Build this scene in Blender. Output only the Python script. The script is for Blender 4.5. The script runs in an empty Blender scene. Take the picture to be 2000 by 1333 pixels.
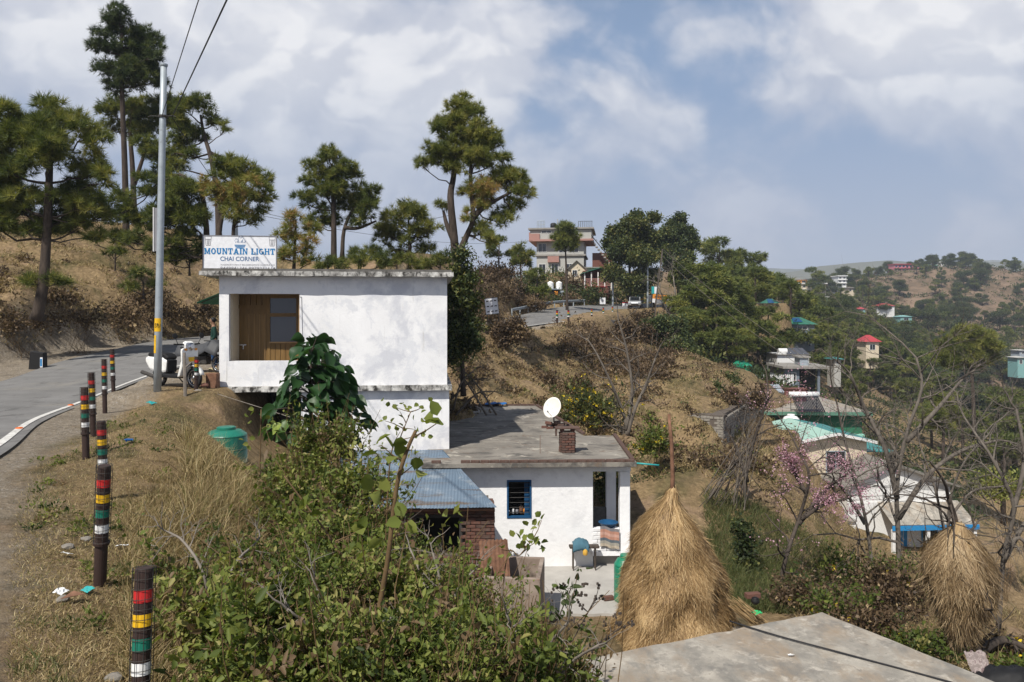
import bpy, bmesh, math, random
import numpy as np
from mathutils import Vector, Matrix, noise as mnoise
rng = np.random.default_rng(7); random.seed(7)
SC = bpy.context.scene; COL = SC.collection
R = math.radians
# ------------------------------------------------------------------ camera
F = 1500.0; HZ = 620.0            # focal length and horizon in pixels of the 2000 px wide photograph
cd = bpy.data.cameras.new('camera'); cd.sensor_width = 36; cd.lens = 27.0
cd.shift_y = -(666.5-HZ)/2000; cd.clip_start = .05; cd.clip_end = 30000
cam = bpy.data.objects.new('camera', cd); COL.objects.link(cam)
cam.rotation_euler = (R(90), 0, 0); SC.camera = cam
# ------------------------------------------------------------------ sun, sky, exposure
SUN_EL = 51; SUN_AZ = 30          # light travels away from the camera, 30 degrees to the right
sl = bpy.data.lights.new('sun', 'SUN'); sl.energy = 5.0; sl.angle = R(.53); sl.color = (1, .95, .86)
sun = bpy.data.objects.new('sun', sl); COL.objects.link(sun)
ld = Vector((math.sin(R(SUN_AZ))*math.cos(R(SUN_EL)), math.cos(R(SUN_AZ))*math.cos(R(SUN_EL)), -math.sin(R(SUN_EL))))
sun.rotation_euler = ld.to_track_quat('-Z', 'Y').to_euler()
W = bpy.data.worlds.new('World'); SC.world = W; W.use_nodes = True; W.cycles.sampling_method = 'MANUAL'; W.cycles.sample_map_resolution = 256
SC.view_settings.view_transform = 'Standard'; SC.view_settings.look = 'None'
SC.cycles.max_bounces = 5; SC.cycles.diffuse_bounces = 2; SC.cycles.glossy_bounces = 2; SC.cycles.transmission_bounces = 3; SC.cycles.volume_bounces = 0; SC.cycles.caustics_reflective = False; SC.cycles.caustics_refractive = False
SC.view_settings.exposure = .15; SC.view_settings.gamma = 1
def sky():
    nt = W.node_tree; nt.nodes.clear(); L = nt.links.new
    def N(t, **k):
        n = nt.nodes.new(t)
        for a, b in k.items(): setattr(n, a, b)
        return n
    def M(op, a, b=None, c=None, clamp=False):
        n = N('ShaderNodeMath', operation=op); n.use_clamp = clamp
        for i, v in enumerate((a, b, c)):
            if v is None: continue
            if isinstance(v, (int, float)): n.inputs[i].default_value = v
            else: L(v, n.inputs[i])
        return n.outputs[0]
    def VM(op, a, b):
        n = N('ShaderNodeVectorMath', operation=op)
        for i, v in enumerate((a, b)):
            if isinstance(v, tuple): n.inputs[i].default_value = v
            else: L(v, n.inputs[i])
        return n.outputs[0]
    def MR(v, a, b, c=0, d=1, it='SMOOTHSTEP'):
        n = N('ShaderNodeMapRange', interpolation_type=it); L(v, n.inputs[0])
        for i, q in enumerate((a, b, c, d)): n.inputs[i+1].default_value = q
        return n.outputs[0]
    def MIX(f, a, b):
        n = N('ShaderNodeMix', data_type='RGBA')
        if isinstance(f, float): n.inputs[0].default_value = f
        else: L(f, n.inputs[0])
        for i, v in ((6, a), (7, b)):
            if isinstance(v, tuple): n.inputs[i].default_value = (*v, 1)
            else: L(v, n.inputs[i])
        return n.outputs[2]
    st = N('ShaderNodeTexSky', sky_type='NISHITA', sun_disc=False)
    st.sun_elevation = R(SUN_EL); st.sun_rotation = R(180+SUN_AZ); st.altitude = 1600; st.air_density = 1.1; st.dust_density = 2.2
    sk = N('ShaderNodeVectorMath', operation='SCALE'); L(st.outputs[0], sk.inputs[0]); sk.inputs[3].default_value = SKY
    tc = N('ShaderNodeTexCoord'); g = tc.outputs['Generated']
    sp = N('ShaderNodeSeparateXYZ'); L(g, sp.inputs[0])
    x, y, z = sp.outputs
    zc = M('MAXIMUM', z, .0)
    def fbm(vec, scale, det=8, rough=.55, dist=.3):
        n = N('ShaderNodeTexNoise', noise_dimensions='2D'); n.inputs['Scale'].default_value = scale; n.inputs['Detail'].default_value = det
        n.inputs['Roughness'].default_value = rough; n.inputs['Distortion'].default_value = dist; L(vec, n.inputs['Vector']); return n.outputs[0]
    # stereographic map of the sky: shapes stay undistorted, two dimensions are enough
    def flatmap(vec):
        c = N('ShaderNodeSeparateXYZ'); L(vec, c.inputs[0]); k = M('DIVIDE', 1., M('ADD', 1., M('MAXIMUM', c.outputs[2], -.4)))
        o = N('ShaderNodeCombineXYZ'); L(M('MULTIPLY_ADD', c.outputs[0], k, SKYOFF[0]), o.inputs[0]); L(M('MULTIPLY_ADD', M('MULTIPLY', c.outputs[1], k), 1.3, SKYOFF[1]), o.inputs[1]); return o.outputs[0]
    s1 = flatmap(g)
    big = fbm(s1, 2.6, 2, .5, .1)
    wn = N('ShaderNodeTexNoise', noise_dimensions='2D'); wn.inputs['Scale'].default_value = 9; wn.inputs['Detail'].default_value = 4; L(s1, wn.inputs['Vector'])
    warp = N('ShaderNodeVectorMath', operation='MULTIPLY_ADD'); L(wn.outputs['Color'], warp.inputs[0]); warp.inputs[1].default_value = (.12, .12, .12); L(s1, warp.inputs[2])
    s2 = warp.outputs[0]
    def puff(vec):
        v = N('ShaderNodeTexVoronoi', feature='F1', voronoi_dimensions='2D'); v.inputs['Scale'].default_value = 8
        v.inputs['Detail'].default_value = 2.; v.inputs['Roughness'].default_value = .5; v.inputs['Lacunarity'].default_value = 2.3; v.normalize = True
        L(vec, v.inputs['Vector']); return M('SUBTRACT', 1., v.outputs['Distance'])
    p1 = puff(s2); p2 = puff(VM('ADD', s2, (-.014, -.030, 0.)))
    soft = fbm(s1, 5.0, 6, .56, .2)
    hi = MR(z, .15, .33, 0, 1)
    cov = M('ADD', M('ADD', M('MULTIPLY', big, .9), M('MULTIPLY', soft, .5)), M('ADD', M('MULTIPLY', p1, .34), M('SUBTRACT', M('MULTIPLY', hi, .10), M('MULTIPLY', MR(z, .38, .72), .27))))  # last term thins the unseen cloud overhead to cut fill light and deepen shadows
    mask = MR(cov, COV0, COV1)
    lit = MR(M('SUBTRACT', p1, p2), -.10, .13)
    core = MR(cov, COV0+.02, COV1+.16)
    litc = M('MULTIPLY', M('ADD', M('MULTIPLY', lit, .50), M('MULTIPLY', soft, .85)), M('ADD', M('MULTIPLY', core, .6), .4), clamp=True)
    ccol = MIX(litc, CLOUD_D, CLOUD_L)
    low = MR(z, .02, .27, 1, 0)                              # far cloud loses contrast in the moist air
    ccol2 = MIX(M('MULTIPLY', low, .8), ccol, CLOUD_H)
    base = MIX(M('MULTIPLY', MR(z, -.02, .33, 1, 0), .9), MIX(MR(z, .30, .62, .7, 0.), sk.outputs[0], BLUE), HAZE_C)
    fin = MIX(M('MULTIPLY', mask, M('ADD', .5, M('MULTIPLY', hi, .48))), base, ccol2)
    fin = MIX(MR(z, -.02, -.12), fin, (.20, .19, .17))
    bg = N('ShaderNodeBackground'); L(fin, bg.inputs[0]); bg.inputs[1].default_value = 1.0
    out = N('ShaderNodeOutputWorld'); L(bg.outputs[0], out.inputs[0])
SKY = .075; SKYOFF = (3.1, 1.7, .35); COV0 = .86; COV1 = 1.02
CLOUD_D = (.41, .45, .56); CLOUD_L = (.83, .83, .85); CLOUD_H = (.49, .495, .60); HAZE_C = (.385, .425, .545); BLUE = (.25, .365, .57)
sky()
# ------------------------------------------------------------------ helpers
def P(px, py, d): return Vector(((px-1000)*d/F, d, (HZ-py)*d/F))
def lin(h):
    h = h.lstrip('#'); c = [int(h[i:i+2], 16)/255 for i in (0, 2, 4)]
    return tuple(v/12.92 if v <= .04045 else ((v+.055)/1.055)**2.4 for v in c)
def tag(o, label=None, cat=None, group=None, kind=None):
    for k, v in (('label', label), ('category', cat), ('group', group), ('kind', kind)):
        if v: o[k] = v
    return o
def thing(name, label, cat, loc=(0, 0, 0), rz=0, group=None):
    o = bpy.data.objects.new(name, None); COL.objects.link(o); o.location = loc; o.rotation_euler = (0, 0, rz); o.empty_display_size = .2
    return tag(o, label, cat, group)
def link(name, me, parent=None, loc=None):
    o = bpy.data.objects.new(name, me); COL.objects.link(o)
    if parent: o.parent = parent
    if loc is not None: o.location = loc
    return o
def dup(root, loc, rz=None, label=None, scale=None):
    r = root.copy(); COL.objects.link(r); r.location = loc
    if rz is not None: r.rotation_euler = (0, 0, rz)
    if label: r['label'] = label
    if scale is not None: r.scale = (scale,)*3 if isinstance(scale, (int, float)) else scale
    for ch in list(root.children):
        c = ch.copy(); COL.objects.link(c); c.parent = r
        for g in list(ch.children):
            d = g.copy(); COL.objects.link(d); d.parent = c
    return r
class MB:
    def __init__(s): s.v = []; s.f = []
    def add(s, vs, fs):
        n = len(s.v); s.v += [tuple(v) for v in vs]; s.f += [tuple(i+n for i in f) for f in fs]; return s
    def box(s, x0, x1, y0, y1, z0, z1, m=None):
        vs = [Vector(c) for c in ((x0,y0,z0),(x1,y0,z0),(x1,y1,z0),(x0,y1,z0),(x0,y0,z1),(x1,y0,z1),(x1,y1,z1),(x0,y1,z1))]
        if m is not None: vs = [m @ v for v in vs]
        return s.add(vs, [(0,3,2,1),(4,5,6,7),(0,1,5,4),(1,2,6,5),(2,3,7,6),(3,0,4,7)])
    def cbox(s, c, d, rz=0, m=None):
        M = Matrix.Translation(c) @ (m if m is not None else Matrix.Rotation(rz, 4, 'Z'))
        return s.box(-d[0]/2, d[0]/2, -d[1]/2, d[1]/2, -d[2]/2, d[2]/2, M)
    def tube(s, pts, rad, n=6, cap=True):
        pts = [Vector(p) for p in pts]
        if not hasattr(rad, '__len__'): rad = [rad]*len(pts)
        base = len(s.v); up = Vector((0, 0, 1)); t0 = (pts[1]-pts[0]).normalized()
        a = t0.cross(up)
        if a.length < .05: a = t0.cross(Vector((1, 0, 0)))
        a.normalize()
        for i, p in enumerate(pts):
            t = (pts[min(i+1, len(pts)-1)]-pts[max(i-1, 0)])
            if t.length < 1e-9: t = t0
            t.normalize(); a = a-t*a.dot(t)
            if a.length < 1e-6: a = t.orthogonal()
            a.normalize(); b = t.cross(a)
            for k in range(n):
                w = 2*math.pi*k/n; s.v.append(tuple(p+(a*math.cos(w)+b*math.sin(w))*rad[i]))
        for i in range(len(pts)-1):
            for k in range(n):
                q = base+i*n; s.f.append((q+k, q+(k+1) % n, q+n+(k+1) % n, q+n+k))
        if cap:
            s.f.append(tuple(base+k for k in range(n))[::-1]); s.f.append(tuple(base+(len(pts)-1)*n+k for k in range(n)))
        return s
    def lathe(s, prof, n=20, c=(0, 0, 0), wob=None):
        base = len(s.v)
        for i, (r, z) in enumerate(prof):
            for k in range(n):
                w = 2*math.pi*k/n; rr = r*(1+(wob(i, k) if wob else 0)); s.v.append((c[0]+rr*math.cos(w), c[1]+rr*math.sin(w), c[2]+z))
        for i in range(len(prof)-1):
            for k in range(n):
                q = base+i*n; s.f.append((q+k, q+(k+1) % n, q+n+(k+1) % n, q+n+k))
        s.f.append(tuple(base+k for k in range(n))[::-1]); s.f.append(tuple(base+(len(prof)-1)*n+k for k in range(n)))
        return s
    def prism(s, poly, y0, y1):          # polygon in x,z swept along y
        n = len(poly); vs = [(x, y0, z) for x, z in poly]+[(x, y1, z) for x, z in poly]
        return s.add(vs, [tuple(range(n)), tuple(range(2*n-1, n-1, -1))]+[(i, n+i, n+(i+1) % n, (i+1) % n) for i in range(n)])
    def quad(s, a, b, c, d): return s.add((a, b, c, d), [(0, 1, 2, 3)])
    def build(s, name, mat, parent=None, loc=None, smooth=False, bevel=0):
        me = bpy.data.meshes.new(name); me.from_pydata(s.v, [], s.f)
        bm = bmesh.new(); bm.from_mesh(me); bmesh.ops.recalc_face_normals(bm, faces=bm.faces); bm.to_mesh(me); bm.free()
        me.materials.append(mat)
        if smooth: me.shade_smooth()
        o = link(name, me, parent, loc)
        if bevel:
            md = o.modifiers.new('bevel', 'BEVEL'); md.width = bevel; md.segments = 2; md.limit_method = 'ANGLE'
        return o
def mesh_np(name, V, Fc, mat, parent=None, tint=None, loc=None, smooth=False):
    V = np.asarray(V, dtype=np.float32).reshape(-1, 3); Fc = np.asarray(Fc, dtype=np.int32); n, k = Fc.shape
    me = bpy.data.meshes.new(name); me.vertices.add(len(V)); me.vertices.foreach_set('co', V.ravel())
    me.loops.add(n*k); me.loops.foreach_set('vertex_index', Fc.ravel())
    me.polygons.add(n); me.polygons.foreach_set('loop_start', np.arange(0, n*k, k, dtype=np.int32)); me.polygons.foreach_set('loop_total', np.full(n, k, dtype=np.int32))
    me.update(calc_edges=True); me.materials.append(mat)
    if tint is not None:
        a = me.attributes.new('tint', 'FLOAT', 'POINT'); a.data.foreach_set('value', np.asarray(tint, dtype=np.float32))
    if smooth: me.shade_smooth()
    return link(name, me, parent, loc)
# ------------------------------------------------------------------ materials
MATS = {}
def nodes(name):
    m = bpy.data.materials.new(name); m.use_nodes = True; nt = m.node_tree; MATS[name] = m
    return m, nt, nt.nodes['Principled BSDF']
def _ramp(nt, fac, stops):
    r = nt.nodes.new('ShaderNodeValToRGB'); nt.links.new(fac, r.inputs[0]); e = r.color_ramp.elements
    while len(e) < len(stops): e.new(.5)
    for el, (p, c) in zip(e, stops): el.position = p; el.color = (*c, 1)
    return r.outputs[0]
def _noise(nt, vec, scale, det=6, rough=.6, dist=0, stretch=None):
    if stretch:
        mp = nt.nodes.new('ShaderNodeMapping'); mp.inputs['Scale'].default_value = stretch; nt.links.new(vec, mp.inputs[0]); vec = mp.outputs[0]
    n = nt.nodes.new('ShaderNodeTexNoise'); nt.links.new(vec, n.inputs[0]); n.inputs['Scale'].default_value = scale
    n.inputs['Detail'].default_value = det; n.inputs['Roughness'].default_value = rough; n.inputs['Distortion'].default_value = dist
    return n.outputs[0]
def _mixc(nt, f, a, b, mode='MIX'):
    n = nt.nodes.new('ShaderNodeMix'); n.data_type = 'RGBA'; n.blend_type = mode
    if isinstance(f, (int, float)): n.inputs[0].default_value = f
    else: nt.links.new(f, n.inputs[0])
    for i, v in ((6, a), (7, b)):
        if isinstance(v, tuple): n.inputs[i].default_value = (*v, 1)
        else: nt.links.new(v, n.inputs[i])
    return n.outputs[2]
def _bump(nt, b, h, strength, dist=.02):
    n = nt.nodes.new('ShaderNodeBump'); n.inputs['Strength'].default_value = strength; n.inputs['Distance'].default_value = dist
    nt.links.new(h, n.inputs['Height']); nt.links.new(n.outputs[0], b.inputs['Normal'])
def mk(name, stops, scale=6, rough=.85, bump=.3, bscale=40, bdist=.01, stain=None, metal=0, spec=.3, stretch=None, det=8, world=False):
    """procedural surface: a colour ramp over noise, fine relief, and optional stain (colour, scale, from, to, stretch)"""
    m, nt, b = nodes(name); tc = nt.nodes.new('ShaderNodeTexCoord'); vec = tc.outputs['Object']
    if world: vec = nt.nodes.new('ShaderNodeNewGeometry').outputs['Position']
    if isinstance(stops[0], (int, float)): stops = [(.3, tuple(c*.88 for c in stops)), (.7, tuple(min(1, c*1.08) for c in stops))]
    col = _ramp(nt, _noise(nt, vec, scale, det, .62, .2, stretch), stops)
    if stain:
        for (c, s, f0, f1, *st) in (stain if isinstance(stain, list) else [stain]):
            nz = _noise(nt, vec, s, 8, .68, .3, st[0] if st else None)
            mr = nt.nodes.new('ShaderNodeMapRange'); nt.links.new(nz, mr.inputs[0]); mr.inputs[1].default_value = f0; mr.inputs[2].default_value = f1
            col = _mixc(nt, mr.outputs[0], col, c)
    nt.links.new(col, b.inputs['Base Color']); b.inputs['Roughness'].default_value = rough; b.inputs['Metallic'].default_value = metal
    b.inputs['Specular IOR Level'].default_value = spec
    if bump: _bump(nt, b, _noise(nt, vec, bscale, 6, .65), bump, bdist)
    return m
def leafmat(name, stops, trans=.3, rough=.55, spec=.25):
    m, nt, b = nodes(name); a = nt.nodes.new('ShaderNodeAttribute'); a.attribute_name = 'tint'
    col = _ramp(nt, a.outputs['Fac'], stops); nt.links.new(col, b.inputs['Base Color']); b.inputs['Roughness'].default_value = rough
    b.inputs['Specular IOR Level'].default_value = spec
    t = nt.nodes.new('ShaderNodeBsdfTranslucent'); nt.links.new(_mixc(nt, 1., col, (1.15, 1.2, .6), 'MULTIPLY'), t.inputs[0])
    mx = nt.nodes.new('ShaderNodeMixShader'); mx.inputs[0].default_value = trans
    nt.links.new(b.outputs[0], mx.inputs[1]); nt.links.new(t.outputs[0], mx.inputs[2]); nt.links.new(mx.outputs[0], nt.nodes['Material Output'].inputs[0])
    return m
def flat(name, c, rough=.6, metal=0, spec=.3): return mk(name, c, 9, rough, .08, 60, .003, None, metal, spec)
def glassmat(name, c, rough=.05):
    m, nt, b = nodes(name); b.inputs['Base Color'].default_value = (*c, 1); b.inputs['Roughness'].default_value = rough; b.inputs['Specular IOR Level'].default_value = .8
    return m
# ------------------------------------------------------------------ terrain
def road_edges():
    # near edge and far edge of the tar, (x, depth, height)
    N = [(-4.2,-6,-2.32),(-5.2,2,-2.30),(-6.6,7,-2.28),(-8.33,12.5,-2.25),(-10.1,16.5,-2.25),(-11.1,19.9,-2.25),(-12.1,24.5,-2.12),(-12.5,28,-1.95),(-12.3,31.5,-1.7),(-11,35,-1.45),(-8.3,38.5,-1.2),(-5.2,44.5,-1.15),(-1.5,52,-1.0),(2.5,60,-.55),(6,70,-.3),(9.5,82,0),(15,94,.6),(25,103,1.2),(38,110,1.8)]
    Q = [(-9.5,-6,-2.25),(-10.5,2,-2.22),(-12,7,-2.2),(-13.9,13,-2.18),(-15.4,19,-2.15),(-16.5,24.5,-2.1),(-17.9,30.5,-1.75),(-18.2,34.6,-1.5),(-18.0,39,-1.2),(-16.2,43,-1.0),(-12.6,46.5,-.85),(-8,52.5,-1.0),(-4.5,60,-.65),(-1.8,67,-.3),(1,76,.25),(5,88,1.1),(11,100,1.6),(21,109,2),(34,117,2.4)]
    return N, Q
def spline(pts, m=12):
    pts = np.array(pts, float); out = []
    ext = np.vstack([2*pts[0]-pts[1], pts, 2*pts[-1]-pts[-2]])
    for i in range(len(pts)-1):
        p0, p1, p2, p3 = ext[i:i+4]
        for t in np.linspace(0, 1, m, endpoint=False):
            out.append(.5*((2*p1)+(-p0+p2)*t+(2*p0-5*p1+4*p2-p3)*t*t+(-p0+3*p1-3*p2+p3)*t**3))
    out.append(pts[-1]); return np.array(out)
RN, RF = (spline(e) for e in road_edges())
RC = (RN+RF)/2; RW = np.linalg.norm((RN-RF)[:, :2], axis=1)/2
GP = [  # ground seen in the photograph: px, py, depth
 (290,768,18.5),(308,764,20),(360,762,20.5),(395,765,21),(250,790,16.5),(450,950,12),(430,860,16),(330,860,13),
 (0,722,26.5),(80,690,30),(60,655,31),(180,668,35),(250,650,40),(330,650,44),(420,645,48),(75,612,31.5),(0,610,32),(100,560,37),(250,575,43),(380,580,48),(0,520,39),(200,505,46),(0,441,47),(120,448,49),(200,456,51),(300,462,53),(400,478,54),(500,505,55),(560,528,55),(650,525,56),(760,520,56),(860,500,60),(930,505,64),(820,505,56),(560,600,49),(700,600,47),(840,590,44),
 (0,520,85),(250,540,85),(500,560,85),(750,560,80),(900,570,75),(0,620,140),(500,620,140),(900,620,140),
 (960,512,67),(985,530,71),(1010,560,77),(1040,598,85),(990,520,82),(1050,622,57),(960,606,47),(1000,612,54),(905,612,46),(930,650,43),(990,640,52),(1050,650,55),(1100,648,60),(1000,700,45),(900,720,36),(900,780,30),(1050,760,39),(1100,790,35),(1150,700,52),(1150,650,64),(1180,650,72),(1200,690,60),(1250,745,50),(1150,870,29),(1300,790,42),(1345,800,41),(1370,801,41),(1395,800,41.5),(1340,872,38.4),(1370,876,38.2),(1405,880,38),(1375,890,36),(1425,880,39),(1445,872,41),(1470,856,45),(1420,795,44),(1340,690,58),(1380,700,56),(1420,750,58),(1455,756,61),(1300,700,58),(1482,800,50),(1330,930,27),(1270,900,28),(1420,930,28),(1400,880,36),(1500,900,31),(1490,860,42),(1560,960,33),(1450,1000,25),
 (1500,1060,24),(1450,1110,21),(1410,1190,18),(1560,1170,21),(1480,1200,17.5),(1650,1200,18.5),(1750,1240,18),(1900,1260,19),(2000,1200,25),(2200,1250,20),(1980,1310,14),
 (1600,960,46),(1620,1070,44),(1750,1075,46),(1620,890,60),(1590,800,72),(1520,880,60),(1700,900,70),(1900,1010,58),(2000,1080,42),(2200,1150,40),(1450,730,72),(1500,768,66),
 (1240,620,100),(1200,615,100),(1080,575,105),(1150,565,112),(1090,525,124),(1020,560,110),(1300,600,115),(1350,690,90),(1400,690,92),(1440,720,92),(1500,720,110),(1560,760,100),(1350,570,150),(1450,570,190),(1600,740,130),(1700,780,140),(1800,800,150),(1950,840,140),(2200,900,130),(1400,545,200),
 (1480,560,260),(1560,585,330),(1620,600,330),(1700,665,270),(1800,690,270),(1900,730,250),(2000,775,230),(2200,820,220),(1640,570,420),(1700,545,480),(1760,530,520),(1850,526,540),(1950,532,530),(2050,540,520),(2300,560,500),(1700,600,380),(1800,600,400),(1900,620,380),(2000,650,350),(2300,680,340),
 (1100,560,220),(1250,570,240),
]
WP = [  # other known heights: x, depth, z
 (-14,2,-2.2),(-4.6,2,-2.3),(-3,3,-2.42),(-2.2,4.6,-2.52),(-2.5,2,-2.45),(-1.2,2.5,-2.7),(0,2,-3.0),(1.2,2,-3.7),(3,2,-5),(8,2,-7.5),(-3.65,6.8,-2.42),(-4.6,6,-2.33),(-5.1,9.7,-2.3),(-6.5,12,-2.05),(-2.8,6.8,-2.75),
 (-2.0,8,-3.5),(-.5,8,-4.9),(1,8,-6.3),(3,9,-7.2),(7,9,-7.6),(12,9,-8.5),(-.9,5,-3.7),(.5,5,-5),(2.5,5,-6.6),
 (-4.0,12,-2.9),(-3,12,-3.7),(-1.5,12,-5.1),(.5,13,-6.5),(-5.2,15,-3.3),(-5.6,18,-3.9),(-3.5,17,-5.6),(-1.5,17,-6.5),(-5,21,-4.9),(-2.5,21,-5.5),
 (.3,18,-6.62),(2.5,18,-6.62),(1.0,22,-6.62),(3.2,16,-6.68),(4.6,16,-6.85),(1.5,15,-6.7),(3.4,22,-6.62),(5.0,21,-6.8),
 (-4,25,-4),(1,27,-6),(3.5,28,-5.8),(-2,32,-4.3),(1.5,33,-4.4),(-6,34,-2.5),(-3,38,-2.0),
 (-30,10,-1.6),(-20,14,-2.0),(-21,24,-1.2),(-30,30,2),(-26,20,.5),(-45,45,8),(-60,60,9),(-40,12,1),(-60,20,4),
 (9,20,-9),(14,20,-10),(20,28,-13),(25,15,-10.5),(30,40,-17),
 (40,60,-20),(60,90,-24),(110,140,-34),(150,220,-40),
 (-150,150,0),(-100,110,3),(0,300,-20),(100,320,-5),(-300,300,-40),(-600,600,-100),(0,700,-90),(300,800,-60),(500,800,-60),(300,1100,-160),(800,900,-80),(0,1500,-200),(1200,1500,-200),(-1200,1500,-200),
 (0,2900,-240),(2500,2900,-240),(-2500,2900,-240)]
def _q(x, y): y = np.maximum(y, .6); return np.stack([3.2*np.arctan(x/y), 1.9*np.log(y)], -1)
_C = np.array([tuple(P(*g)) for g in GP]+WP); _Q = _q(_C[:, 0], _C[:, 1])
def _ker(a, b): return np.sqrt(((a[:, None, :]-b[None, :, :])**2).sum(-1)+.004)
_A = _ker(_Q, _Q); _n = len(_Q)
_B = np.zeros((_n+1, _n+1)); _B[:_n, :_n] = _A-np.eye(_n)*.025; _B[:_n, _n] = 1; _B[_n, :_n] = 1
_w = np.linalg.solve(_B, np.append(_C[:, 2], 0))
def shoulder_w(d): return np.clip(2.4-.27*(d-5), .6, 2.9)
def gz(x, y, detail=True):
    x = np.atleast_1d(np.asarray(x, float)); y = np.atleast_1d(np.asarray(y, float)); out = np.empty(len(x))
    for i in range(0, len(x), 20000):
        s = slice(i, i+20000); out[s] = _ker(_q(x[s], y[s]), _Q) @ _w[:_n]+_w[_n]
    if detail:
        nz = np.array([mnoise.fractal(Vector((a*.35, b*.35, 0)), 1.0, 2.1, 4)+2.2*mnoise.fractal(Vector((a*.06+9, b*.06, 3)), 1.0, 2.1, 4) for a, b in zip(x, y)])
        amp = np.clip((y-9)/25, .12, 1)*.26*np.clip(y/60, 1, 6)
        out = out+nz*amp
        tw = np.clip((y-26)/6, 0, 1)*np.clip((95-y)/20, 0, 1); out = out+tw*.17*np.sin(2*np.pi*out/1.25+1.6*nz)
    # the road bench is cut into the slope
    near = (y < 125) & (y > -8)
    if near.any():
        idx = np.where(near)[0]; c = RC[::2]; wd = RW[::2]
        dx = x[idx, None]-c[None, :, 0]; dy = y[idx, None]-c[None, :, 1]; dd = np.sqrt(dx*dx+dy*dy); j = dd.argmin(1); dm = dd[np.arange(len(idx)), j]
        t = np.clip((dm-wd[j]-np.where((x[idx] > c[j, 0]) & (y[idx] < 16), shoulder_w(y[idx]), .5))/1.6, 0, 1); t = t*t*(3-2*t)
        out[idx] = (c[j, 2]-.075)*(1-t)+out[idx]*t
    # level yards cut under buildings
    for (cx, cy, ang, hx, hy, z, soft) in PADS:
        ca, sa = math.cos(ang), math.sin(ang); lx = (x-cx)*ca+(y-cy)*sa; ly = -(x-cx)*sa+(y-cy)*ca
        q = np.maximum(np.abs(lx)-hx, np.abs(ly)-hy); t = np.clip(q/soft, 0, 1); t = t*t*(3-2*t); out = z*(1-t)+out*t
    return out
PADS = [(2.2, 19.2, .03, 2.7, 2.2, -6.66, .5), (-9.1, 21.6, 0, 1.2, 1.6, -1.93, .9), (-9.6, 25.4, 0, 1.5, 1.3, -1.76, .9), (9.3, 37.5, -.51, 1.7, 1.1, -6.6, .5), (14.9, 44.4, 1.116, 6.3, .7, -7.3, 1.0), (8.7, 35.0, -.4, 2.0, 1.3, -6.85, 1.2)]
def ground():
    us = np.concatenate([np.linspace(-1.25, -.78, 26)[:-1], np.linspace(-.78, .78, 300), np.linspace(.78, 1.25, 26)[1:]])
    vs = np.concatenate([np.linspace(math.log(.7), math.log(5), 30)[:-1], np.linspace(math.log(5), math.log(130), 300)[:-1], np.linspace(math.log(130), math.log(700), 90)[:-1], np.linspace(math.log(700), math.log(2950), 20)])
    U, Vv = np.meshgrid(np.tan(us)*1.0, np.exp(vs)); X = (U*Vv).ravel(); Y = Vv.ravel(); Z = gz(X, Y)
    nu, nv = len(us), len(vs); i = np.arange(nu-1)[None, :]+np.arange(nv-1)[:, None]*nu; i = i.ravel()
    o = mesh_np('ground', np.stack([X, Y, Z], 1), np.stack([i, i+1, i+nu+1, i+nu], 1), MATS['ground'], smooth=True)
    c = RC; dx = np.full(len(X), 9.); idx = np.where((Y < 60) & (Y > 0))[0]
    for i in range(0, len(idx), 20000):
        q = idx[i:i+20000]; dd = np.hypot(X[q, None]-c[None, :, 0], Y[q, None]-c[None, :, 1]); j = dd.argmin(1); e = dd[np.arange(len(q)), j]-RW[j]; right = X[q] > c[j, 0]; w = np.where(right, shoulder_w(Y[q]), 1.5)
        nz = np.array([mnoise.fractal(Vector((a*.9, b*.9, 2)), 1., 2.1, 4) for a, b in zip(X[q], Y[q])]); dx[q] = (e-w-.55*nz)/.7
    at = o.data.attributes.new('dirt', 'FLOAT', 'POINT'); at.data.foreach_set('value', np.clip(.5-dx, 0, 1).astype(np.float32))
    tag(o, kind='structure')
    return o
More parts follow.
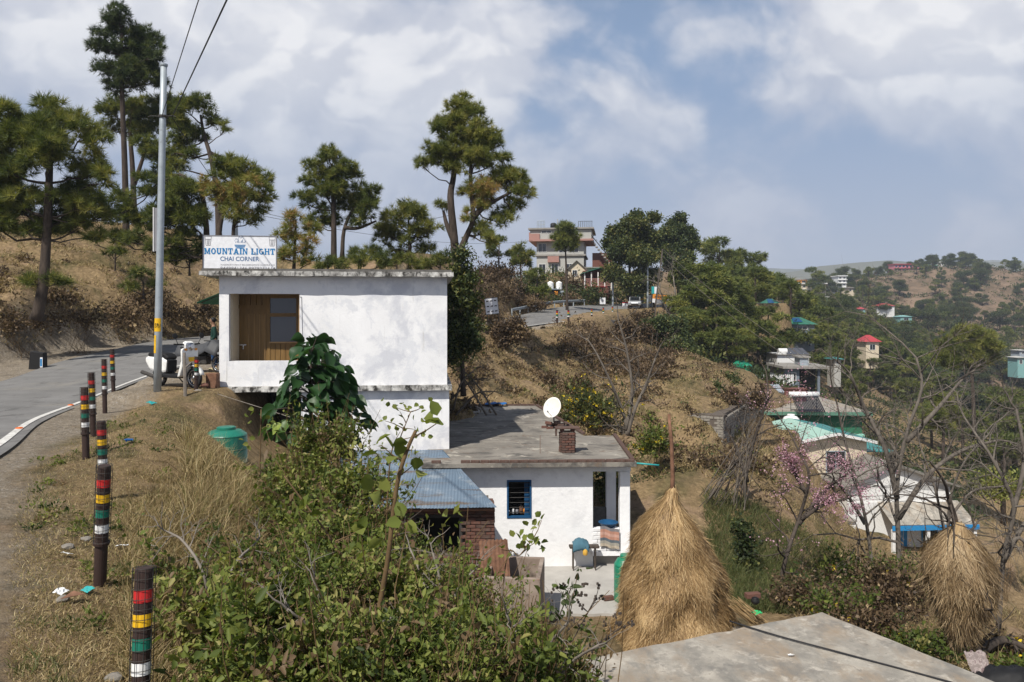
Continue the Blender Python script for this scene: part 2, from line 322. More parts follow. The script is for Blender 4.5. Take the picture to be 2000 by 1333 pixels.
def groundmat():
    m, nt, b = nodes('ground'); pos = nt.nodes.new('ShaderNodeNewGeometry').outputs['Position']
    fine = _noise(nt, pos, 4, 12, .78, .4); mid = _noise(nt, pos, .35, 8, .62, .4); big = _noise(nt, pos, .06, 5, .6)
    grass = _ramp(nt, fine, [(.25, (0.080, 0.054, 0.030)), (.42, (0.198, 0.140, 0.076)), (.60, (0.342, 0.246, 0.136)), (.8, (0.493, 0.374, 0.215))])
    soil = _ramp(nt, fine, [(.3, (0.159, 0.111, 0.073)), (.55, (0.310, 0.215, 0.136)), (.75, (0.493, 0.358, 0.239))])
    green = _ramp(nt, fine, [(.3, (0.048, 0.048, 0.019)), (.6, (0.119, 0.111, 0.045)), (.8, (0.223, 0.183, 0.087))])
    def mr(v, a, c):
        n = nt.nodes.new('ShaderNodeMapRange'); nt.links.new(v, n.inputs[0]); n.inputs[1].default_value = a; n.inputs[2].default_value = c; return n.outputs[0]
    col = _mixc(nt, mr(mid, .52, .62), grass, soil); col = _mixc(nt, mr(_noise(nt, pos, .22, 8, .65, .5), .53, .66), col, green)
    scrub = _ramp(nt, _noise(nt, pos, 1.1, 8, .7), [(.42, (0.062, 0.056, 0.027)), (.6, (0.200, 0.150, 0.088))])
    col = _mixc(nt, mr(_noise(nt, pos, .5, 10, .7, .6), .54, .64), col, scrub)
    sp = nt.nodes.new('ShaderNodeSeparateXYZ'); nt.links.new(pos, sp.inputs[0])
    far = _ramp(nt, _noise(nt, pos, .09, 9, .68, .3), [(.32, (0.069, 0.057, 0.033)), (.5, (0.169, 0.119, 0.080)), (.68, (0.269, 0.188, 0.131))])
    col = _mixc(nt, mr(sp.outputs[1], 110., 190.), col, far)
    at = nt.nodes.new('ShaderNodeAttribute'); at.attribute_name = 'dirt'
    dust = _ramp(nt, _noise(nt, pos, 7, 12, .75, .2), [(.28, (.15, .12, .09)), (.48, (.275, .23, .175)), (.7, (.39, .335, .265))])
    dust = _mixc(nt, mr(_noise(nt, pos, 1.1, 8, .7), .52, .66), dust, (.20, .165, .125)); dust = _mixc(nt, mr(_noise(nt, pos, 22, 4, .6), .60, .64), dust, (.42, .40, .37))
    col = _mixc(nt, at.outputs['Fac'], col, dust)
    nt.links.new(col, b.inputs['Base Color']); b.inputs['Roughness'].default_value = .95; b.inputs['Specular IOR Level'].default_value = .1
    _bump(nt, b, _noise(nt, pos, 2.6, 10, .74), 1., .22)
groundmat(); GROUND = ground()
def road():
    m = mk('asphalt', [(.3, (.135, .132, .128)), (.7, (.205, .20, .195))], 1.0, .9, .6, 150, .005, [((.25, .23, .195), .45, .55, .72), ((.115, .112, .108), 1.6, .58, .62, (2.2, .5, 1)), ((.10, .098, .095), 5, .64, .68), ((.28, .26, .22), 9, .66, .72)], world=True)
    n = len(RN); k = 8; V = []; 
    for a, c in zip(RN, RF):
        for t in np.linspace(0, 1, k): q = a*(1-t)+c*t; V.append((q[0], q[1], q[2]+.05*math.sin(t*math.pi)))
    i = (np.arange(k-1)[None, :]+np.arange(n-1)[:, None]*k).ravel()
    o = mesh_np('road', V, np.stack([i, i+1, i+k+1, i+k], 1), m, smooth=True); tag(o, kind='structure')
    pm = mk('road_paint', [(.4, (.50, .49, .46)), (.7, (.70, .69, .66))], 5, .8, .2, 80, .003, ((.2, .19, .18), 7, .56, .66), world=True)
    V = []; 
    for a, c in zip(RN, RF):
        u = (c-a)/np.linalg.norm((c-a)[:2])
        for s in (.22, .40): q = a+u*s; V.append((q[0], q[1], q[2]+.018))
    i = np.arange(n-1)*2
    e = mesh_np('edge_line', V, np.stack([i, i+1, i+3, i+2], 1), pm, o)
    # orange reflective studs on the edge line
    st = flat('stud_orange', (.75, .16, .02), .4)
    for px, d in ((75, 15.3), (160, 19.2)):
        x = (px-1000)*d/F; j = int(np.abs(RN[:, 1]-d).argmin()); u = (RF[j]-RN[j])/np.linalg.norm((RF[j]-RN[j])[:2]); q = RN[j]+u*.31
        MB().prism([(-.06, 0), (.06, 0), (.03, .025), (-.03, .025)], -.05, .05).build('road_stud', st, o, (q[0], q[1], q[2]+.02))
road()
# ------------------------------------------------------------------ surfaces of buildings
mk('whitewash', [(.3, (.70, .70, .71)), (.7, (.82, .82, .83))], .9, .9, .35, 14, .02, [((.58, .59, .63), .7, .50, .60), ((.66, .67, .70), 1.6, .54, .60), ((.44, .43, .41), 4.5, .60, .78, (1.8, 1.8, .13)), ((.25, .24, .22), 9, .70, .76)])
mk('whitewash_clean', [(.3, (.76, .76, .77)), (.7, (.85, .85, .86))], 1.5, .9, .5, 7, .03, [((.66, .66, .68), 1.1, .55, .68), ((.50, .48, .45), 5, .66, .82, (1.4, 1.4, .2))])
mk('concrete_edge', [(.3, (.16, .15, .14)), (.5, (.42, .41, .39)), (.7, (.66, .65, .62))], 5, .95, .6, 40, .02, [((.035, .033, .03), 6, .47, .60, (1, 1, .6))])
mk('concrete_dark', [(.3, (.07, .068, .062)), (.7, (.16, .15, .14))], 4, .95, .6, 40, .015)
mk('concrete', [(.3, (.20, .19, .175)), (.55, (.28, .265, .245)), (.75, (.34, .32, .29))], 1.3, .95, .4, 60, .006, [((.14, .13, .12), 2.2, .60, .74), ((.36, .34, .30), 1.1, .60, .78)])
mk('slab_concrete', [(.30, (.20, .187, .165)), (.5, (.30, .277, .24)), (.70, (.42, .385, .33))], 2.2, .95, .7, 60, .01, [((.27, .21, .15), .8, .48, .66, (1.7, .7, 1)), ((.17, .162, .148), 1.7, .50, .68, (1.4, .8, 1)), ((.48, .44, .38), 3.4, .54, .70), ((.21, .19, .165), 8, .56, .68), ((.09, .085, .075), 16, .68, .73)], det=12)
mk('roof_dust', [(.3, (.145, .132, .115)), (.55, (.225, .205, .178)), (.75, (.32, .30, .26))], .8, .95, .6, 50, .01, [((.095, .088, .08), 1.2, .52, .62, (1, 2, 1)), ((.37, .34, .29), 2.2, .56, .66), ((.16, .12, .09), 3, .58, .66)])
mk('cement_floor', [(.3, (.31, .295, .275)), (.7, (.45, .43, .40))], 1.1, .95, .4, 60, .006, ((.24, .22, .20), 2.3, .58, .78))
mk('blue_tin', [(.3, (.115, .165, .225)), (.7, (.165, .22, .285))], 1.1, .6, .1, 20, .004, [((.13, .10, .075), 1.3, .52, .64, (.45, 1.8, 1)), ((.25, .29, .33), 2.2, .55, .68), ((.085, .07, .06), 3, .60, .68, (.3, 2, 1))], metal=.15, spec=.35)
mk('brick', [(.2, (.075, .040, .032)), (.5, (.135, .064, .048)), (.8, (.19, .095, .07))], 3.5, .95, .6, 50, .01, ((.085, .075, .068), 6, .55, .68))
mk('brick_dark', [(.2, (.055, .036, .030)), (.5, (.10, .060, .048)), (.8, (.155, .10, .08))], 3.5, .95, .6, 50, .01, ((.105, .095, .085), 6, .55, .68))
mk('mortar', [(.3, (.075, .062, .052)), (.7, (.14, .115, .095))], 5, .97, .6, 50, .01)
mk('stone', [(.2, (.10, .092, .08)), (.5, (.22, .20, .175)), (.8, (.36, .335, .29))], 2.5, .95, .7, 30, .02, ((.26, .22, .15), 4, .6, .75))
mk('wood_brown', [(.3, (.14, .080, .026)), (.7, (.235, .140, .048))], 2.5, .5, .15, 30, .004, stretch=(6, 6, .6))
mk('wood_pale', [(.3, (.33, .20, .09)), (.7, (.45, .29, .14))], 2.5, .6, .15, 30, .004)
mk('cream_wall', [(.3, (.60, .50, .36)), (.7, (.70, .60, .45))], 2, .9, .15, 30, .006)
mk('blue_paint', [(.3, (.008, .05, .125)), (.7, (.014, .08, .19))], 6, .5, .15, 40, .003)
mk('green_tin', [(.3, (.008, .10, .055)), (.7, (.015, .16, .09))], 3, .45, .1, 20, .004)
mk('rust', [(.3, (.10, .05, .03)), (.7, (.23, .12, .075))], 8, .9, .4, 40, .006)
mk('iron', [(.3, (.03, .028, .026)), (.7, (.06, .055, .05))], 8, .7, .2, 40, .004)
mk('pole_steel', [(.3, (.30, .34, .37)), (.7, (.40, .44, .47))], 4, .5, .1, 30, .004, ((.22, .23, .24), 7, .6, .75), metal=.35)
mk('hay', [(.2, (.22, .14, .06)), (.5, (.36, .245, .12)), (.8, (.46, .33, .17))], 5, .95, .6, 50, .02)
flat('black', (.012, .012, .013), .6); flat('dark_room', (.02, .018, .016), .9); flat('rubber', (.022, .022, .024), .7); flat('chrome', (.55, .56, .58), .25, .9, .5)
flat('white_paint', (.78, .78, .77), .45); flat('scooter_white', (.80, .80, .78), .25, 0, .5); flat('sheet_grey', (.06, .062, .068), .6)
flat('sign_white', (.74, .75, .78), .4); flat('sign_blue', (.015, .18, .42), .5); flat('sign_navy', (.05, .13, .28), .5); flat('sign_grey', (.22, .22, .24), .6)
flat('tank_green', (.012, .20, .115), .35, 0, .5); flat('tank_teal', (.015, .17, .12), .4, 0, .5); mk('red', (.50, .025, .025), 9, .5, .1, 60, .003, ((.05, .035, .03), 14, .60, .68)); mk('yellow', (.72, .42, .015), 9, .5, .1, 60, .003, ((.05, .035, .03), 14, .60, .68)); mk('band_green', (.012, .155, .105), 9, .5, .1, 60, .003, ((.05, .035, .03), 14, .60, .68))
flat('bollard_brown', (.040, .024, .020), .6); glassmat('pane', (.05, .055, .06), .06); glassmat('pane_dark', (.012, .014, .018), .1)
flat('orange', (.78, .30, .04), .5); flat('plastic_blue', (.02, .12, .34), .5); flat('skin', (.25, .14, .09), .6); flat('teal', (.03, .33, .33), .5)
class Frame:
    """a building's own axes: x along its front, y into it, z up; hit() finds where a sight line meets a plane y = const"""
    def __init__(s, o, rz): s.o = Vector(o); s.rz = rz; s.ex = Vector((math.cos(rz), math.sin(rz), 0)); s.ey = Vector((-math.sin(rz), math.cos(rz), 0))
    def hit(s, px, py, y=0):
        r = Vector(((px-1000)/F, 1, (HZ-py)/F)); t = (s.o.dot(s.ey)+y)/r.dot(s.ey); q = r*t-s.o; return q.dot(s.ex), q.z
    def hitx(s, px, py, x):
        r = Vector(((px-1000)/F, 1, (HZ-py)/F)); t = (s.o.dot(s.ex)+x)/r.dot(s.ex); q = r*t-s.o; return q.dot(s.ey), q.z
    def hitz(s, px, py, z):
        r = Vector(((px-1000)/F, 1, (HZ-py)/F)); t = (s.o.z+z)/r.z; q = r*t-s.o; return q.dot(s.ex), q.dot(s.ey)
    def w(s, x, y, z): return s.o+s.ex*x+s.ey*y+Vector((0, 0, z))
def rough_slab(x0, x1, y0, y1, z0, z1, step=.22, amp=.018, seed=0):
    """a slab with slightly broken edges"""
    mb = MB(); nx = max(2, int((x1-x0)/step)); ny = max(2, int((y1-y0)/max(step, (y1-y0)/30)))
    def j(x, y, z): v = Vector((x*2.1+seed, y*2.1, z*5)); return amp*mnoise.noise(v), amp*mnoise.noise(v+Vector((9, 3, 1))), amp*mnoise.noise(v+Vector((2, 8, 5)))
    idx = {}
    zs = [z0, (z0+z1)/2, z1]
    def vid(i, k, l):
        if (i, k, l) not in idx:
            x = x0+(x1-x0)*i/nx; y = y0+(y1-y0)*k/ny; z = zs[l]; a = j(x, y, z); idx[(i, k, l)] = len(mb.v); mb.v.append((x+a[0], y+a[1], z+a[2]))
        return idx[(i, k, l)]
    for i in range(nx):
        for k in range(ny):
            mb.f.append((vid(i, k, 2), vid(i+1, k, 2), vid(i+1, k+1, 2), vid(i, k+1, 2))); mb.f.append((vid(i, k, 0), vid(i, k+1, 0), vid(i+1, k+1, 0), vid(i+1, k, 0)))
        for l in range(2):
            mb.f.append((vid(i, 0, l), vid(i+1, 0, l), vid(i+1, 0, l+1), vid(i, 0, l+1))); mb.f.append((vid(i, ny, l), vid(i, ny, l+1), vid(i+1, ny, l+1), vid(i+1, ny, l)))
    for k in range(ny):
        for l in range(2):
            mb.f.append((vid(0, k, l), vid(0, k, l+1), vid(0, k+1, l+1), vid(0, k+1, l))); mb.f.append((vid(nx, k, l), vid(nx, k+1, l), vid(nx, k+1, l+1), vid(nx, k, l+1)))
    return mb
_bm = {}
def brick_mesh(kind, dims, mat, var):
    key = (kind, dims, mat, var)
    if key not in _bm:
        r = random.Random(hash(key) % 9999); me = bpy.data.meshes.new(kind); b = bmesh.new(); bmesh.ops.create_cube(b, size=1)
        for v in b.verts: v.co = Vector((v.co.x*dims[0]*(1+r.uniform(-.05, .05)), v.co.y*dims[1]*(1+r.uniform(-.05, .05)), v.co.z*dims[2]*(1+r.uniform(-.08, .08))))
        bmesh.ops.bevel(b, geom=list(b.edges), offset=min(dims)*.10, segments=1, affect='EDGES')
        b.to_mesh(me); b.free(); me.materials.append(MATS[mat]); _bm[key] = me
    return _bm[key]
def bricks(parent, kind, mats, L, H, dims, y=0, x0=0, z0=0, skip=None, gap=.012, axis='x', jit=.006, seed=1):
    """courses of single bricks as parts of parent"""
    r = random.Random(seed); row = 0; z = z0+dims[2]/2
    while z+dims[2]/2 < z0+H+.001:
        x = x0+(0 if row % 2 else -dims[0]/2)
        while x < x0+L-dims[0]*.2:
            a, b = max(x, x0), min(x+dims[0], x0+L); w = b-a
            if w > dims[0]*.3 and not (skip and skip((a+b)/2, z)):
                v = r.randrange(4); me = brick_mesh(kind, dims, r.choice(mats), v); o = link(kind, me, parent)
                c = ((a+b)/2, y+r.uniform(-jit, jit)) ; o.location = (c[0], c[1], z) if axis == 'x' else (c[1], c[0], z)
                o.scale = (w/dims[0]*(1-gap/dims[0]), 1, 1-gap/dims[2]); o.rotation_euler = (0, r.uniform(-.02, .02), (0 if axis == 'x' else R(90))+r.uniform(-.02, .02))
            x += dims[0]
        row += 1; z += dims[2]
def corrugated(x0, x1, y0, y1, z0, z1, pitch=.075, amp=.012, seed=0, th=.004):
    """sheet running from the low edge (y0, z0) to the high edge (y1, z1), waves across x"""
    mb = MB(); n = int((x1-x0)/pitch*6); k = 4; rows = []
    for l in range(k+1):
        t = l/k; row = []
        for i in range(n+1):
            x = x0+(x1-x0)*i/n; row.append(len(mb.v)); mb.v.append((x, y0+(y1-y0)*t, z0+(z1-z0)*t+amp*math.sin(2*math.pi*x/pitch)+.01*mnoise.noise(Vector((x*1.5+seed, t*3, 0)))))
        rows.append(row)
    for l in range(k):
        for i in range(n): mb.f.append((rows[l][i], rows[l][i+1], rows[l+1][i+1], rows[l+1][i]))
    return mb
def solidify(o, t):
    m = o.modifiers.new('thickness', 'SOLIDIFY'); m.thickness = t; return o
# ------------------------------------------------------------------ chai corner
def text_mesh(body, mat, parent, x, z, w, h, y, name='lettering', bold=0.0, depth=.003):
    cu = bpy.data.curves.new(name, 'FONT'); cu.body = body; cu.size = 1; cu.offset = bold; cu.resolution_u = 3
    t = bpy.data.objects.new(name, cu); COL.objects.link(t); bpy.context.view_layer.update()
    dg = bpy.context.evaluated_depsgraph_get(); me = bpy.data.meshes.new_from_object(t.evaluated_get(dg)); bpy.data.objects.remove(t); bpy.data.curves.remove(cu)
    co = np.array([v.co[:] for v in me.vertices]); mn, mx = co.min(0), co.max(0)
    for v in me.vertices: v.co = ((v.co.x-mn[0])/(mx[0]-mn[0])*w, 0, (v.co.y-mn[1])/(mx[1]-mn[1])*h)
    me.materials.clear(); me.materials.append(mat); o = link(name, me, parent, (x, y, z)); return o
def slab_letters(s, x, z, w, h, y, mat, parent):
    T, S = .25, .15
    def rect(a, b, c, d): return [(a, c), (b, c), (b, d), (a, d)]
    def stem(x0, W=T): return [rect(x0, x0+W, 0, 1), rect(x0-.08, x0+W+.08, 0, S), rect(x0-.08, x0+W+.08, 1-S, 1)]
    def ring(w0, a0=0, a1=360):
        q = []; n = 16
        for i in range(n):
            u, v = R(a0+(a1-a0)*i/n), R(a0+(a1-a0)*(i+1)/n); cx = w0/2
            q.append([(cx+w0/2*math.cos(u), .5+.5*math.sin(u)), (cx+w0/2*math.cos(v), .5+.5*math.sin(v)), (cx+(w0/2-T)*math.cos(v), .5+(.5-S-.03)*math.sin(v)), (cx+(w0/2-T)*math.cos(u), .5+(.5-S-.03)*math.sin(u))])
        return q
    G = {'M': (1.15, stem(.08, .2)+stem(.87, .2)+[[(.1, 1), (.33, 1), (.66, .1), (.48, .1)], [(1.05, 1), (.82, 1), (.49, .1), (.67, .1)]]),
         'O': (.92, ring(.92)), 'U': (.95, [rect(.08, .33, .2, 1), rect(0, .41, 1-S, 1), rect(.64, .85, .2, 1), rect(.56, .93, 1-S, 1), [(.08, .25), (.85, .25), (.66, 0), (.27, 0)]]),
         'N': (1.0, stem(.08, .2)+[rect(.74, .92, 0, 1), rect(.64, 1, 1-S, 1), [(.1, 1), (.36, 1), (.92, 0), (.68, 0)]]),
         'T': (.9, [rect(.32, .58, 0, 1), rect(.2, .7, 0, S), rect(0, .9, 1-S-.03, 1), rect(0, .12, .62, 1), rect(.78, .9, .62, 1)]),
         'A': (1.05, [[(.06, 0), (.32, 0), (.6, 1), (.42, 1)], [(.99, 0), (.70, 0), (.40, 1), (.64, 1)], rect(.25, .8, .25, .4), rect(-.02, .4, 0, S), rect(.62, 1.07, 0, S)]),
         'I': (.42, stem(.09)), 'L': (.82, stem(.08)+[rect(.1, .82, 0, S), rect(.68, .82, 0, .42)]),
         'G': (.95, ring(.92, 45, 330)+[rect(.5, .95, .36, .52), rect(.72, .95, .05, .5)]), 'H': (1.0, stem(.08, .22)+stem(.70, .22)+[rect(.2, .8, .42, .58)]), ' ': (.42, [])}
    tot = sum(G[c][0]+.12 for c in s)-.12; k = w/tot; cx = 0; q = 0
    for c in s:
        gw, polys = G[c]; mb = MB()
        for p in polys:
            q += 1; mb.add([((cx+a)*k, -.0003*(q % 12), b*h) for a, b in p], [(0, 1, 2, 3)])
        if mb.v: mb.build('letter', mat, parent, (x, y, z))
        cx += gw+.12
CH = Frame((-8.12, 21.3, -1.93), math.atan2(.7, 6.26))
def chai_corner():
    t = thing('chai_shop', 'white two storey flat roofed chai shop with a wooden door in its open porch', 'shop', CH.o, CH.rz)
    L, Hh, D = 6.30, 3.07, 7.0; WM = MATS['whitewash']
    x0, zt = CH.hit(447, 574); x1, zb = CH.hit(585, 705); dep = 1.02; th = .17
    m = MB(); m.box(0, x0, 0, th, 0, Hh); m.box(x1, L, 0, th, 0, Hh); m.box(x0, x1, 0, th, 0, zb); m.box(x0, x1, 0, th, zt, Hh); m.build('front_wall', WM, t)
    m = MB(); m.box(L-th, L, th, D, 0, Hh); m.box(0, th, 1.25, D, 0, Hh); m.box(th, L-th, D-th, D, 0, Hh); m.build('side_wall', WM, t)
    # porch recess
    MB().box(x0-.02, x1+.5, th, dep+.1, zb-.25, zb-.16).build('porch_floor', MATS['concrete'], t)
    MB().box(x0-.02, x1+.5, th, dep+.1, zt+.02, zt+.12).build('porch_ceiling', MATS['cream_wall'], t)
    MB().box(x0-.1, x0+.03, th+.14, dep+.05, zb-.16, zt+.02).build('porch_side_wall', MATS['cream_wall'], t)
    MB().box(x1+.1, x1+.22, th, dep+.05, zb-.16, zt+.02).build('porch_end_wall', MATS['wood_brown'], t)
    WB = MATS['wood_brown']; y = dep
    MB().box(x0-.1, x1+.4, y+.06, y+.12, zb-.16, zt+.02).build('partition', MATS['black'], t)
    fx = lambda px, py=640: CH.hit(px, py, y)
    dx0, dx1 = fx(467)[0], fx(523)[0]; dz0, dz1 = zb-.15, fx(480, 603)[1]
    door = MB().box(dx0, dx1, y+.02, y+.055, dz0, dz1).build('door', WB, t)
    n = 4
    for i in range(n):
        a = dx0+.12+(dx1-dx0-.2)*i/n; b = dx0+.12+(dx1-dx0-.2)*(i+1)/n
        MB().box(a+.008, b-.008, y-.008, y+.019, dz0+.03, dz1-.14).build('door_plank', WB, door)
        MB().box(b-.007, b+.007, y-.001, y+.018, dz0+.03, dz1-.15).build('door_bead', MATS['wood_pale'], door)
    hx, hz = fx(476, 674); hm = MB(); hm.box(hx-.12, hx+.08, y-.04, y-.012, hz-.015, hz+.015); hm.box(hx-.02, hx+.01, y-.045, y-.01, hz-.13, hz); hm.build('door_latch', MATS['chrome'], door)
    MB().box(dx0-.05, dx1+.03, y-.02, y+.05, dz1, dz1+.1).build('door_lintel', WB, t)
    for i in range(5):
        a = dx0+(dx1-dx0)*i/5; b = dx0+(dx1-dx0)*(i+1)/5; MB().box(a+.006, b-.006, y, y+.05, dz1+.1, zt+.02).build('panel_plank', WB, t)
    # window: two lights one above the other, planks below
    wx0, wx1 = fx(526)[0], fx(580)[0]
    zs = [fx(550, q)[1] for q in (577, 583, 612, 619, 668, 673)]
    wf = MB(); wf.box(wx0-.06, wx0+.02, y-.02, y+.05, zb-.15, zt+.02); wf.box(wx1-.02, x1+.35, y-.02, y+.05, zb-.15, zt+.02); wf.box(wx0+.02, wx1-.02, y-.018, y+.05, zs[1], zt+.02)
    wf.box(wx0+.02, wx1-.02, y-.018, y+.05, zs[3], zs[2]); wf.box(wx0+.02, wx1-.02, y-.018, y+.05, zs[5], zs[4]); W_ = wf.build('window_frame', WB, t)
    MB().box(wx0+.02, wx1-.02, y+.025, y+.035, zs[2], zs[1]).build('pane', MATS['pane'], W_); MB().box(wx0+.02, wx1-.02, y+.027, y+.037, zs[4], zs[3]).build('pane', MATS['pane'], W_)
    MB().box(wx0, wx1, y-.04, y-.02, zs[4]-.03, zs[4]).build('sill_bead', MATS['wood_pale'], W_)
    for i in range(5):
        a = wx0+.02+(wx1-wx0-.04)*i/5; b = wx0+.02+(wx1-wx0-.04)*(i+1)/5; MB().box(a+.006, b-.006, y, y+.045, zb-.15, zs[5]).build('panel_plank', WB, t)
    MB().box(x1-.05, x1-.01, th+.01, th+.05, zb, zt).build('jamb', MATS['wood_pale'], t)
    # floor ledge, roof slab
    rough_slab(-.12, L+.13, -.16, D+.1, -.15, 0, seed=3).build('floor_slab', MATS['concrete_edge'], t)
    rough_slab(-.46, L+.17, -.34, D+.3, Hh, Hh+.13, .16, .02, seed=8).build('roof_slab', MATS['concrete_edge'], t)
    MB().box(-.40, L+.12, -.28, -.12, Hh+.12, Hh+.20).build('roof_kerb', MATS['concrete_dark'], t)
    MB().box(-.40, L+.12, -.10, D+.2, Hh+.125, Hh+.145).build('roof_top', MATS['concrete_dark'], t)
    # lower storey: walled on the right, open and dark on the left
    lx = CH.hit(588, 800)[0]; zl = -3.75
    MB().box(lx, L+.06, .02, .2, zl, -.15).build('lower_wall', WM, t)
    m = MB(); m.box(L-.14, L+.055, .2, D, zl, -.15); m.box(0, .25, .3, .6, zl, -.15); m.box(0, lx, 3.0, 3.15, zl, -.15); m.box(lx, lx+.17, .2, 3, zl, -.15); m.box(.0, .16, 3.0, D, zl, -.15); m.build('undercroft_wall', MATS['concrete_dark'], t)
    # thin cable down the front wall beside the opening
    ax, az = CH.hit(589, 580); bx, bz = CH.hit(591, 655); MB().tube([(ax-.05, -.01, az), (ax, -.012, az), (bx, -.012, bz)], .006, 5).build('cable', MATS['sign_grey'], t)
    return t
CHAI = chai_corner()
def shop_sign():
    x0, zt = CH.hit(397, 461, -.22); x1, zb = CH.hit(539, 529, -.22); w = x1-x0; h = zt-zb
    t = thing('shop_sign', 'white chai shop signboard with blue lettering standing on the roof edge', 'sign', CH.w(x0, -.22, zb), CH.rz)
    MB().box(0, w, 0, .04, 0, h).build('board', MATS['sign_white'], t)
    f = MB(); 
    for a in ((-.02, 0, -.02, h+.02), (w, w+.02, -.02, h+.02)): f.box(a[0], a[1], -.012, .05, a[2], a[3])
    f.box(0, w, -.012, .05, -.02, 0); f.box(0, w, -.012, .05, h, h+.02); f.build('frame', MATS['sign_grey'], t)
    for a in (.25, w-.25): MB().tube([(a, .06, h*.8), (a, .8, -.02)], .015).build('brace', MATS['iron'], t)
    U = lambda px: (px-397)/142*w; Z = lambda py: (529-py)/68*h; y = -.004
    slab_letters('MOUNTAIN LIGHT', U(399), Z(497.3), U(537)-U(399), Z(485)-Z(497.3), y, MATS['sign_blue'], t)
    text_mesh('CHAI CORNER', MATS['sign_navy'], t, U(430), Z(510.6), U(506)-U(430), Z(501.6)-Z(510.6), y, bold=.012)
    text_mesh('KASARDEVI MAAT RD,DEENAPANI ALMORA U.K', MATS['sign_grey'], t, U(431), Z(520), U(537)-U(431), Z(516.4)-Z(520), y)
    text_mesh('8449841346,8979231614', MATS['sign_grey'], t, U(430), Z(528.3), U(538)-U(430), Z(521.8)-Z(528.3), y, bold=.006)
    # emblem: snow peaks over a house line and a striped half disc
    g = MB(); cx, cz = U(468.5), Z(474)
    pk = [(-.15, .03), (-.11, .11), (-.07, .08), (-.02, .16), (.02, .12), (.06, .16), (.11, .08), (.15, .03)]
    for (a, b), (c, d) in zip(pk, pk[1:]): g.add([(cx+a, y, cz+b), (cx+c, y, cz+d), (cx+c, y, cz+d+.012), (cx+a, y, cz+b+.012)], [(0, 1, 2, 3)])
    for i, q in enumerate((-.12, -.08, -.05, -.01, .03, .06, .1, .13)): g.add([(cx+q, y-.0004, cz), (cx+q+.014, y-.0004, cz), (cx+q+.014, y-.0004, cz+.03+.03*(i % 3)), (cx+q, y-.0004, cz+.03+.03*(i % 3))], [(0, 1, 2, 3)])
    g.build('emblem_peaks', MATS['sign_navy'], t); g = MB()
    for i in range(4):
        hw = .15*math.sqrt(max(0, 1-(i*.27)**2)); z = cz-.055-.028*i; g.add([(cx-hw, y, z), (cx+hw, y, z), (cx+hw*.93, y, z-.018), (cx-hw*.93, y, z-.018)], [(0, 1, 2, 3)])
    g.build('emblem_stripes', MATS['sign_blue'], t)
    for px in (406.5, 531.5):
        g = MB(); a = U(px); b = Z(480); 
        for (p, q) in (((-.085, .25), (-.055, 0)), ((.085, .25), (.055, 0)), ((-.055, 0), (.055, 0)), ((-.085, .25), (.085, .25)), ((-.075, .17), (.075, .17)), ((-.03, .17), (-.02, .02)), ((.03, .17), (.02, .02)), ((0, .17), (0, .02))):
            d = Vector((q[0]-p[0], q[1]-p[1])).normalized()*.006; nx, nz = -d.y, d.x
            g.add([(a+p[0]-nx, y, b+p[1]-nz), (a+q[0]-nx, y, b+q[1]-nz), (a+q[0]+nx, y, b+q[1]+nz), (a+p[0]+nx, y, b+p[1]+nz)], [(0, 1, 2, 3)])
        g.build('glass_drawing', MATS['sign_grey'], t)
shop_sign()
def awning():
    a = P(375, 584, 23.0); 
    t = thing('awning', 'dark green corrugated awning on the shaded side of the chai shop', 'awning', CH.w(-.98, .9, 2.0), CH.rz)
    z0 = 2.52-2.0; o = solidify(corrugated(0, 2.6, 0, .98, .0, .42, .15, .02).build('sheet', MATS['green_tin'], t), .006)
    o.rotation_euler = (0, 0, R(-90)); o.location = (0, 3.0, .35)
    for y in (.55, 2.8): MB().tube([(.1, y, .36), (.97, y, .76)], .02).build('rafter', MATS['iron'], t)
awning()
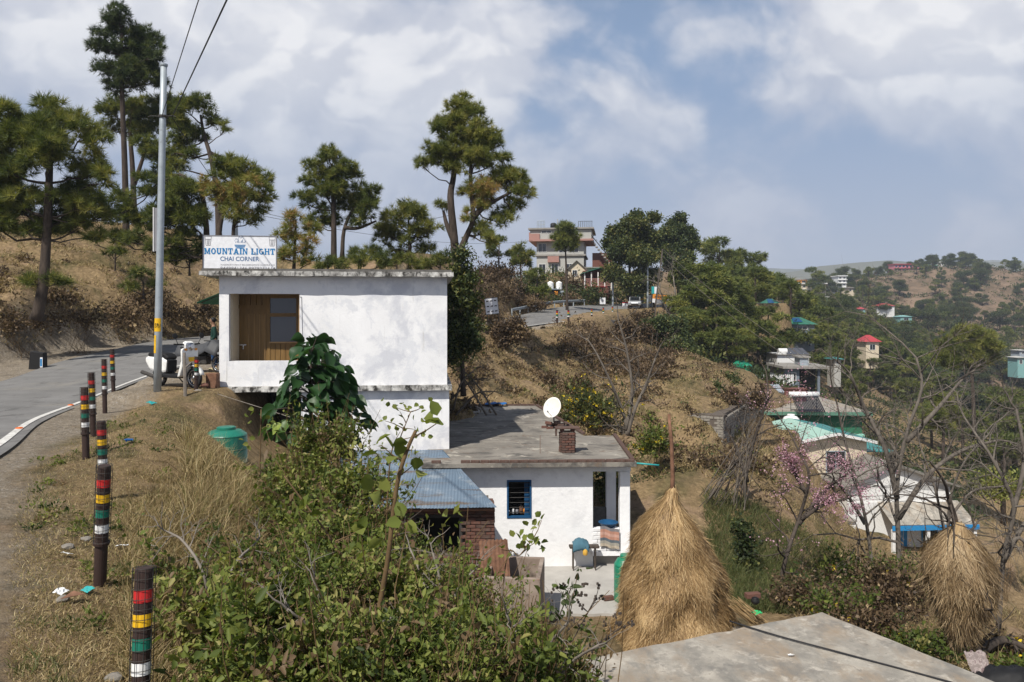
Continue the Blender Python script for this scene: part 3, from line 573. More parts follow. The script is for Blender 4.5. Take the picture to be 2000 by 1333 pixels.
# ------------------------------------------------------------------ lower house
LH = Frame((-2.6, 20.2, -6.62), R(2.2))
def lower_house():
    t = thing('white_house', 'low white house with grey flat roof and one barred blue window', 'house', LH.o, LH.rz)
    WM = MATS['whitewash_clean']; xe = LH.hit(1158, 1000)[0]; zr = 2.72; xr = LH.hit(1242, 895, -.3)[0]; D = 12.0
    wx0, wz1 = LH.hit(990, 938); wx1, wz0 = LH.hit(1038, 1012); th = .25
    m = MB(); m.box(0, wx0, 0, th, 0, zr); m.box(wx1, xe, 0, th, 0, zr); m.box(wx0, wx1, 0, th, 0, wz0); m.box(wx0, wx1, 0, th, wz1, zr); m.build('front_wall', WM, t)
    m = MB(); m.box(xe-th, xe, th, D-1, 0, zr); m.box(0, th, th, D-1, 0, zr); m.box(th, xe-th, D-1-th, D-1, 0, zr); m.build('side_wall', WM, t)
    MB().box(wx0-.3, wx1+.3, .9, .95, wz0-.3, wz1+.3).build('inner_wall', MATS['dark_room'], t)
    # barred window
    b = .045; f = MB(); f.box(wx0, wx0+b, -.02, .12, wz0, wz1); f.box(wx1-b, wx1, -.02, .12, wz0, wz1); f.box(wx0+b, wx1-b, -.02, .12, wz0, wz0+b); f.box(wx0+b, wx1-b, -.02, .12, wz1-b, wz1); wf = f.build('window_frame', MATS['blue_paint'], t)
    for i in range(7):
        z = wz0+b+(wz1-wz0-2*b)*(i+.7)/7; MB().tube([(wx0+b, .05, z), (wx1-b, .05, z)], .009, 5).build('window_bar', MATS['iron'], wf)
    s = MB().box(wx1-.18, wx1-b-.01, .13, .17, wz0+b, wz1-b).build('shutter', MATS['blue_paint'], wf)
    # roof slabs: a front bay and a narrower back bay
    yb, ym = 10.9, 5.2
    xm = LH.hitz(1203, 851, zr+.12)[0]; ymid = LH.hitz(1203, 851, zr+.12)[1]
    xk, yk = LH.hitz(1050, 793, zr+.12); xj, yj = LH.hitz(1128, 838, zr+.12)
    x_l = .25
    front = [(x_l, -.42), (xr, -.42), (xm, ymid), (x_l, ymid)]; back = [(x_l, ymid+.01), (xj, ymid+.01), (xk, yk), (x_l-1.2, yk)]
    def poly(pts, z0, z1): 
        n = len(pts); return MB().add([(x, y, z0) for x, y in pts]+[(x, y, z1) for x, y in pts], [tuple(range(n))[::-1], tuple(range(n, 2*n))]+[(i, (i+1) % n, n+(i+1) % n, n+i) for i in range(n)])
    poly(front, zr, zr+.12).build('roof_slab', MATS['roof_dust'], t, bevel=.01); poly(back, zr-.01, zr+.135).build('roof_slab', MATS['roof_dust'], t, bevel=.01)
    # brick kerb along the roof edge
    r = random.Random(4)
    def kerb(p, q, n, miss=()):
        p = Vector(p); q = Vector(q); d = (q-p)/n; a = math.atan2(d.y, d.x)
        for i in range(n):
            if i in miss: continue
            me = brick_mesh('kerb_brick', (.22, .11, .07), 'brick_dark', r.randrange(4)); o = link('kerb_brick', me, t)
            c = p+d*(i+.5); o.location = (c.x, c.y, c.z+.036); o.rotation_euler = (0, 0, a+r.uniform(-.06, .06)); o.scale = (d.length/.23, 1, 1)
    ze = zr+.12; kerb((.5, -.35, ze), (xr-.05, -.35, ze), 21, (1, 2)); kerb((xr-.07, -.2, ze), (xm-.05, ymid, ze), 17); kerb((xj+.02, ymid+.1, ze+.015), (xk-.05, yk-.1, ze+.015), 24, (3, 8)); kerb((xk-.1, yk-.06, ze+.015), (x_l-1.1, yk-.06, ze+.015), 16, (4, 9))
    # porch on the right: beam, front pillar, back pillar, low wall
    px0, px1 = LH.hit(1211, 1000)[0], LH.hit(1231, 1000)[0]
    MB().box(xe, px1+.02, .02, .22, zr-.2, zr).build('porch_beam', WM, t)
    MB().box(px0, px1, .0, .26, .0, zr-.2).build('pillar', WM, t, bevel=.02)
    MB().box(xe+.01, xe+.12, 2.2, 2.4, 0, zr).build('pillar', WM, t); MB().box(px0, px1, 2.2, 2.4, 0, zr).build('pillar', WM, t)
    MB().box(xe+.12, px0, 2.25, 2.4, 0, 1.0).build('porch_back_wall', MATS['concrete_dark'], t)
    lw = MB(); lw.box(xe, px0, .04, .24, .42, 1.0); w_ = lw.build('porch_wall_core', MATS['whitewash'], t)
    bricks(t, 'wall_brick', ['whitewash_clean', 'whitewash'], px0-xe, .60, (.24, .1, .1), y=.035, x0=xe, z0=.42, jit=.014, seed=8, gap=.006)
    MB().box(xe-.03, px0, -.06, .3, .30, .41).build('porch_step', MATS['whitewash_clean'], t); MB().box(xe, px0, .12, .3, 0, .30).build('porch_base', MATS['concrete'], t)
    MB().box(xe, px1, .3, 2.3, .3, .36).build('porch_floor', MATS['concrete'], t)
    return t, zr, xe, px0
LHO, LZR, LXE, LPX = lower_house()
def yard():
    m = MB(); V = []; xs = np.linspace(.0, 4.6, 24); ys = np.linspace(17.1, 21.4, 22)
    mb = MB()
    for y in ys:
        for x in xs: mb.v.append((x+.03*mnoise.noise(Vector((x, y, 0))), y+.08*mnoise.noise(Vector((x*2, y*3, 4)))+(.25*(x-.5) if y == ys[0] else 0)*0, -6.60+.012*mnoise.noise(Vector((x, y, 2)))))
    n = len(xs)
    for i in range(len(ys)-1):
        for k in range(n-1): q = i*n+k; mb.f.append((q, q+1, q+n+1, q+n))
    # skirt so that the paving has an edge
    b = len(mb.v)
    for k in range(n): v = mb.v[k]; mb.v.append((v[0], v[1]-.01, v[2]-.25))
    for k in range(n-1): mb.f.append((k, b+k, b+k+1, k+1))
    tag(mb.build('yard_paving', MATS['cement_floor'], smooth=False), kind='structure')
yard()
# ------------------------------------------------------------------ brick shed with blue tin roof
SH = Frame((P(700, 990, 17.3).x-2.4, 17.55, -6.45), R(3))
def shed():
    t = thing('brick_shed', 'dark red brick shed under a sagging blue corrugated tin roof', 'shed', SH.o, SH.rz)
    xR = SH.hit(966, 1000)[0]; H = 2.06; wx0, wx1 = SH.hit(806, 1010)[0], SH.hit(903, 1010)[0]; wz1 = SH.hit(850, 1006)[1]; wz0 = wz1-.95
    m = MB(); m.box(0, wx0, .06, .24, 0, H); m.box(wx1, xR-.01, .06, .24, 0, H); m.box(wx0, wx1, .06, .24, 0, wz0); m.box(wx0, wx1, .06, .24, wz1, H); m.build('wall_core', MATS['mortar'], t)
    bx = SH.hit(770, 1010)[0]
    bricks(t, 'brick', ['brick', 'brick_dark', 'brick', 'brick_dark', 'brick'], xR-bx, H-.02, (.235, .11, .082), y=.03, x0=bx, skip=lambda x, z: wx0-.02 < x < wx1+.02 and wz0 < z < wz1, jit=.012, seed=3)
    bricks(t, 'brick', ['brick_dark', 'brick'], 1.1, H-.02, (.235, .11, .082), y=xR-.05, x0=.1, axis='y', jit=.01, seed=5)
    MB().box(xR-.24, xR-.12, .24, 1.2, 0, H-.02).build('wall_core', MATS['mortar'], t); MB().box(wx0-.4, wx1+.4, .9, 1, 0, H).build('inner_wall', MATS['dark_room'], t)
    f = MB(); f.box(wx0, wx0+.07, .0, .12, wz0, wz1); f.box(wx1-.07, wx1, .0, .12, wz0, wz1); f.box(wx0+.07, wx1-.07, .0, .12, wz1-.07, wz1); f.build('window_frame', MATS['iron'], t)
    # roof sheets, one lapping over the next
    xa = SH.hit(528, 980)[0]; xb = SH.hit(971, 988, -.25)[0]; n = 6; y1 = 3.55; z1 = H+.72
    for i in range(n):
        a = xa+(xb-xa)*i/n-.04; b = xa+(xb-xa)*(i+1)/n
        o = corrugated(a, b, -.28, y1-.02*i, H+.04+.006*(i % 2), z1+.006*(i % 2), .076, .0045, seed=i*3).build('roof_sheet', MATS['blue_tin'], t); solidify(o, .003)
        # trapezoid: the back edge is shorter on the right
        xk = SH.hit(862, 880, y1)[0]
        for v in o.data.vertices:
            lim = xb+(xk-xb)*(v.co.y+.28)/(y1+.28); v.co.x = min(v.co.x, lim)
    for k in range(4): z = H+.0+(z1-H)*k/4; y = -.2+(y1+.1)*k/4; MB().tube([(xa, y, z-.02), (xb+(xk-xb)*k/4-.06, y, z-.02)], .035, 6).build('rafter', MATS['rust'], t)
    return t
shed()
sheet = thing('rusty_sheet', 'short piece of rusty corrugated sheet leaning beside the brick shed', 'metal sheet', P(975, 1098, 16.9)+Vector((-.1, 0, -.35)), R(12))
o = solidify(corrugated(-.3, .35, 0, .3, 0, .75, .09, .015).build('sheet', MATS['rust'], sheet), .004)
def trough():
    fr = Frame((P(990, 1180, 16.6).x, 16.2, -6.75), R(-6)); t = thing('water_trough', 'open grey concrete water trough with stained side beside the yard', 'trough', fr.o, fr.rz)
    x1 = fr.hit(1055, 1130)[0]; x0 = -.5; z = fr.hit(1040, 1131)[1]; D = 1.5; w = .1
    m = MB(); m.box(x0, x1, 0, w, 0, z); m.box(x0, x1, D-w, D, 0, z); m.box(x0, x0+w, w, D-w, 0, z); m.box(x1-w, x1, w, D-w, 0, z); m.build('basin_wall', mk('trough_concrete', [(.3, (.20, .15, .12)), (.7, (.34, .28, .235))], 2.5, .95, .5, 40, .01, [((.11, .085, .07), 3, .56, .7), ((.33, .20, .14), 2, .58, .7)]), t, bevel=.015)
    MB().box(x0+w, x1-w, w, D-w, .0, z-.45).build('basin_floor', MATS['concrete_dark'], t)
trough()
# ------------------------------------------------------------------ foreground flat roof
def slab_house():
    z = -4.5; c = P(1605, 1195, 0); k = lambda px, py: Vector(((px-1000)*(-z)/(py-HZ), F*(-z)/(py-HZ), 0))
    A, B, C_ = k(1605, 1196), k(1140, 1288), k(1925, 1326)
    u = (B-A).normalized(); v = (C_-A).normalized(); pts = [A, A+u*6.5, A+u*5.5+v*7.5, A+v*7.0]
    t = thing('flat_roof_house', 'low house seen from above, only its weathered concrete flat roof showing', 'house', (A.x, A.y, -7.4))
    loc = [(p.x-A.x, p.y-A.y) for p in pts]; n = 26; mb = MB()
    for i in range(n+1):
        for j in range(n+1):
            s, q = i/n, j/n; x = (loc[0][0]*(1-s)+loc[1][0]*s)*(1-q)+(loc[3][0]*(1-s)+loc[2][0]*s)*q; y = (loc[0][1]*(1-s)+loc[1][1]*s)*(1-q)+(loc[3][1]*(1-s)+loc[2][1]*s)*q
            e = .02 if i in (0, n) or j in (0, n) else 0
            e *= 2; mb.v.append((x+e*mnoise.noise(Vector((x*4, y*4, 1))), y+e*mnoise.noise(Vector((x*4, y*4, 7))), 2.9+.012*mnoise.noise(Vector((x*.8, y*.8, 3)))))
    for i in range(n):
        for j in range(n): q = i*(n+1)+j; mb.f.append((q, q+n+1, q+n+2, q+1))
    per = [i*(n+1) for i in range(n+1)]+[n*(n+1)+j for j in range(1, n+1)]+[i*(n+1)+n for i in range(n-1, -1, -1)]+[j for j in range(n-1, 0, -1)]
    b = len(mb.v)
    for q in per: a = mb.v[q]; mb.v.append((a[0], a[1], a[2]-.15))
    m_ = len(per)
    for i in range(m_): mb.f.append((per[i], b+i, b+(i+1) % m_, per[(i+1) % m_]))
    mb.f.append(tuple(b+i for i in range(m_)))
    mb.build('roof_slab', MATS['slab_concrete'], t)
    inn = [Vector((x, y)) for x, y in loc]; cc = sum(inn, Vector((0, 0)))/4; inn = [p+(cc-p).normalized()*.5 for p in inn]
    w = MB(); nn = len(inn); w.add([(p.x, p.y, 0) for p in inn]+[(p.x, p.y, 2.74) for p in inn], [(i, (i+1) % nn, nn+(i+1) % nn, nn+i) for i in range(nn)]); w.build('wall', MATS['whitewash'], t)
    # black cable lying across the roof
    p = [k(1425, 1217), k(1520, 1246), k(1640, 1278), k(1760, 1310), k(1860, 1338), k(2000, 1380)]
    cab = MB().tube([(q.x, q.y, z+.022+.01*mnoise.noise(q)) for q in spline_v(p)], .011, 6)
    tag(cab.build('cable', MATS['rubber'], smooth=True), 'thin black cable lying across the concrete flat roof in front', 'cable')
    MB_ = MB(); q = k(1545, 1283)
    for i in range(5): a = i*1.3; MB_.add([(0, 0, .01), (.05*math.cos(a), .03*math.sin(a), .02), (.05*math.cos(a+1.2), .03*math.sin(a+1.2), .012)], [(0, 1, 2)])
    tag(MB_.build('paper_scrap', MATS['white_paint'], loc=(q.x, q.y, z+.012)), 'crumpled white paper scrap on the concrete flat roof in front', 'litter')
def spline_v(p, m=6): return [Vector(q) for q in spline([tuple(v) for v in p], m)]
slab_house()
# ------------------------------------------------------------------ vegetation
leafmat('pine_needles', [(0, (0.039, 0.059, 0.017)), (.35, (0.103, 0.130, 0.032)), (.62, (0.195, 0.208, 0.050)), (.85, (0.293, 0.279, 0.075)), (1, (0.376, 0.246, 0.103))], .3)
leafmat('dark_needles', [(0, (0.026, 0.044, 0.022)), (.5, (0.080, 0.107, 0.042)), (.85, (0.162, 0.182, 0.056)), (1, (0.246, 0.195, 0.078))], .28)
leafmat('bush_leaves', [(0, (.030, .048, .013)), (.35, (.078, .108, .023)), (.65, (.150, .182, .038)), (.88, (.25, .265, .07)), (.95, (.30, .26, .10)), (1, (.17, .115, .065))], .36)
leafmat('tree_leaves', [(0, (0.025, 0.041, 0.017)), (.4, (0.060, 0.081, 0.028)), (.75, (0.121, 0.136, 0.039)), (1, (0.207, 0.178, 0.057))], .32)
leafmat('big_leaf', [(0, (0.019, 0.055, 0.017)), (.4, (0.038, 0.094, 0.023)), (.75, (0.097, 0.170, 0.036)), (1, (0.276, 0.341, 0.065))], .3, .45, .4)
leafmat('dry_leaves', [(0, (0.052, 0.034, 0.021)), (.4, (0.121, 0.081, 0.048)), (.75, (0.207, 0.144, 0.081)), (1, (0.310, 0.230, 0.127))], .2)
leafmat('dry_grass', [(0, (0.129, 0.091, 0.045)), (.4, (0.297, 0.220, 0.110)), (.75, (0.464, 0.361, 0.193)), (.9, (0.592, 0.489, 0.283)), (1, (0.129, 0.142, 0.045))], .25)
leafmat('green_grass', [(0, (.045, .06, .018)), (.5, (.09, .11, .035)), (1, (.19, .18, .08))], .3)
leafmat('straw', [(0, (.12, .07, .03)), (.3, (.28, .175, .078)), (.65, (.44, .30, .15)), (1, (.60, .44, .245))], .15)
leafmat('straw_grey', [(0, (.12, .075, .035)), (.35, (.25, .17, .09)), (.7, (.36, .26, .15)), (1, (.47, .36, .22))], .15)
leafmat('blossom', [(0, (.36, .17, .24)), (.5, (.52, .29, .38)), (1, (.66, .46, .53))], .3)
leafmat('yellow_flower', [(0, (.60, .42, .02)), (1, (.80, .62, .04))], .2)
leafmat('twig', [(0, (.035, .026, .020)), (.5, (.085, .067, .052)), (1, (.17, .145, .12))], 0, .9)
mk('pine_bark', [(.3, (.028, .021, .017)), (.7, (.085, .064, .050))], 3, .95, .8, 14, .03, stretch=(3, 3, .7))
mk('grey_bark', [(.3, (.075, .062, .052)), (.7, (.17, .148, .125))], 3, .95, .6, 14, .02, stretch=(3, 3, .7))
mk('dark_bark', [(.3, (.035, .027, .022)), (.7, (.10, .08, .066))], 3, .95, .6, 14, .02, stretch=(3, 3, .7))
mk('pale_twig', [(.3, (.14, .12, .10)), (.7, (.26, .23, .20))], 3, .95, .3, 14, .01)
mk('stem_red', [(.3, (.08, .05, .025)), (.7, (.17, .11, .05))], 6, .8, .4, 30, .01)
def unit(v): return v/np.maximum(np.linalg.norm(v, axis=-1, keepdims=True), 1e-9)
def rdir(n, r=None): return unit((r or rng).normal(size=(n, 3)))
def leaves(pos, axis, length, width, fold=.25, six=False):
    """folded leaf blades; returns vertices and quads"""
    n = len(pos); axis = unit(axis); side = unit(np.cross(axis, unit(rng.normal(size=(n, 3))+np.array([0, 0, 1.2])))); nrm = np.cross(side, axis)
    L = np.asarray(length).reshape(-1, 1)*np.ones((n, 1)); Wd = np.asarray(width).reshape(-1, 1)*np.ones((n, 1))
    if not six:
        V = np.stack([pos, pos+axis*L*.5+side*Wd*.5+nrm*Wd*fold, pos+axis*L, pos+axis*L*.5-side*Wd*.5+nrm*Wd*fold], 1)
        i = np.arange(n)[:, None]*4; return V.reshape(-1, 3), i+np.array([[0, 1, 2, 3]]), 4
    V = np.stack([pos, pos+axis*L*.3+side*Wd*.48+nrm*Wd*fold, pos+axis*L*.68+side*Wd*.38+nrm*Wd*fold*.8, pos+axis*L-nrm*L*.08, pos+axis*L*.68-side*Wd*.38+nrm*Wd*fold*.8, pos+axis*L*.3-side*Wd*.48+nrm*Wd*fold], 1)
    i = np.arange(n)[:, None]*6; return V.reshape(-1, 3), np.concatenate([i+np.array([[0, 1, 2, 3]]), i+np.array([[0, 3, 4, 5]])]), 6
def needles(pos, axis, L, w, k, lo=15, hi=100, droop=.15):
    """needle brushes: k thin blades round every shoot"""
    n = len(pos); axis = np.repeat(unit(axis), k, 0); p = np.repeat(pos, k, 0); m = n*k
    perp = unit(np.cross(axis, rng.normal(size=(m, 3)))); th = np.radians(rng.uniform(lo, hi, size=(m, 1))); d = axis*np.cos(th)+perp*np.sin(th); d[:, 2] -= droop; d = unit(d)
    side = unit(np.cross(d, rng.normal(size=(m, 3)))); Lr = np.repeat(np.asarray(L)*np.ones(n), k)[:, None]*rng.uniform(.7, 1.1, size=(m, 1))
    V = np.stack([p+side*w*.5, p-side*w*.5, p+d*Lr], 1).reshape(-1, 3); return V, np.arange(m*3).reshape(-1, 3)
def nearest(poly, p):
    best = min(range(len(poly)), key=lambda i: (poly[i]-p).length); return poly[best]
def bend(a, b, sag=.0, n=4, jit=.06):
    a, b = Vector(a), Vector(b); L = (b-a).length
    return [a.lerp(b, i/n)+Vector((random.uniform(-jit, jit)*L, random.uniform(-jit, jit)*L, random.uniform(-jit, jit)*L-sag*L*math.sin(math.pi*i/n)))*(0 if i in (0, n) else 1) for i in range(n+1)]
def densify(pts, m=4): return [Vector(q) for q in spline([tuple(p) for p in pts], m)]
def plant_tree(name, label, d, trunks, blobs, mat='pine_needles', bark='pine_bark', style='pine', tuft=.27, dens=1.0, tr=.2, tint=(.45, .2), brown=None, spread=.5, cat='tree', group=None, squash=.85, k=20, nw=None, lsz=.1):
    """a tree whose trunk and foliage masses were read from the photograph at depth d"""
    base = P(trunks[0][0][0], trunks[0][0][1], d); g = float(gz([base.x], [base.y])[0]); base.z = min(base.z, g) if base.z-g < 1.5 else base.z
    t = thing(name, label, cat, base, 0, group); mb = MB(); alltr = []
    for ti, tk in enumerate(trunks):
        pts = [P(x, y, d+random.uniform(-.12, .12)*i)-base for i, (x, y, *_) in enumerate(tk)]
        if ti == 0: pts[0] = Vector((pts[0].x, pts[0].y, -.25))
        if len(pts) < 2: continue
        pts = densify(pts, 4); r0 = tr*(.8 if ti == 0 else .55); n = len(pts); mb.tube(pts, [r0*(1.25 if i == 0 else 1)*(1-.72*i/n)+.012 for i in range(n)], 9); alltr += pts
    PV, PA, PT = [], [], []
    for (bx, by, br) in blobs:
        r = br*d/F; c = P(bx, by, d)-base; c.y += random.uniform(-1, 1)*spread*max(r, .8)*1.5; q = c-Vector((0, 0, r*.35))
        a = nearest(alltr, q-Vector((0, 0, .5*r))); limb = bend(a, c-Vector((0, 0, r*.3)), .04); mb.tube(limb, [max(.015, .05*r*(1-.7*i/4)+.012) for i in range(5)], 5)
        ns = max(5, int(12*min(1.6, r))); bt = tint[0]+random.uniform(-.12, .12)
        isb = bool(brown) and math.hypot(bx-brown[0], by-brown[1]) < brown[2]; bt += .3 if isb else 0
        sub = rdir(ns)*(rng.uniform(.35, .8, size=(ns, 1)))*r*np.array([1, 1, squash]); 
        for s in sub:
            sc = np.array(c)+s; sr = r*random.uniform(.32, .5); mb.tube(bend(limb[3], Vector(sc)-Vector((0, 0, sr*.2)), 0, 2), [.014, .009, .005], 4, False)
            nt = max(6, int(dens*30*(sr/.45)**1.7*(.27/tuft)**1.5)); dr = rdir(nt); dr[:, 2] = np.abs(dr[:, 2])*.9-.25+dr[:, 2]*.1; dr = unit(dr)
            PV.append(sc+dr*sr*rng.uniform(.45, 1.05, size=(nt, 1))); ax = unit(dr+np.array([0, 0, .45])+rng.normal(size=(nt, 3))*.25); PA.append(ax)
            PT.append(np.clip(bt+random.uniform(-.1, .1)+rng.normal(size=nt)*tint[1]*1.0, 0, 1 if isb or tint[0] > .7 else .86))
    mb.build('trunk', MATS[bark], t, smooth=True)
    PV, PA, PT = np.vstack(PV), np.vstack(PA), np.concatenate(PT)
    if style == 'pine':
        V, Fc = needles(PV, PA, tuft*1.12, (nw or max(.016, tuft*.085))*1.15, k, 8, 82, .1); mesh_np('crown', V, Fc, MATS[mat], t, np.repeat(PT, k*3))
    else:
        m = k; p = np.repeat(PV, m, 0)+rng.normal(size=(len(PV)*m, 3))*tuft*.45; V, Fc, q = leaves(p, rdir(len(p))+np.repeat(PA, m, 0)*.4-np.array([0, 0, .3]), rng.uniform(.7, 1.3, len(p))*lsz, lsz*.62*np.ones(len(p)))
        tt = np.clip(np.repeat(PT, m)+rng.normal(size=len(p))*.12, 0, 1); mesh_np('crown', V, Fc, MATS[mat], t, np.repeat(tt, q))
    return t
plant_tree('pine_tree', 'broad young pine with long tufted needles on the roadside bank at far left', 30, [[(72, 612), (84, 560), (91, 470), (95, 380), (98, 300), (96, 230)]],
  [(40,225,34),(78,208,32),(130,235,40),(178,262,36),(60,262,48),(110,310,60),(25,320,55),(175,325,42),(40,395,50),(120,395,58),(200,352,26),(0,270,44),(-35,340,60),(168,395,42),(60,445,42),(8,430,45),(140,440,34),(-40,430,50),(92,265,50),(195,420,26),(-80,380,60),(172,458,22),(112,545,24),(70,548,18)], tuft=.34, dens=1.15, tr=.27, k=26, nw=.022)
plant_tree('pine_tree', 'tallest slender pine with a bare trunk and high ragged crown', 50, [[(247, 458), (244, 330), (239, 200), (236, 110), (240, 50)]],
  [(240,38,30),(268,70,36),(213,92,33),(250,105,44),(296,95,24),(212,140,26),(255,150,40),(290,150,28),(230,172,24),(302,112,18),(222,60,24),(282,125,28)], tuft=.36, tr=.26, tint=(.38, .2), k=20, nw=.03, mat='dark_needles')
plant_tree('pine_tree', 'forked pine growing just behind the tallest slender pine', 53, [[(264, 458), (259, 330), (254, 260), (258, 215)], [(262, 360), (285, 290), (300, 230)]],
  [(228,218,30),(268,208,34),(310,212,34),(212,248,22),(250,245,30),(332,232,30),(290,248,32),(352,215,24)], tuft=.38, tr=.25, tint=(.42, .2), k=20, nw=.03)
plant_tree('pine_tree', 'crooked pine with a bent top limb behind the lamp pole', 48, [[(428, 475), (424, 380), (412, 310), (398, 262), (392, 225)], [(410, 300), (435, 310), (450, 330)]],
  [(372,215,30),(400,204,25),(416,232,22),(441,254,15),(356,248,28),(382,265,28),(340,278,28),(300,300,34),(345,318,32),(312,340,30),(380,305,22)], tuft=.36, tr=.24, tint=(.45, .2), k=20, nw=.028)
plant_tree('pine_tree', 'bushy dark pine crown filling the slope behind the lamp pole', 40, [[(404, 492), (402, 430), (390, 370), (350, 340)]],
  [(330,372,42),(288,368,30),(372,388,42),(330,425,44),(382,428,38),(288,435,34),(252,418,34),(228,388,26),(208,425,22),(350,465,32),(262,468,24),(220,462,20),(300,485,20),(390,480,20),(330,500,22)], tuft=.34, tr=.2, tint=(.36, .2), k=22, nw=.026)
plant_tree('pine_tree', 'olive rounded pine behind the left end of the shop sign', 38, [[(424, 505), (430, 440), (446, 380), (462, 345)], [(455, 500), (458, 430), (480, 380)]],
  [(470,335,32),(440,338,30),(500,348,30),(520,380,22),(480,380,40),(442,388,36),(510,402,24),(470,425,30),(415,360,24),(450,318,20),(492,428,18)], tuft=.34, tr=.17, tint=(.5, .2), brown=(440, 400, 50), k=22, nw=.026)
plant_tree('pine_tree', 'two trunked green pine left of the big forked pine', 45, [[(652, 510), (652, 430), (650, 360), (648, 320)], [(668, 505), (672, 450), (690, 410), (715, 395)], [(672, 445), (700, 446), (735, 432)]],
  [(645,306,25),(618,332,28),(672,328,26),(600,352,22),(640,368,44),(695,335,18),(602,392,24),(690,388,42),(726,385,22),(640,418,32),(612,432,18),(702,428,24),(722,408,24),(660,350,34)], tuft=.36, tr=.22, tint=(.40, .2), k=22, nw=.028)
plant_tree('pine_tree', 'small light green pine between the two larger ridge pines', 48, [[(799, 528), (800, 480), (798, 430)]],
  [(800,408,24),(775,430,28),(822,428,28),(764,456,24),(842,452,22),(805,462,30),(780,488,20),(830,482,20),(745,440,18),(748,470,20)], tuft=.38, tr=.15, tint=(.56, .2), k=22, nw=.03)
plant_tree('pine_tree', 'largest forked pine with domed olive crown standing above the shop roof', 42, [[(893, 525), (886, 455), (880, 385), (886, 345), (890, 290), (893, 230)], [(893, 500), (912, 460), (924, 428), (921, 380), (919, 340), (924, 290), (930, 250)], [(924, 425), (945, 405), (968, 392), (1000, 375)], [(890, 480), (873, 440), (866, 412)]],
  [(892,212,28),(868,240,28),(915,222,30),(890,255,36),(935,255,32),(858,262,22),(930,285,36),(960,280,32),(978,305,20),(888,298,38),(850,308,32),(828,322,20),(888,328,26),(930,315,28),(955,320,26),(988,352,34),(1018,378,26),(955,365,30),(920,372,26),(1000,405,28),(975,430,26),(940,450,24),(962,470,22),(915,425,16),(985,335,20),(1025,355,16),(862,402,16),(940,395,28),(900,190,18)], tuft=.34, dens=1.15, tr=.30, tint=(.54, .2), brown=(930, 385, 48), k=22, nw=.026)
plant_tree('pine_tree', 'brownish drooping young pine right of the shop sign', 36, [[(573, 535), (576, 480), (578, 430)]],
  [(575,428,20),(600,442,24),(556,465,22),(602,478,24),(580,500,26),(555,500,18),(610,510,18),(580,455,24)], tuft=.36, tr=.1, tint=(.72, .25), k=20, nw=.026)
for i, (lab, d, x, y, bl) in enumerate([
  ('low dark pine scrub on the ridge right above the middle of the shop roof', 44, 700, 530, [(690,498,22),(725,492,24),(710,515,24),(745,512,22),(672,515,18)]),
  ('low olive pine scrub on the ridge above the right part of the shop roof', 46, 775, 532, [(770,510,22),(800,515,22),(745,522,16),(820,520,16)]),
  ('low scrub between the sign and the two trunked pine', 43, 640, 530, [(640,515,18),(660,520,16),(622,520,14)]),
  ('green sapling clump at the foot of the largest forked pine', 45, 860, 525, [(850,512,20),(870,505,18),(838,520,14)]),
  ('small bushy pine sapling on the grassy bank left of the lamp pole', 38, 280, 575, [(280,540,22),(262,560,18),(295,560,18)]),
  ('drooping low pine branches over the bank left of the lamp pole', 44, 225, 500, [(225,470,22),(205,490,18),(245,490,18),(190,475,14)]),
  ('hanging pine branches behind the lamp pole and the sign', 41, 370, 530, [(345,490,22),(370,505,20),(400,500,18),(330,510,16)])]):
    plant_tree('pine_sapling', lab, d, [[(x, y), (x, y-25)]], bl, tuft=.34, tr=.06, tint=(.5 if i % 2 else .4, .22), k=20, nw=.026, cat='sapling')
# distant single trees
def protos():
    out = []
    for i in range(4):
        r = random.Random(i); bl = []
        for q in range(11): h = r.uniform(.34, 1.0); w = (1-abs(h-.6)*1.5)*.26; a = r.uniform(0, 6.28); bl.append((Vector((math.cos(a)*w*9, math.sin(a)*w*9, h*9)), r.uniform(.9, 1.5)*(1.15-.4*h)))
        bl.append((Vector((0, 0, 8.3)), .9)); out.append(('pine_tree', bl, 'pine_needles', 'pine_bark'))
    for i in range(3):
        r = random.Random(20+i); bl = [(Vector((r.uniform(-2.4, 2.4), r.uniform(-2.4, 2.4), r.uniform(3.0, 7.4))), r.uniform(1.1, 1.9)) for _ in range(11)]; out.append(('broadleaf_tree', bl, 'tree_leaves', 'dark_bark'))
    res = []
    for i, (nm, bl, mt, bk) in enumerate(out):
        t = thing(nm, 'x', 'tree', (0, 0, -500)); mb = MB(); mb.tube([(0, 0, -1), (.1, .05, 3), (0, .1, 6), (.05, 0, 8)], [.22, .18, .11, .04], 7); PV, PA, PT = [], [], []
        for c, r in bl:
            mb.tube(bend((0, .05, max(.8, c.z-1.2)), c), [.07, .05, .04, .03, .02], 4); n = int(30*r*r)+8; dr = rdir(n); dr[:, 2] = dr[:, 2]*.6+.25
            PV.append(np.array(c)+dr*r*rng.uniform(.5, 1, size=(n, 1))); PA.append(dr+np.array([0, 0, .3])); PT.append(np.clip(.42+random.uniform(-.16, .16)+rng.normal(size=n)*.14, 0, 1))
        mb.build('trunk', MATS[bk], t, smooth=True); PV, PA, PT = np.vstack(PV), np.vstack(PA), np.concatenate(PT)
        if i < 4: V, Fc = needles(PV, PA, .62, .11, 14); mesh_np('crown', V, Fc, MATS[mt], t, np.repeat(PT, 42))
        else:
            p = np.repeat(PV, 9, 0)+rng.normal(size=(len(PV)*9, 3))*.3; V, Fc, q = leaves(p, rdir(len(p)), .30, .2); mesh_np('crown', V, Fc, MATS[mt], t, np.repeat(np.clip(np.repeat(PT, 9)+rng.normal(size=len(p))*.1, 0, 1), q))
        res.append(t)
    return res
PRO = protos(); USED = set(); TREE_N = [0]
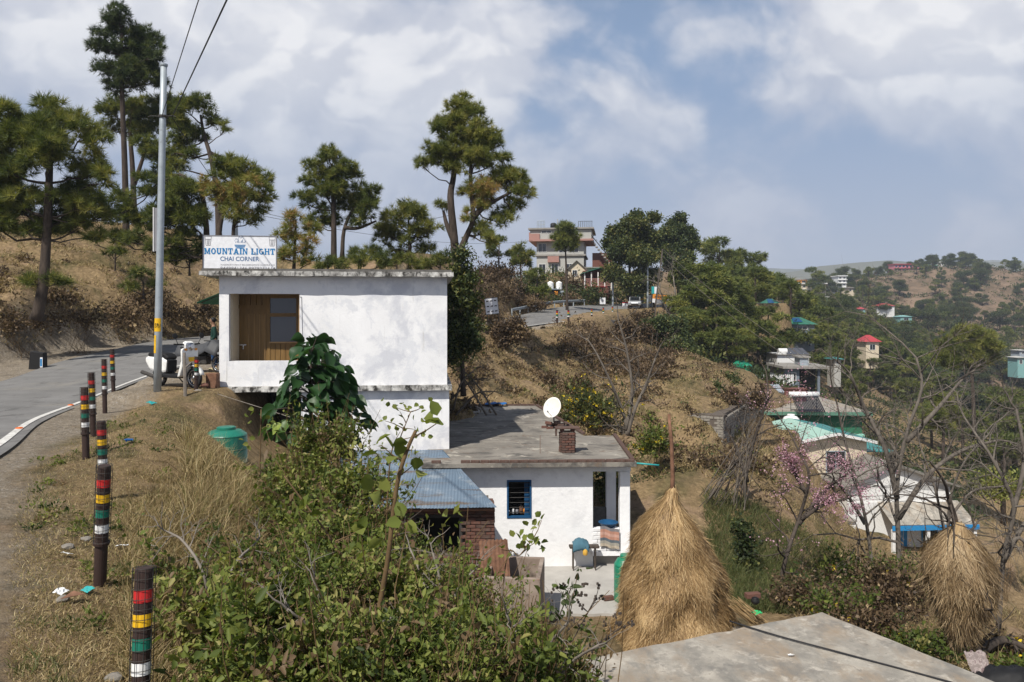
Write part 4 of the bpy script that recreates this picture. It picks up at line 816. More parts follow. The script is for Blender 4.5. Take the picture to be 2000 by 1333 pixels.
def far_tree(i, x, y, h, label, group, z=None, wide=1.0):
    TREE_N[0] += 1; z = float(gz([x], [y])[0]) if z is None else z; s = h/8.9
    rz = random.uniform(0, 6.28)
    if i not in USED: o = PRO[i]; USED.add(i); o.location = (x, y, z); o.rotation_euler = (0, 0, rz); o.scale = (s*wide, s*wide, s)
    else: o = dup(PRO[i], (x, y, z), rz, None, (s*wide, s*wide, s))
    o['label'] = label; o['group'] = group; return o
FOREST = [(1385,515,92),(1350,560,88),(1425,555,96),(1400,600,86),(1450,595,92),(1475,545,108),(1440,650,82),(1500,600,102),(1480,640,94),(1530,545,125),(1560,590,130),(1590,600,140),(1545,640,112),(1580,645,118),(1610,635,140),(1640,655,150),(1665,640,165),(1375,640,80),(1420,670,78),(1510,670,96),(1560,690,105),(1620,680,125),(1690,650,170),(1720,660,175),(1760,680,170),(1800,690,160),(1740,700,150),(1700,700,150),(1660,700,140),(1780,740,130),(1840,735,140),(1640,730,118),(1345,600,84),(1460,525,130),(1505,545,140),(1600,560,250),(1680,745,112),(1950,760,110),(1985,790,100),(1960,850,80),(1880,800,105),(1820,790,105)]
for n, (px, top, d) in enumerate(FOREST):
    x = (px-1000)*d/F; g = float(gz([x], [d])[0]); h = min(max((HZ-top)*d/F-g, 5), 13)
    far_tree(n % 4, x, d, h, 'olive green pine in the dense wood on the middle slope', 'pines of the middle slope wood', g, random.uniform(1.2, 1.6))
for px, top, d, i, lab in ((1406,466,140,1,'lone round pine on the skyline right of the dark tall tree'),(1442,488,150,0,'ridge pine just right of the lone round skyline pine'),(1472,505,155,2,'dark broad pine second right of the lone round skyline pine'),(1588,513,330,3,'dark narrow tree beside the far white town'),(1050,525,84,1,'small pine below the left side of the tall building'),(975,485,80,0,'low pine at the right foot of the largest forked pine')):
    x = (px-1000)*d/F; g = float(gz([x], [d])[0]); h = min(max((HZ-top)*d/F-g, 4), 15); o = far_tree(i, x, d, h, lab, None, g, 1.15)
    if 'group' in o: del o['group']
plant_tree('pine_tree', 'domed pine standing in front of the tall brick and white building', 86, [[(1108, 590), (1106, 530), (1104, 480)]], [(1105,452,18),(1088,465,14),(1122,464,15),(1105,474,20),(1092,482,12),(1120,482,12),(1104,442,10)], tuft=.55, tr=.2, tint=(.5, .2), k=16, nw=.06)
plant_tree('pine_tree', 'round pine left of the tall brick and white building', 88, [[(1018, 590), (1017, 540), (1016, 500)]], [(1016,488,12),(1004,498,14),(1030,498,14),(1018,510,16),(1006,515,10),(1030,515,10)], tuft=.55, tr=.15, tint=(.52, .2), k=16, nw=.06)
r = random.Random(5); cnt = 0
def hillside():
    global cnt
    lab = 'small scattered tree on the far brown hillside'
    while cnt < 290:
        px = r.uniform(1590, 2040); d = math.exp(r.uniform(math.log(175), math.log(540))); x = (px-1000)*d/F
        if mnoise.noise(Vector((x*.018, d*.012, 4))) < -.25 and r.random() < .6: continue
        far_tree(r.choice((0, 1, 2, 3, 4, 5, 6, 4, 5)), x, d, r.uniform(5.5, 11), lab, 'scattered trees of the far hillside', None, r.uniform(.9, 1.4)); cnt += 1
hillside()
plant_tree('pine_tree', 'bright olive pine on a bare trunk at right in front of the far hillside', 90, [[(1903, 850), (1900, 760), (1895, 700), (1893, 660)]], [(1893,655,24),(1865,675,28),(1920,672,28),(1840,695,20),(1890,695,34),(1935,700,18),(1910,712,20),(1865,712,20)], tuft=.62, tr=.3, tint=(.56, .14), k=18, nw=.075)
plant_tree('pine_tree', 'second thin pine low behind the bare branches at right', 75, [[(1842, 900), (1843, 830), (1842, 790)]], [(1842,790,24),(1820,810,22),(1862,812,22),(1842,825,26)], tuft=.6, tr=.2, tint=(.52, .14), k=18, nw=.07)
plant_tree('broadleaf_tree', 'tall olive leafy tree left of the dark tree on the ridge', 100, [[(1232, 612), (1230, 540), (1228, 470)], [(1232, 580), (1265, 500), (1275, 440)], [(1230, 590), (1205, 520), (1195, 480)]], [(1205,455,20),(1235,445,24),(1262,465,24),(1276,428,13),(1215,495,28),(1250,505,30),(1283,490,16),(1198,535,20),(1240,555,26),(1225,475,24),(1266,540,22),(1190,478,12),(1245,425,12)], 'tree_leaves', 'dark_bark', 'leaf', .6, 1.3, .3, (.55, .22), k=12, lsz=.36)
plant_tree('broadleaf_tree', 'tall dark blue green tree on the ridge right of the olive one', 106, [[(1325, 600), (1325, 530), (1322, 460)]], [(1325,443,20),(1302,462,18),(1345,458,18),(1318,485,30),(1350,482,14),(1338,508,20),(1295,495,18),(1312,520,20),(1358,465,9),(1330,425,9)], 'dark_needles', 'dark_bark', 'leaf', .6, 1.4, .3, (.42, .2), k=12, lsz=.34)
plant_tree('broadleaf_tree', 'green shrubby tree below the dark ridge tree', 98, [[(1340, 590), (1340, 545)]], [(1335,520,16),(1350,535,18),(1325,545,16),(1345,560,16)], 'tree_leaves', 'dark_bark', 'leaf', .6, 1.3, .15, (.6, .2), k=12, lsz=.34)
plant_tree('broadleaf_tree', 'dark green leafy tree against the right corner of the shop', 27, [[(905, 760), (902, 680), (900, 600), (902, 530)]], [(902,505,18),(890,540,28),(915,548,18),(898,585,34),(918,600,18),(895,630,36),(925,640,22),(905,665,34),(885,690,30),(922,675,20),(880,560,20)], 'tree_leaves', 'dark_bark', 'leaf', .3, 1.7, .1, (.42, .26), k=16, lsz=.13)
for lab, d, x, y, bl, mt, ti in (
  ('tall dark evergreen bush below the orange billboard', 68, 1300, 735, [(1295,640,24),(1325,640,22),(1280,670,24),(1310,680,28),(1335,670,20),(1295,705,24),(1325,705,20),(1270,640,16)], 'dark_needles', .4),
  ('reddish brown scrub under the far road wall', 66, 1225, 700, [(1215,640,18),(1235,650,18),(1250,670,18),(1225,672,18),(1260,650,14)], 'dry_leaves', .25),
  ('olive bush on the slope right of the sandy bank', 80, 1395, 720, [(1385,690,16),(1410,700,16),(1370,675,14)], 'tree_leaves', .5),
  ('leafy bush behind the white house porch', 25.5, 1185, 960, [(1180,925,24),(1195,950,22),(1172,955,20)], 'tree_leaves', .5),
  ('dry brown scrub on the bank below the animal signboard', 44, 985, 665, [(960,650,22),(990,655,26),(1020,655,20),(1000,640,16)], 'dry_leaves', .3),
  ('dark creeper covered post on the green slope right of the haystack', 21, 1455, 1130, [(1452,1030,18),(1460,1065,22),(1450,1100,20),(1462,1120,16)], 'tree_leaves', .35)):
    plant_tree('shrub', lab, d, [[(x, y), (x, y-40)]], bl, mt, 'dark_bark', 'leaf', .0055*d+.13, 1.5, .05, (ti, .22), k=12, lsz=.0026*d+.06, cat='shrub')
# ------------------------------------------------------------------ bare trees
def grow(mb, p, d, L, r, lev, up=.15, wig=.25, kids=(3, 5), tips=None, ns=4):
    pts = [p.copy()]; q = d.normalized(); rad = [r]
    for i in range(ns):
        q = (q+Vector((random.gauss(0, wig), random.gauss(0, wig), random.gauss(0, wig)+up*.3))).normalized(); p = p+q*(L/ns); pts.append(p.copy()); rad.append(r*(1-.6*(i+1)/ns))
    mb.tube(pts, rad, 7 if lev >= 3 else (5 if lev == 2 else 3), False)
    if tips is not None and lev <= 1: tips += pts[1:]
    if lev > 0:
        for _ in range(random.randint(*kids)):
            i = random.randint(1, ns); a = pts[i]; dr = (pts[i]-pts[i-1]).normalized(); side = dr.orthogonal().normalized(); side.rotate(Matrix.Rotation(random.uniform(0, 6.28), 3, dr))
            grow(mb, a, dr*.75+side*random.uniform(.45, .95), L*random.uniform(.5, .78), rad[i]*.68, lev-1, up, wig, kids, tips, max(3, ns-1))
def bare_tree(label, px, py, d, mains, r=.07, lev=3, bark='dark_bark', wig=.2, kids=(3, 4), name='bare_tree', ground=True, cat='tree', extra=None):
    b = P(px, py, d)
    if ground: b.z = min(b.z, float(gz([b.x], [b.y])[0]))
    t = thing(name, label, cat, b); mb = MB(); tips = []
    for m in mains:
        pts = [P(x, y, d+random.uniform(-.3, .3)*(i > 0))-b for i, (x, y) in enumerate(m)]; pts[0].z -= .2; pts = densify(pts, 4); n = len(pts); rr = [r*(1-.7*i/n)+.006 for i in range(n)]; mb.tube(pts, rr, 8)
        for i in range(2, n):
            if random.random() < .75:
                dr = (pts[i]-pts[i-1]).normalized(); side = dr.orthogonal().normalized(); side.rotate(Matrix.Rotation(random.uniform(0, 6.28), 3, dr)); Lm = (pts[-1]-pts[0]).length
                grow(mb, pts[i], dr*.6+side, Lm*random.uniform(.16, .32), rr[i]*.6, lev-1, .15, wig, kids, tips)
        grow(mb, pts[-1], pts[-1]-pts[-2], (pts[-1]-pts[0]).length*.3, rr[-1], lev-1, .15, wig, kids, tips)
    mb.build('branches', MATS[bark], t, smooth=True)
    if extra: extra(t, tips)
    return t
random.seed(11)
bare_tree('grey bare tree with forked trunk behind the low white house roof', 1226, 880, 31, [[(1226, 880), (1224, 840), (1215, 800), (1190, 740), (1165, 690)], [(1224, 845), (1240, 800), (1262, 750), (1280, 700)], [(1222, 830), (1235, 770), (1225, 690), (1212, 640)]], .075, 3, 'grey_bark')
bare_tree('tall bare tree with thick dark trunk in front of the white gabled house', 1760, 1200, 22, [[(1762, 1240), (1755, 1060), (1752, 950), (1770, 850), (1800, 760), (1790, 700)], [(1752, 960), (1730, 880), (1690, 800), (1660, 730)], [(1755, 1000), (1810, 930), (1880, 880), (1950, 860)], [(1770, 850), (1830, 800), (1880, 740)]], .075, 3, 'grey_bark', .24, (4, 6))
bare_tree('leaning bare grey tree crossing the beige house gable', 1705, 1190, 21, [[(1712, 1200), (1698, 1060), (1678, 960), (1650, 860), (1635, 790)], [(1690, 1010), (1650, 960), (1620, 930)]], .05, 3, 'grey_bark', .22, (3, 5))
bare_tree('sprawling bare tree with pale crooked branches at the right edge', 1945, 1180, 17, [[(1950, 1210), (1960, 1090), (1980, 990), (1940, 900), (1900, 840)], [(1965, 1070), (2010, 1010), (2060, 960)], [(1960, 1080), (1990, 1050), (2030, 1110)], [(1975, 1000), (2000, 900), (1985, 800)]], .05, 3, 'grey_bark', .26, (4, 6))
bare_tree('fine twigged bare tree right of the thick dark trunk', 1845, 1200, 20.5, [[(1848, 1230), (1850, 1100), (1855, 980), (1885, 900), (1930, 850)], [(1850, 1050), (1825, 950), (1800, 880)], [(1852, 1000), (1900, 960), (1960, 950)]], .035, 3, 'grey_bark', .26, (3, 5))
bare_tree('small crooked bare tree on the slope above the green grass', 1470, 1000, 26, [[(1452, 1010), (1456, 940), (1470, 870), (1492, 800), (1500, 760)], [(1460, 930), (1440, 880), (1425, 850)]], .07, 3, 'dark_bark')
bare_tree('bare pale branched bush on the ridge behind the orange billboard', 1318, 640, 93, [[(1318, 650), (1300, 600), (1285, 555)], [(1318, 650), (1320, 590), (1315, 540)], [(1320, 650), (1345, 600), (1365, 560)], [(1320, 650), (1360, 620), (1390, 600)]], .13, 3, 'pale_twig', kids=(4, 6))
bare_tree('heap of pale dry branches piled against the shop back corner', 905, 790, 27, [[(885, 790), (900, 750), (930, 720)], [(950, 800), (920, 760), (900, 730)], [(890, 800), (930, 770), (960, 765)], [(970, 800), (930, 750), (890, 710)], [(880, 770), (920, 745), (950, 740)]], .035, 3, 'grey_bark', .3, (4, 6), 'branch_heap', cat='branches')
def blossoms(t, tips):
    p = np.array([tuple(q) for q in tips]); p = np.repeat(p, 4, 0)+rng.normal(size=(len(p)*4, 3))*.05; p = p[p[:, 2] > 1.5]
    V, Fc, q = leaves(p, rdir(len(p)), .042, .042); mesh_np('blossom', V, Fc, MATS['blossom'], t, np.repeat(rng.random(len(p)), q))
bare_tree('pink blossoming fruit tree on the slope left of the white gabled house', 1530, 1130, 21, [[(1512, 1190), (1535, 1090), (1565, 1000), (1580, 930), (1560, 880)], [(1560, 1010), (1610, 960), (1650, 930)], [(1565, 1000), (1610, 985), (1650, 975)], [(1575, 950), (1550, 920), (1540, 890)]], .06, 3, 'dark_bark', kids=(2, 4), name='blossom_tree', extra=blossoms)
def sticks():
    b = P(1430, 960, 24.5); b.z = float(gz([b.x], [b.y])[0]); t = thing('stick_stack', 'stack of long cut sticks leaning up on a small tree', 'sticks', b); mb = MB(); me = []
    for i in range(36):
        a = P(1400+random.uniform(-35, 55), 985+random.uniform(-25, 15), 24.5+random.uniform(-.5, .5))-b; c = P(1482+random.uniform(-40, 20), 815+random.uniform(-25, 90), 24.7+random.uniform(-.4, .4))-b
        m = MB().tube(bend(a, c, -.03, 4, .02), [.013, .012, .010, .008, .005], 5); m.build('stick', MATS['grey_bark' if i % 3 else 'dark_bark'], t)
sticks()
# ------------------------------------------------------------------ bushes
def bush(name, label, c, rad, n, leaf, mat, tint=(.5, .22), six=False, group=None, stems=14, dead=0, cat='bush', fl=None):
    """leafy mound: shoots clothed with leaves, denser to the outside, with bare stems showing between"""
    c = Vector(c); g = float(gz([c.x], [c.y])[0]); base = Vector((c.x, c.y, min(g, c.z-.1))); t = thing(name, label, cat, base, 0, group); o = np.array(c-base); rad = np.array(rad)
    ns = max(8, n//38); dr = rdir(ns); dr[:, 2] = np.where(dr[:, 2] < -.35, -dr[:, 2], dr[:, 2]); nz = np.array([mnoise.noise(Vector(q*2.3+np.array(c)*.8)) for q in dr]); lng = rng.uniform(.5, 1.05, size=(ns, 1)); lng[rng.random(ns) < .16] *= 1.45; end = o+dr*rad*(1+.95*nz[:, None])*lng; end[:, 2] += np.where(lng[:, 0] > 1.05, .12, 0)
    per = max(4, n//ns); s = rng.random((ns, per, 1))**.6; ctr = o+(end-o)*.35; p = ctr[:, None, :]+(end-ctr)[:, None, :]*s+rng.normal(size=(ns, per, 3))*leaf*1.0
    p = p.reshape(-1, 3); ax = unit(np.repeat(dr, per, 0)*.5+rng.normal(size=p.shape)*.75+np.array([0, 0, .15])); V, Fc, q = leaves(p, ax, leaf*np.exp(rng.normal(size=len(p))*.38), leaf*.58*np.exp(rng.normal(size=len(p))*.38), .2, six)
    bt = np.repeat(np.clip(tint[0]+rng.normal(size=ns)*tint[1]*.7, 0, .9), per); tt = np.clip(bt+rng.normal(size=len(p))*tint[1]*.5, 0, .93); tt[rng.random(len(p)) < .05] = 1; tt[np.repeat(rng.random(ns) < dead, per)] = 1
    f = mesh_np('foliage', V, Fc, MATS[mat], t, np.repeat(tt, q)); f['kind'] = 'stuff'
    if stems:
        mb = MB()
        for i in rng.choice(ns, min(stems, ns), replace=False): e = Vector(end[i]); a = Vector((random.uniform(-.3, .3)*rad[0], random.uniform(-.3, .3)*rad[1], 0)); mb.tube(bend(a, a.lerp(e, random.uniform(.9, 1.22)), -.05, 4, .06), [.009, .007, .006, .004, .003], 4, False)
        w = mb.build('stems', MATS['stem_red'], t); w['kind'] = 'stuff'
    if fl:
        k = fl[1]; i = rng.choice(len(p), k, replace=False); V, Fc, q = leaves(np.repeat(p[i], 5, 0)+rng.normal(size=(k*5, 3))*fl[2]*.2, rdir(k*5)+np.array([0, -.6, .4]), fl[2], fl[2]*.8); x = mesh_np('flowers', V, Fc, MATS[fl[0]], t, np.repeat(rng.random(k*5), q)); x['kind'] = 'stuff'
    return t
LB = [('left of the thicket on the verge edge',355,1165,7.2,.45,.40),('below the tall dry grass',480,1130,8.6,.6,.42),('around the foot of the big leaved tree',575,1020,11,.85,.62),('climbing round the trunk of the big leaved tree',630,895,12.3,.7,.75),('directly under the big leaved tree',590,960,12.0,.8,.6),('right of the big leaved tree trunk',705,980,11.2,.6,.55),('in front of the blue tin roof',665,1085,9.6,.95,.65),('before the left part of the brick shed',745,1120,10.4,.8,.55),('in the middle of the thicket',720,1190,7.6,.95,.65),('below the brick shed',865,1200,9.0,.85,.55),('reaching up to the water trough',945,1262,8.5,.7,.5),('beside the water trough',1050,1318,7.8,.5,.4),('below the water trough',900,1290,6.5,.8,.5),('near the nearest bollard',560,1220,6.6,.9,.6),('right behind the nearest bollard',440,1240,6.0,.62,.45),('at the bottom edge under the tall stalk',660,1320,5.0,.65,.45),('at the bottom edge near the middle',820,1345,4.8,.65,.42),('at the bottom edge beside the concrete roof',1010,1340,5.8,.6,.40),('at the bottom edge right of the nearest bollard',490,1345,4.7,.45,.38),('overhanging the corner of the concrete roof',1085,1325,6.6,.45,.36),('between the brick shed and the thicket',790,1130,12.2,.6,.42),('covering the bank under the shop',545,950,13.0,.4,.36)]
random.seed(3)
for i, (w, px, py, d, rx, rz) in enumerate(LB):
    bush('leafy_bush', 'dense green leafy bush '+w, P(px, py, d), (rx, rx*.9, rz), int((6400, 8400, 4400)[i % 3]*(rx/.85)**2), (.058, .046, .074)[i % 3]*(1.05 if d > 8 else .88), 'bush_leaves', (.57+.22*mnoise.noise(Vector((i*1.37, .4, 0))), .27), d < 6.8, 'leafy bushes of the foreground bank', 110, .05+(.16 if i in (6, 10, 11, 14) else .03))
RB = [('right behind the concrete flat roof corner',1640,1215,16.5,.9,.6),('under the pink blossoming tree',1560,1190,18,.9,.7),('under the hay hung in the tree',1790,1290,14.5,.8,.5),('at the foot of the thick dark bare trunk',1730,1170,18.5,1.2,.9),('left of the hanging hay',1760,1140,19.5,1.1,.6),('between the concrete roof and hanging hay',1700,1235,15,.8,.5),('beside the white gabled house wall',1650,1125,22,1.0,.5),('right of the hanging hay',1985,1290,15,.7,.5),('at the lower right edge below the bare tree',1990,1330,12.5,.5,.4)]
for i, (w, px, py, d, rx, rz) in enumerate(RB):
    bush('thicket_bush', 'dark tangled bush '+w, P(px, py, d), (rx, rx*.9, rz), int(3000*(rx/.9)**2), .085, 'bush_leaves' if i % 2 == 0 else 'dry_leaves', (.36 if i % 2 == 0 else .3, .24), False, 'tangled bushes behind the concrete roof', 40, fl=('yellow_flower', 4, .1))
bush('jasmine_bush', 'yellow flowering bush on the slope behind the satellite dish', P(1150, 815, 32), (1.7, 1.2, 1.2), 5200, .11, 'tree_leaves', (.6, .3), False, None, 60, fl=('yellow_flower', 150, .10))
bush('jasmine_bush', 'yellow green bush at the right end of the white house roof', P(1275, 880, 27), (.7, .6, .9), 2200, .10, 'bush_leaves', (.55, .25), False, None, 20, fl=('yellow_flower', 20, .09))
bush('yellow_bush', 'yellow green bush at the right edge behind the hanging hay', P(1960, 965, 36), (1.1, .8, .7), 2400, .13, 'bush_leaves', (.85, .1), False, None, 20)
for i, (w, px, py, d, rx, rz, mt) in enumerate([('beside the dark milestone',45,640,32,1.5,.9,'dry_leaves'),('below the broad young pine',150,635,34,1.8,1.0,'dry_leaves'),('on the shaded bank left of the lamp pole',240,630,39,1.8,.9,'dry_leaves'),('behind the lamp pole foot',330,620,42,1.8,1.1,'dry_leaves'),('behind the parked motorcycle',395,622,45,2.0,1.2,'dry_leaves'),('high on the bank under the young pine',110,585,36,1.2,.5,'dry_leaves'),('left of the milestone on the bank top',10,560,37,1.5,.7,'dry_leaves'),('on the bank under the pine sapling',290,595,41,1.4,.8,'dry_leaves'),('on the dark mound beyond the shop',975,590,70,3.6,2.2,'dry_leaves'),('low on the mound above the far road',1035,600,80,2.4,1.0,'dry_leaves'),('under the domed pine by the far road',1090,592,98,3.6,1.6,'dry_leaves'),('beside the red awning',1150,585,100,3.6,1.6,'tree_leaves'),('before the parked car',1238,622,90,2.2,.9,'dry_leaves'),('at the near edge of the far road',955,630,56,1.6,.8,'dry_leaves'),('right of the animal signboard',1000,640,56,1.5,.7,'dry_leaves'),('of tall dry reeds left of the red awning',1115,560,106,2.6,1.7,'dry_leaves'),('above the stone wall',1420,745,58,.9,.5,'tree_leaves'),('left on the terrace above the stone wall',1395,765,47,.5,.3,'tree_leaves'),('at the terrace edge above the stone wall',1425,785,44,.5,.5,'dry_leaves'),('at the top of the stone wall corner',1475,790,43,.9,1.3,'dry_leaves'),('on the sandy bank',1365,740,60,1.0,.5,'tree_leaves'),('under the stone wall',1390,900,35,1.0,.4,'tree_leaves'),('below the stick stack',1440,985,27,.9,.4,'dry_leaves'),('left of the far retaining wall',1100,680,55,1.6,.8,'dry_leaves'),('on the slope left of the bare grey tree',1130,760,40,1.2,.6,'dry_leaves'),('below the far road wall',1160,700,56,1.7,1.0,'dry_leaves'),('behind the lower house roof edge',1060,750,42,1.0,.5,'dry_leaves')]):
    bush('scrub_bush', 'dry brown scrub bush '+w if mt == 'dry_leaves' else 'small green bush '+w, P(px, py, d), (rx, rx*.8, rz), 1500, .0022*d+.05, mt, (.36, .25), False, None, 18)
# ------------------------------------------------------------------ the big leaved tree before the shop
def bigleaf():
    d = 13.4; b = P(640, 1010, d); b.z = float(gz([b.x], [b.y])[0]); t = thing('big_leaf_tree', 'young tree with very large dark drooping leaves in front of the shop', 'tree', b); mb = MB()
    tk = densify([Vector((0, 0, -.2)), P(612, 880, d)-b, P(606, 770, d)-b, P(608, 690, d)-b], 5); mb.tube(tk, [.05-.035*i/len(tk) for i in range(len(tk))], 8)
    me = []
    for v in range(5):
        m = MB(); n = 7; L = 1; r_ = random.Random(v)
        rows = []
        for i in range(n+1):
            s = i/n; w = .40*math.sin(math.pi*min(1, s*1.02)**.72)**.9+.001; x = s; z = -.22*s*s+.03*math.sin(s*9+v); k = (.10+.05*r_.random())*math.sin(math.pi*s)
            rows.append([(x, -w, z+k+r_.uniform(-.02, .02)), (x, -w*.5, z+k*.35), (x, 0, z), (x, w*.5, z+k*.35), (x, w, z+k+r_.uniform(-.02, .02))])
        for row in rows: m.v += row
        for i in range(n):
            for j in range(4): q = i*5+j; m.f.append((q, q+1, q+6, q+5))
        mm = bpy.data.meshes.new('leaf'); mm.from_pydata(m.v, [], m.f); mm.shade_smooth(); mm.materials.append(MATS['big_leaf']); a = mm.attributes.new('tint', 'FLOAT', 'POINT'); a.data.foreach_set('value', np.full(len(m.v), (.08, .25, .4, .6, .95)[v], dtype=np.float32)); me.append(mm)
    spots = []
    for (x, y, r_, n, lo) in ((605,672,24,22,0),(622,705,36,34,0),(602,745,40,32,0),(650,735,30,30,0),(570,752,22,12,0),(640,775,40,34,0),(672,785,26,20,0),(690,830,24,12,1),(600,800,36,14,1),(560,845,30,10,3),(545,800,14,4,1),(620,850,34,12,2),(560,900,26,8,3),(665,850,30,12,1),(615,905,26,8,3)):
        for _ in range(n): a = random.uniform(0, 6.28); q = math.sqrt(random.random())*r_; spots.append((x+q*math.cos(a), y+q*math.sin(a), lo))
    for (x, y, lo) in spots:
        p = P(x, y, d+random.uniform(-.5, .5))-b; a = nearest(tk, p-Vector((0, 0, .15))); out = (p-a); out.z *= .4
        if random.random() < .6: mb.tube(bend(a, p, -.06, 3, .03), [.014, .010, .007, .005], 4, False)
        dr = (out.normalized()*.7+Vector((random.gauss(0, .4), random.gauss(0, .4), -.55+random.gauss(0, .25)))).normalized()
        o = link('leaf', me[min(4, max(0, int(abs(random.gauss(lo, .9)))))], t, p); s = random.uniform(.22, .38); o.scale = (s, s*random.uniform(.8, 1.05), s)
        o.rotation_euler = dr.to_track_quat('X', 'Z').to_euler(); o.rotation_euler.rotate_axis('X', random.gauss(0, .5))
    mb.build('trunk', MATS['dark_bark'], t, smooth=True)
random.seed(21); bigleaf()
def stalk(label, pts, d, r, leaves_at, seed, cut=True, lsz=.13, name='thorny_stalk'):
    rr = random.Random(seed); P_ = [P(x, y, d) for x, y in pts]; b = P_[0].copy(); b.z = min(b.z, float(gz([b.x], [b.y])[0])); t = thing(name, label, 'plant', b); loc = densify([Vector((0, 0, -.1))]+[p-b for p in P_[1:]], 5); n = len(loc)
    MB().tube(loc, [r*(1-.45*i/n) for i in range(n)], 7).build('stem', MATS['stem_red'], t, smooth=True); p = []
    for f in leaves_at:
        a = loc[min(n-1, int(f*n))]; c = a+Vector((rr.uniform(-.25, .25), rr.uniform(-.2, .1), rr.uniform(-.02, .2))); MB().tube(bend(a, c, 0, 2), [.007, .005, .003], 4, False).build('twig', MATS['stem_red'], t); 
        for _ in range(4): p.append(np.array(c)+np.array([rr.gauss(0, .05) for _ in range(3)]))
    p = np.array(p); V, Fc, q = leaves(p, rdir(len(p))+np.array([0, -.3, .3]), lsz, lsz*.85, .15, True); mesh_np('leaves', V, Fc, MATS['bush_leaves'], t, np.repeat(rng.uniform(.5, .85, len(p)), q))
stalk('tall thorny brown stalk with a cut tip rising before the blue tin roof', [(722, 1400), (735, 1250), (758, 1090), (775, 950), (795, 880), (812, 842)], 6.0, .024, (.35, .45, .55, .65, .72, .8, .9), 1)
stalk('dark arching bramble stem crossing the bush left of the tall stalk', [(720, 1280), (690, 1150), (650, 1060), (600, 990), (555, 930)], 7.2, .013, (.3, .5, .7), 2)
stalk('thin upright woody shoot standing in the dry grass left of the big leaved tree', [(505, 990), (508, 900), (510, 800)], 12.5, .014, (.4, .6, .8, .9), 3, lsz=.1)
stalk('leafy shoot reaching up before the low white house wall', [(960, 1180), (985, 1120), (1015, 1085), (1040, 1055)], 8.0, .008, (.5, .65, .75, .82, .9, .95, .98), 4, lsz=.085)
stalk('small leaved sprig sticking up before the blue tin roof', [(745, 1000), (760, 920), (780, 860), (802, 805)], 9.5, .010, (.5, .6, .68, .75, .8, .85, .9, .95, .98), 5, lsz=.075)
random.seed(31)
for lab, px, py, d, mains in (('bare pale bramble twigs arching over the left side of the thicket', 420, 1200, 7.0, [[(420, 1230), (400, 1130), (360, 1060), (330, 1040)], [(425, 1230), (450, 1120), (500, 1060)], [(430, 1230), (470, 1150), (540, 1120)]]), ('dead brown bramble twigs in the lower middle of the thicket', 640, 1330, 5.2, [[(640, 1340), (610, 1240), (560, 1190)], [(645, 1340), (690, 1250), (760, 1210)], [(640, 1340), (640, 1230), (620, 1150)], [(650, 1340), (720, 1290), (800, 1270)]]), ('dry twigs sticking out of the thicket before the shed', 850, 1230, 7.6, [[(850, 1260), (830, 1150), (800, 1070)], [(852, 1260), (890, 1160), (930, 1110)], [(850, 1260), (860, 1150), (845, 1080)]]), ('bare brown twigs at the lower right end of the thicket', 1040, 1340, 6.0, [[(1040, 1350), (1070, 1270), (1110, 1215)], [(1042, 1350), (1110, 1300), (1170, 1260)], [(1040, 1350), (1010, 1260), (990, 1200)]])):
    bare_tree(lab, px, py, d, mains, .009, 2, 'pale_twig', .22, (3, 4), 'bramble', cat='bramble')
def seedheads():
    for i, (lab, pts) in enumerate((('dry weed with dark seed heads before the yard paving', [(1060, 1300), (1090, 1210), (1115, 1150)]), ('dry weed with dark seed heads left of the haystack foot', [(1080, 1320), (1130, 1230), (1165, 1165)]), ('dry leafy twig hanging over the concrete roof corner', [(1080, 1330), (1150, 1270), (1215, 1225)]))):
        d = 7.0; b = P(pts[0][0], pts[0][1], d); t = thing('dry_weed', lab, 'plant', b); loc = densify([P(x, y, d)-b for x, y in pts], 4); mb = MB().tube(loc, [.006]*len(loc), 5); h = MB(); r = random.Random(i)
        for k in range(9):
            a = loc[r.randint(len(loc)//3, len(loc)-1)]; c = a+Vector((r.uniform(-.14, .16), r.uniform(-.08, .08), r.uniform(.02, .15))); mb.tube([a, a.lerp(c, .6)+Vector((0, 0, -.01)), c], [.004, .003, .002], 4, False)
            for _ in range(5): q = c+Vector((r.gauss(0, .018), r.gauss(0, .018), r.gauss(0, .015))); h.cbox(q, (.016, .016, .02), r.random()*3)
        mb.build('stem', MATS['dark_bark'], t); w = h.build('seed_heads', MATS['dark_bark'], t); w['kind'] = 'stuff'
seedheads()
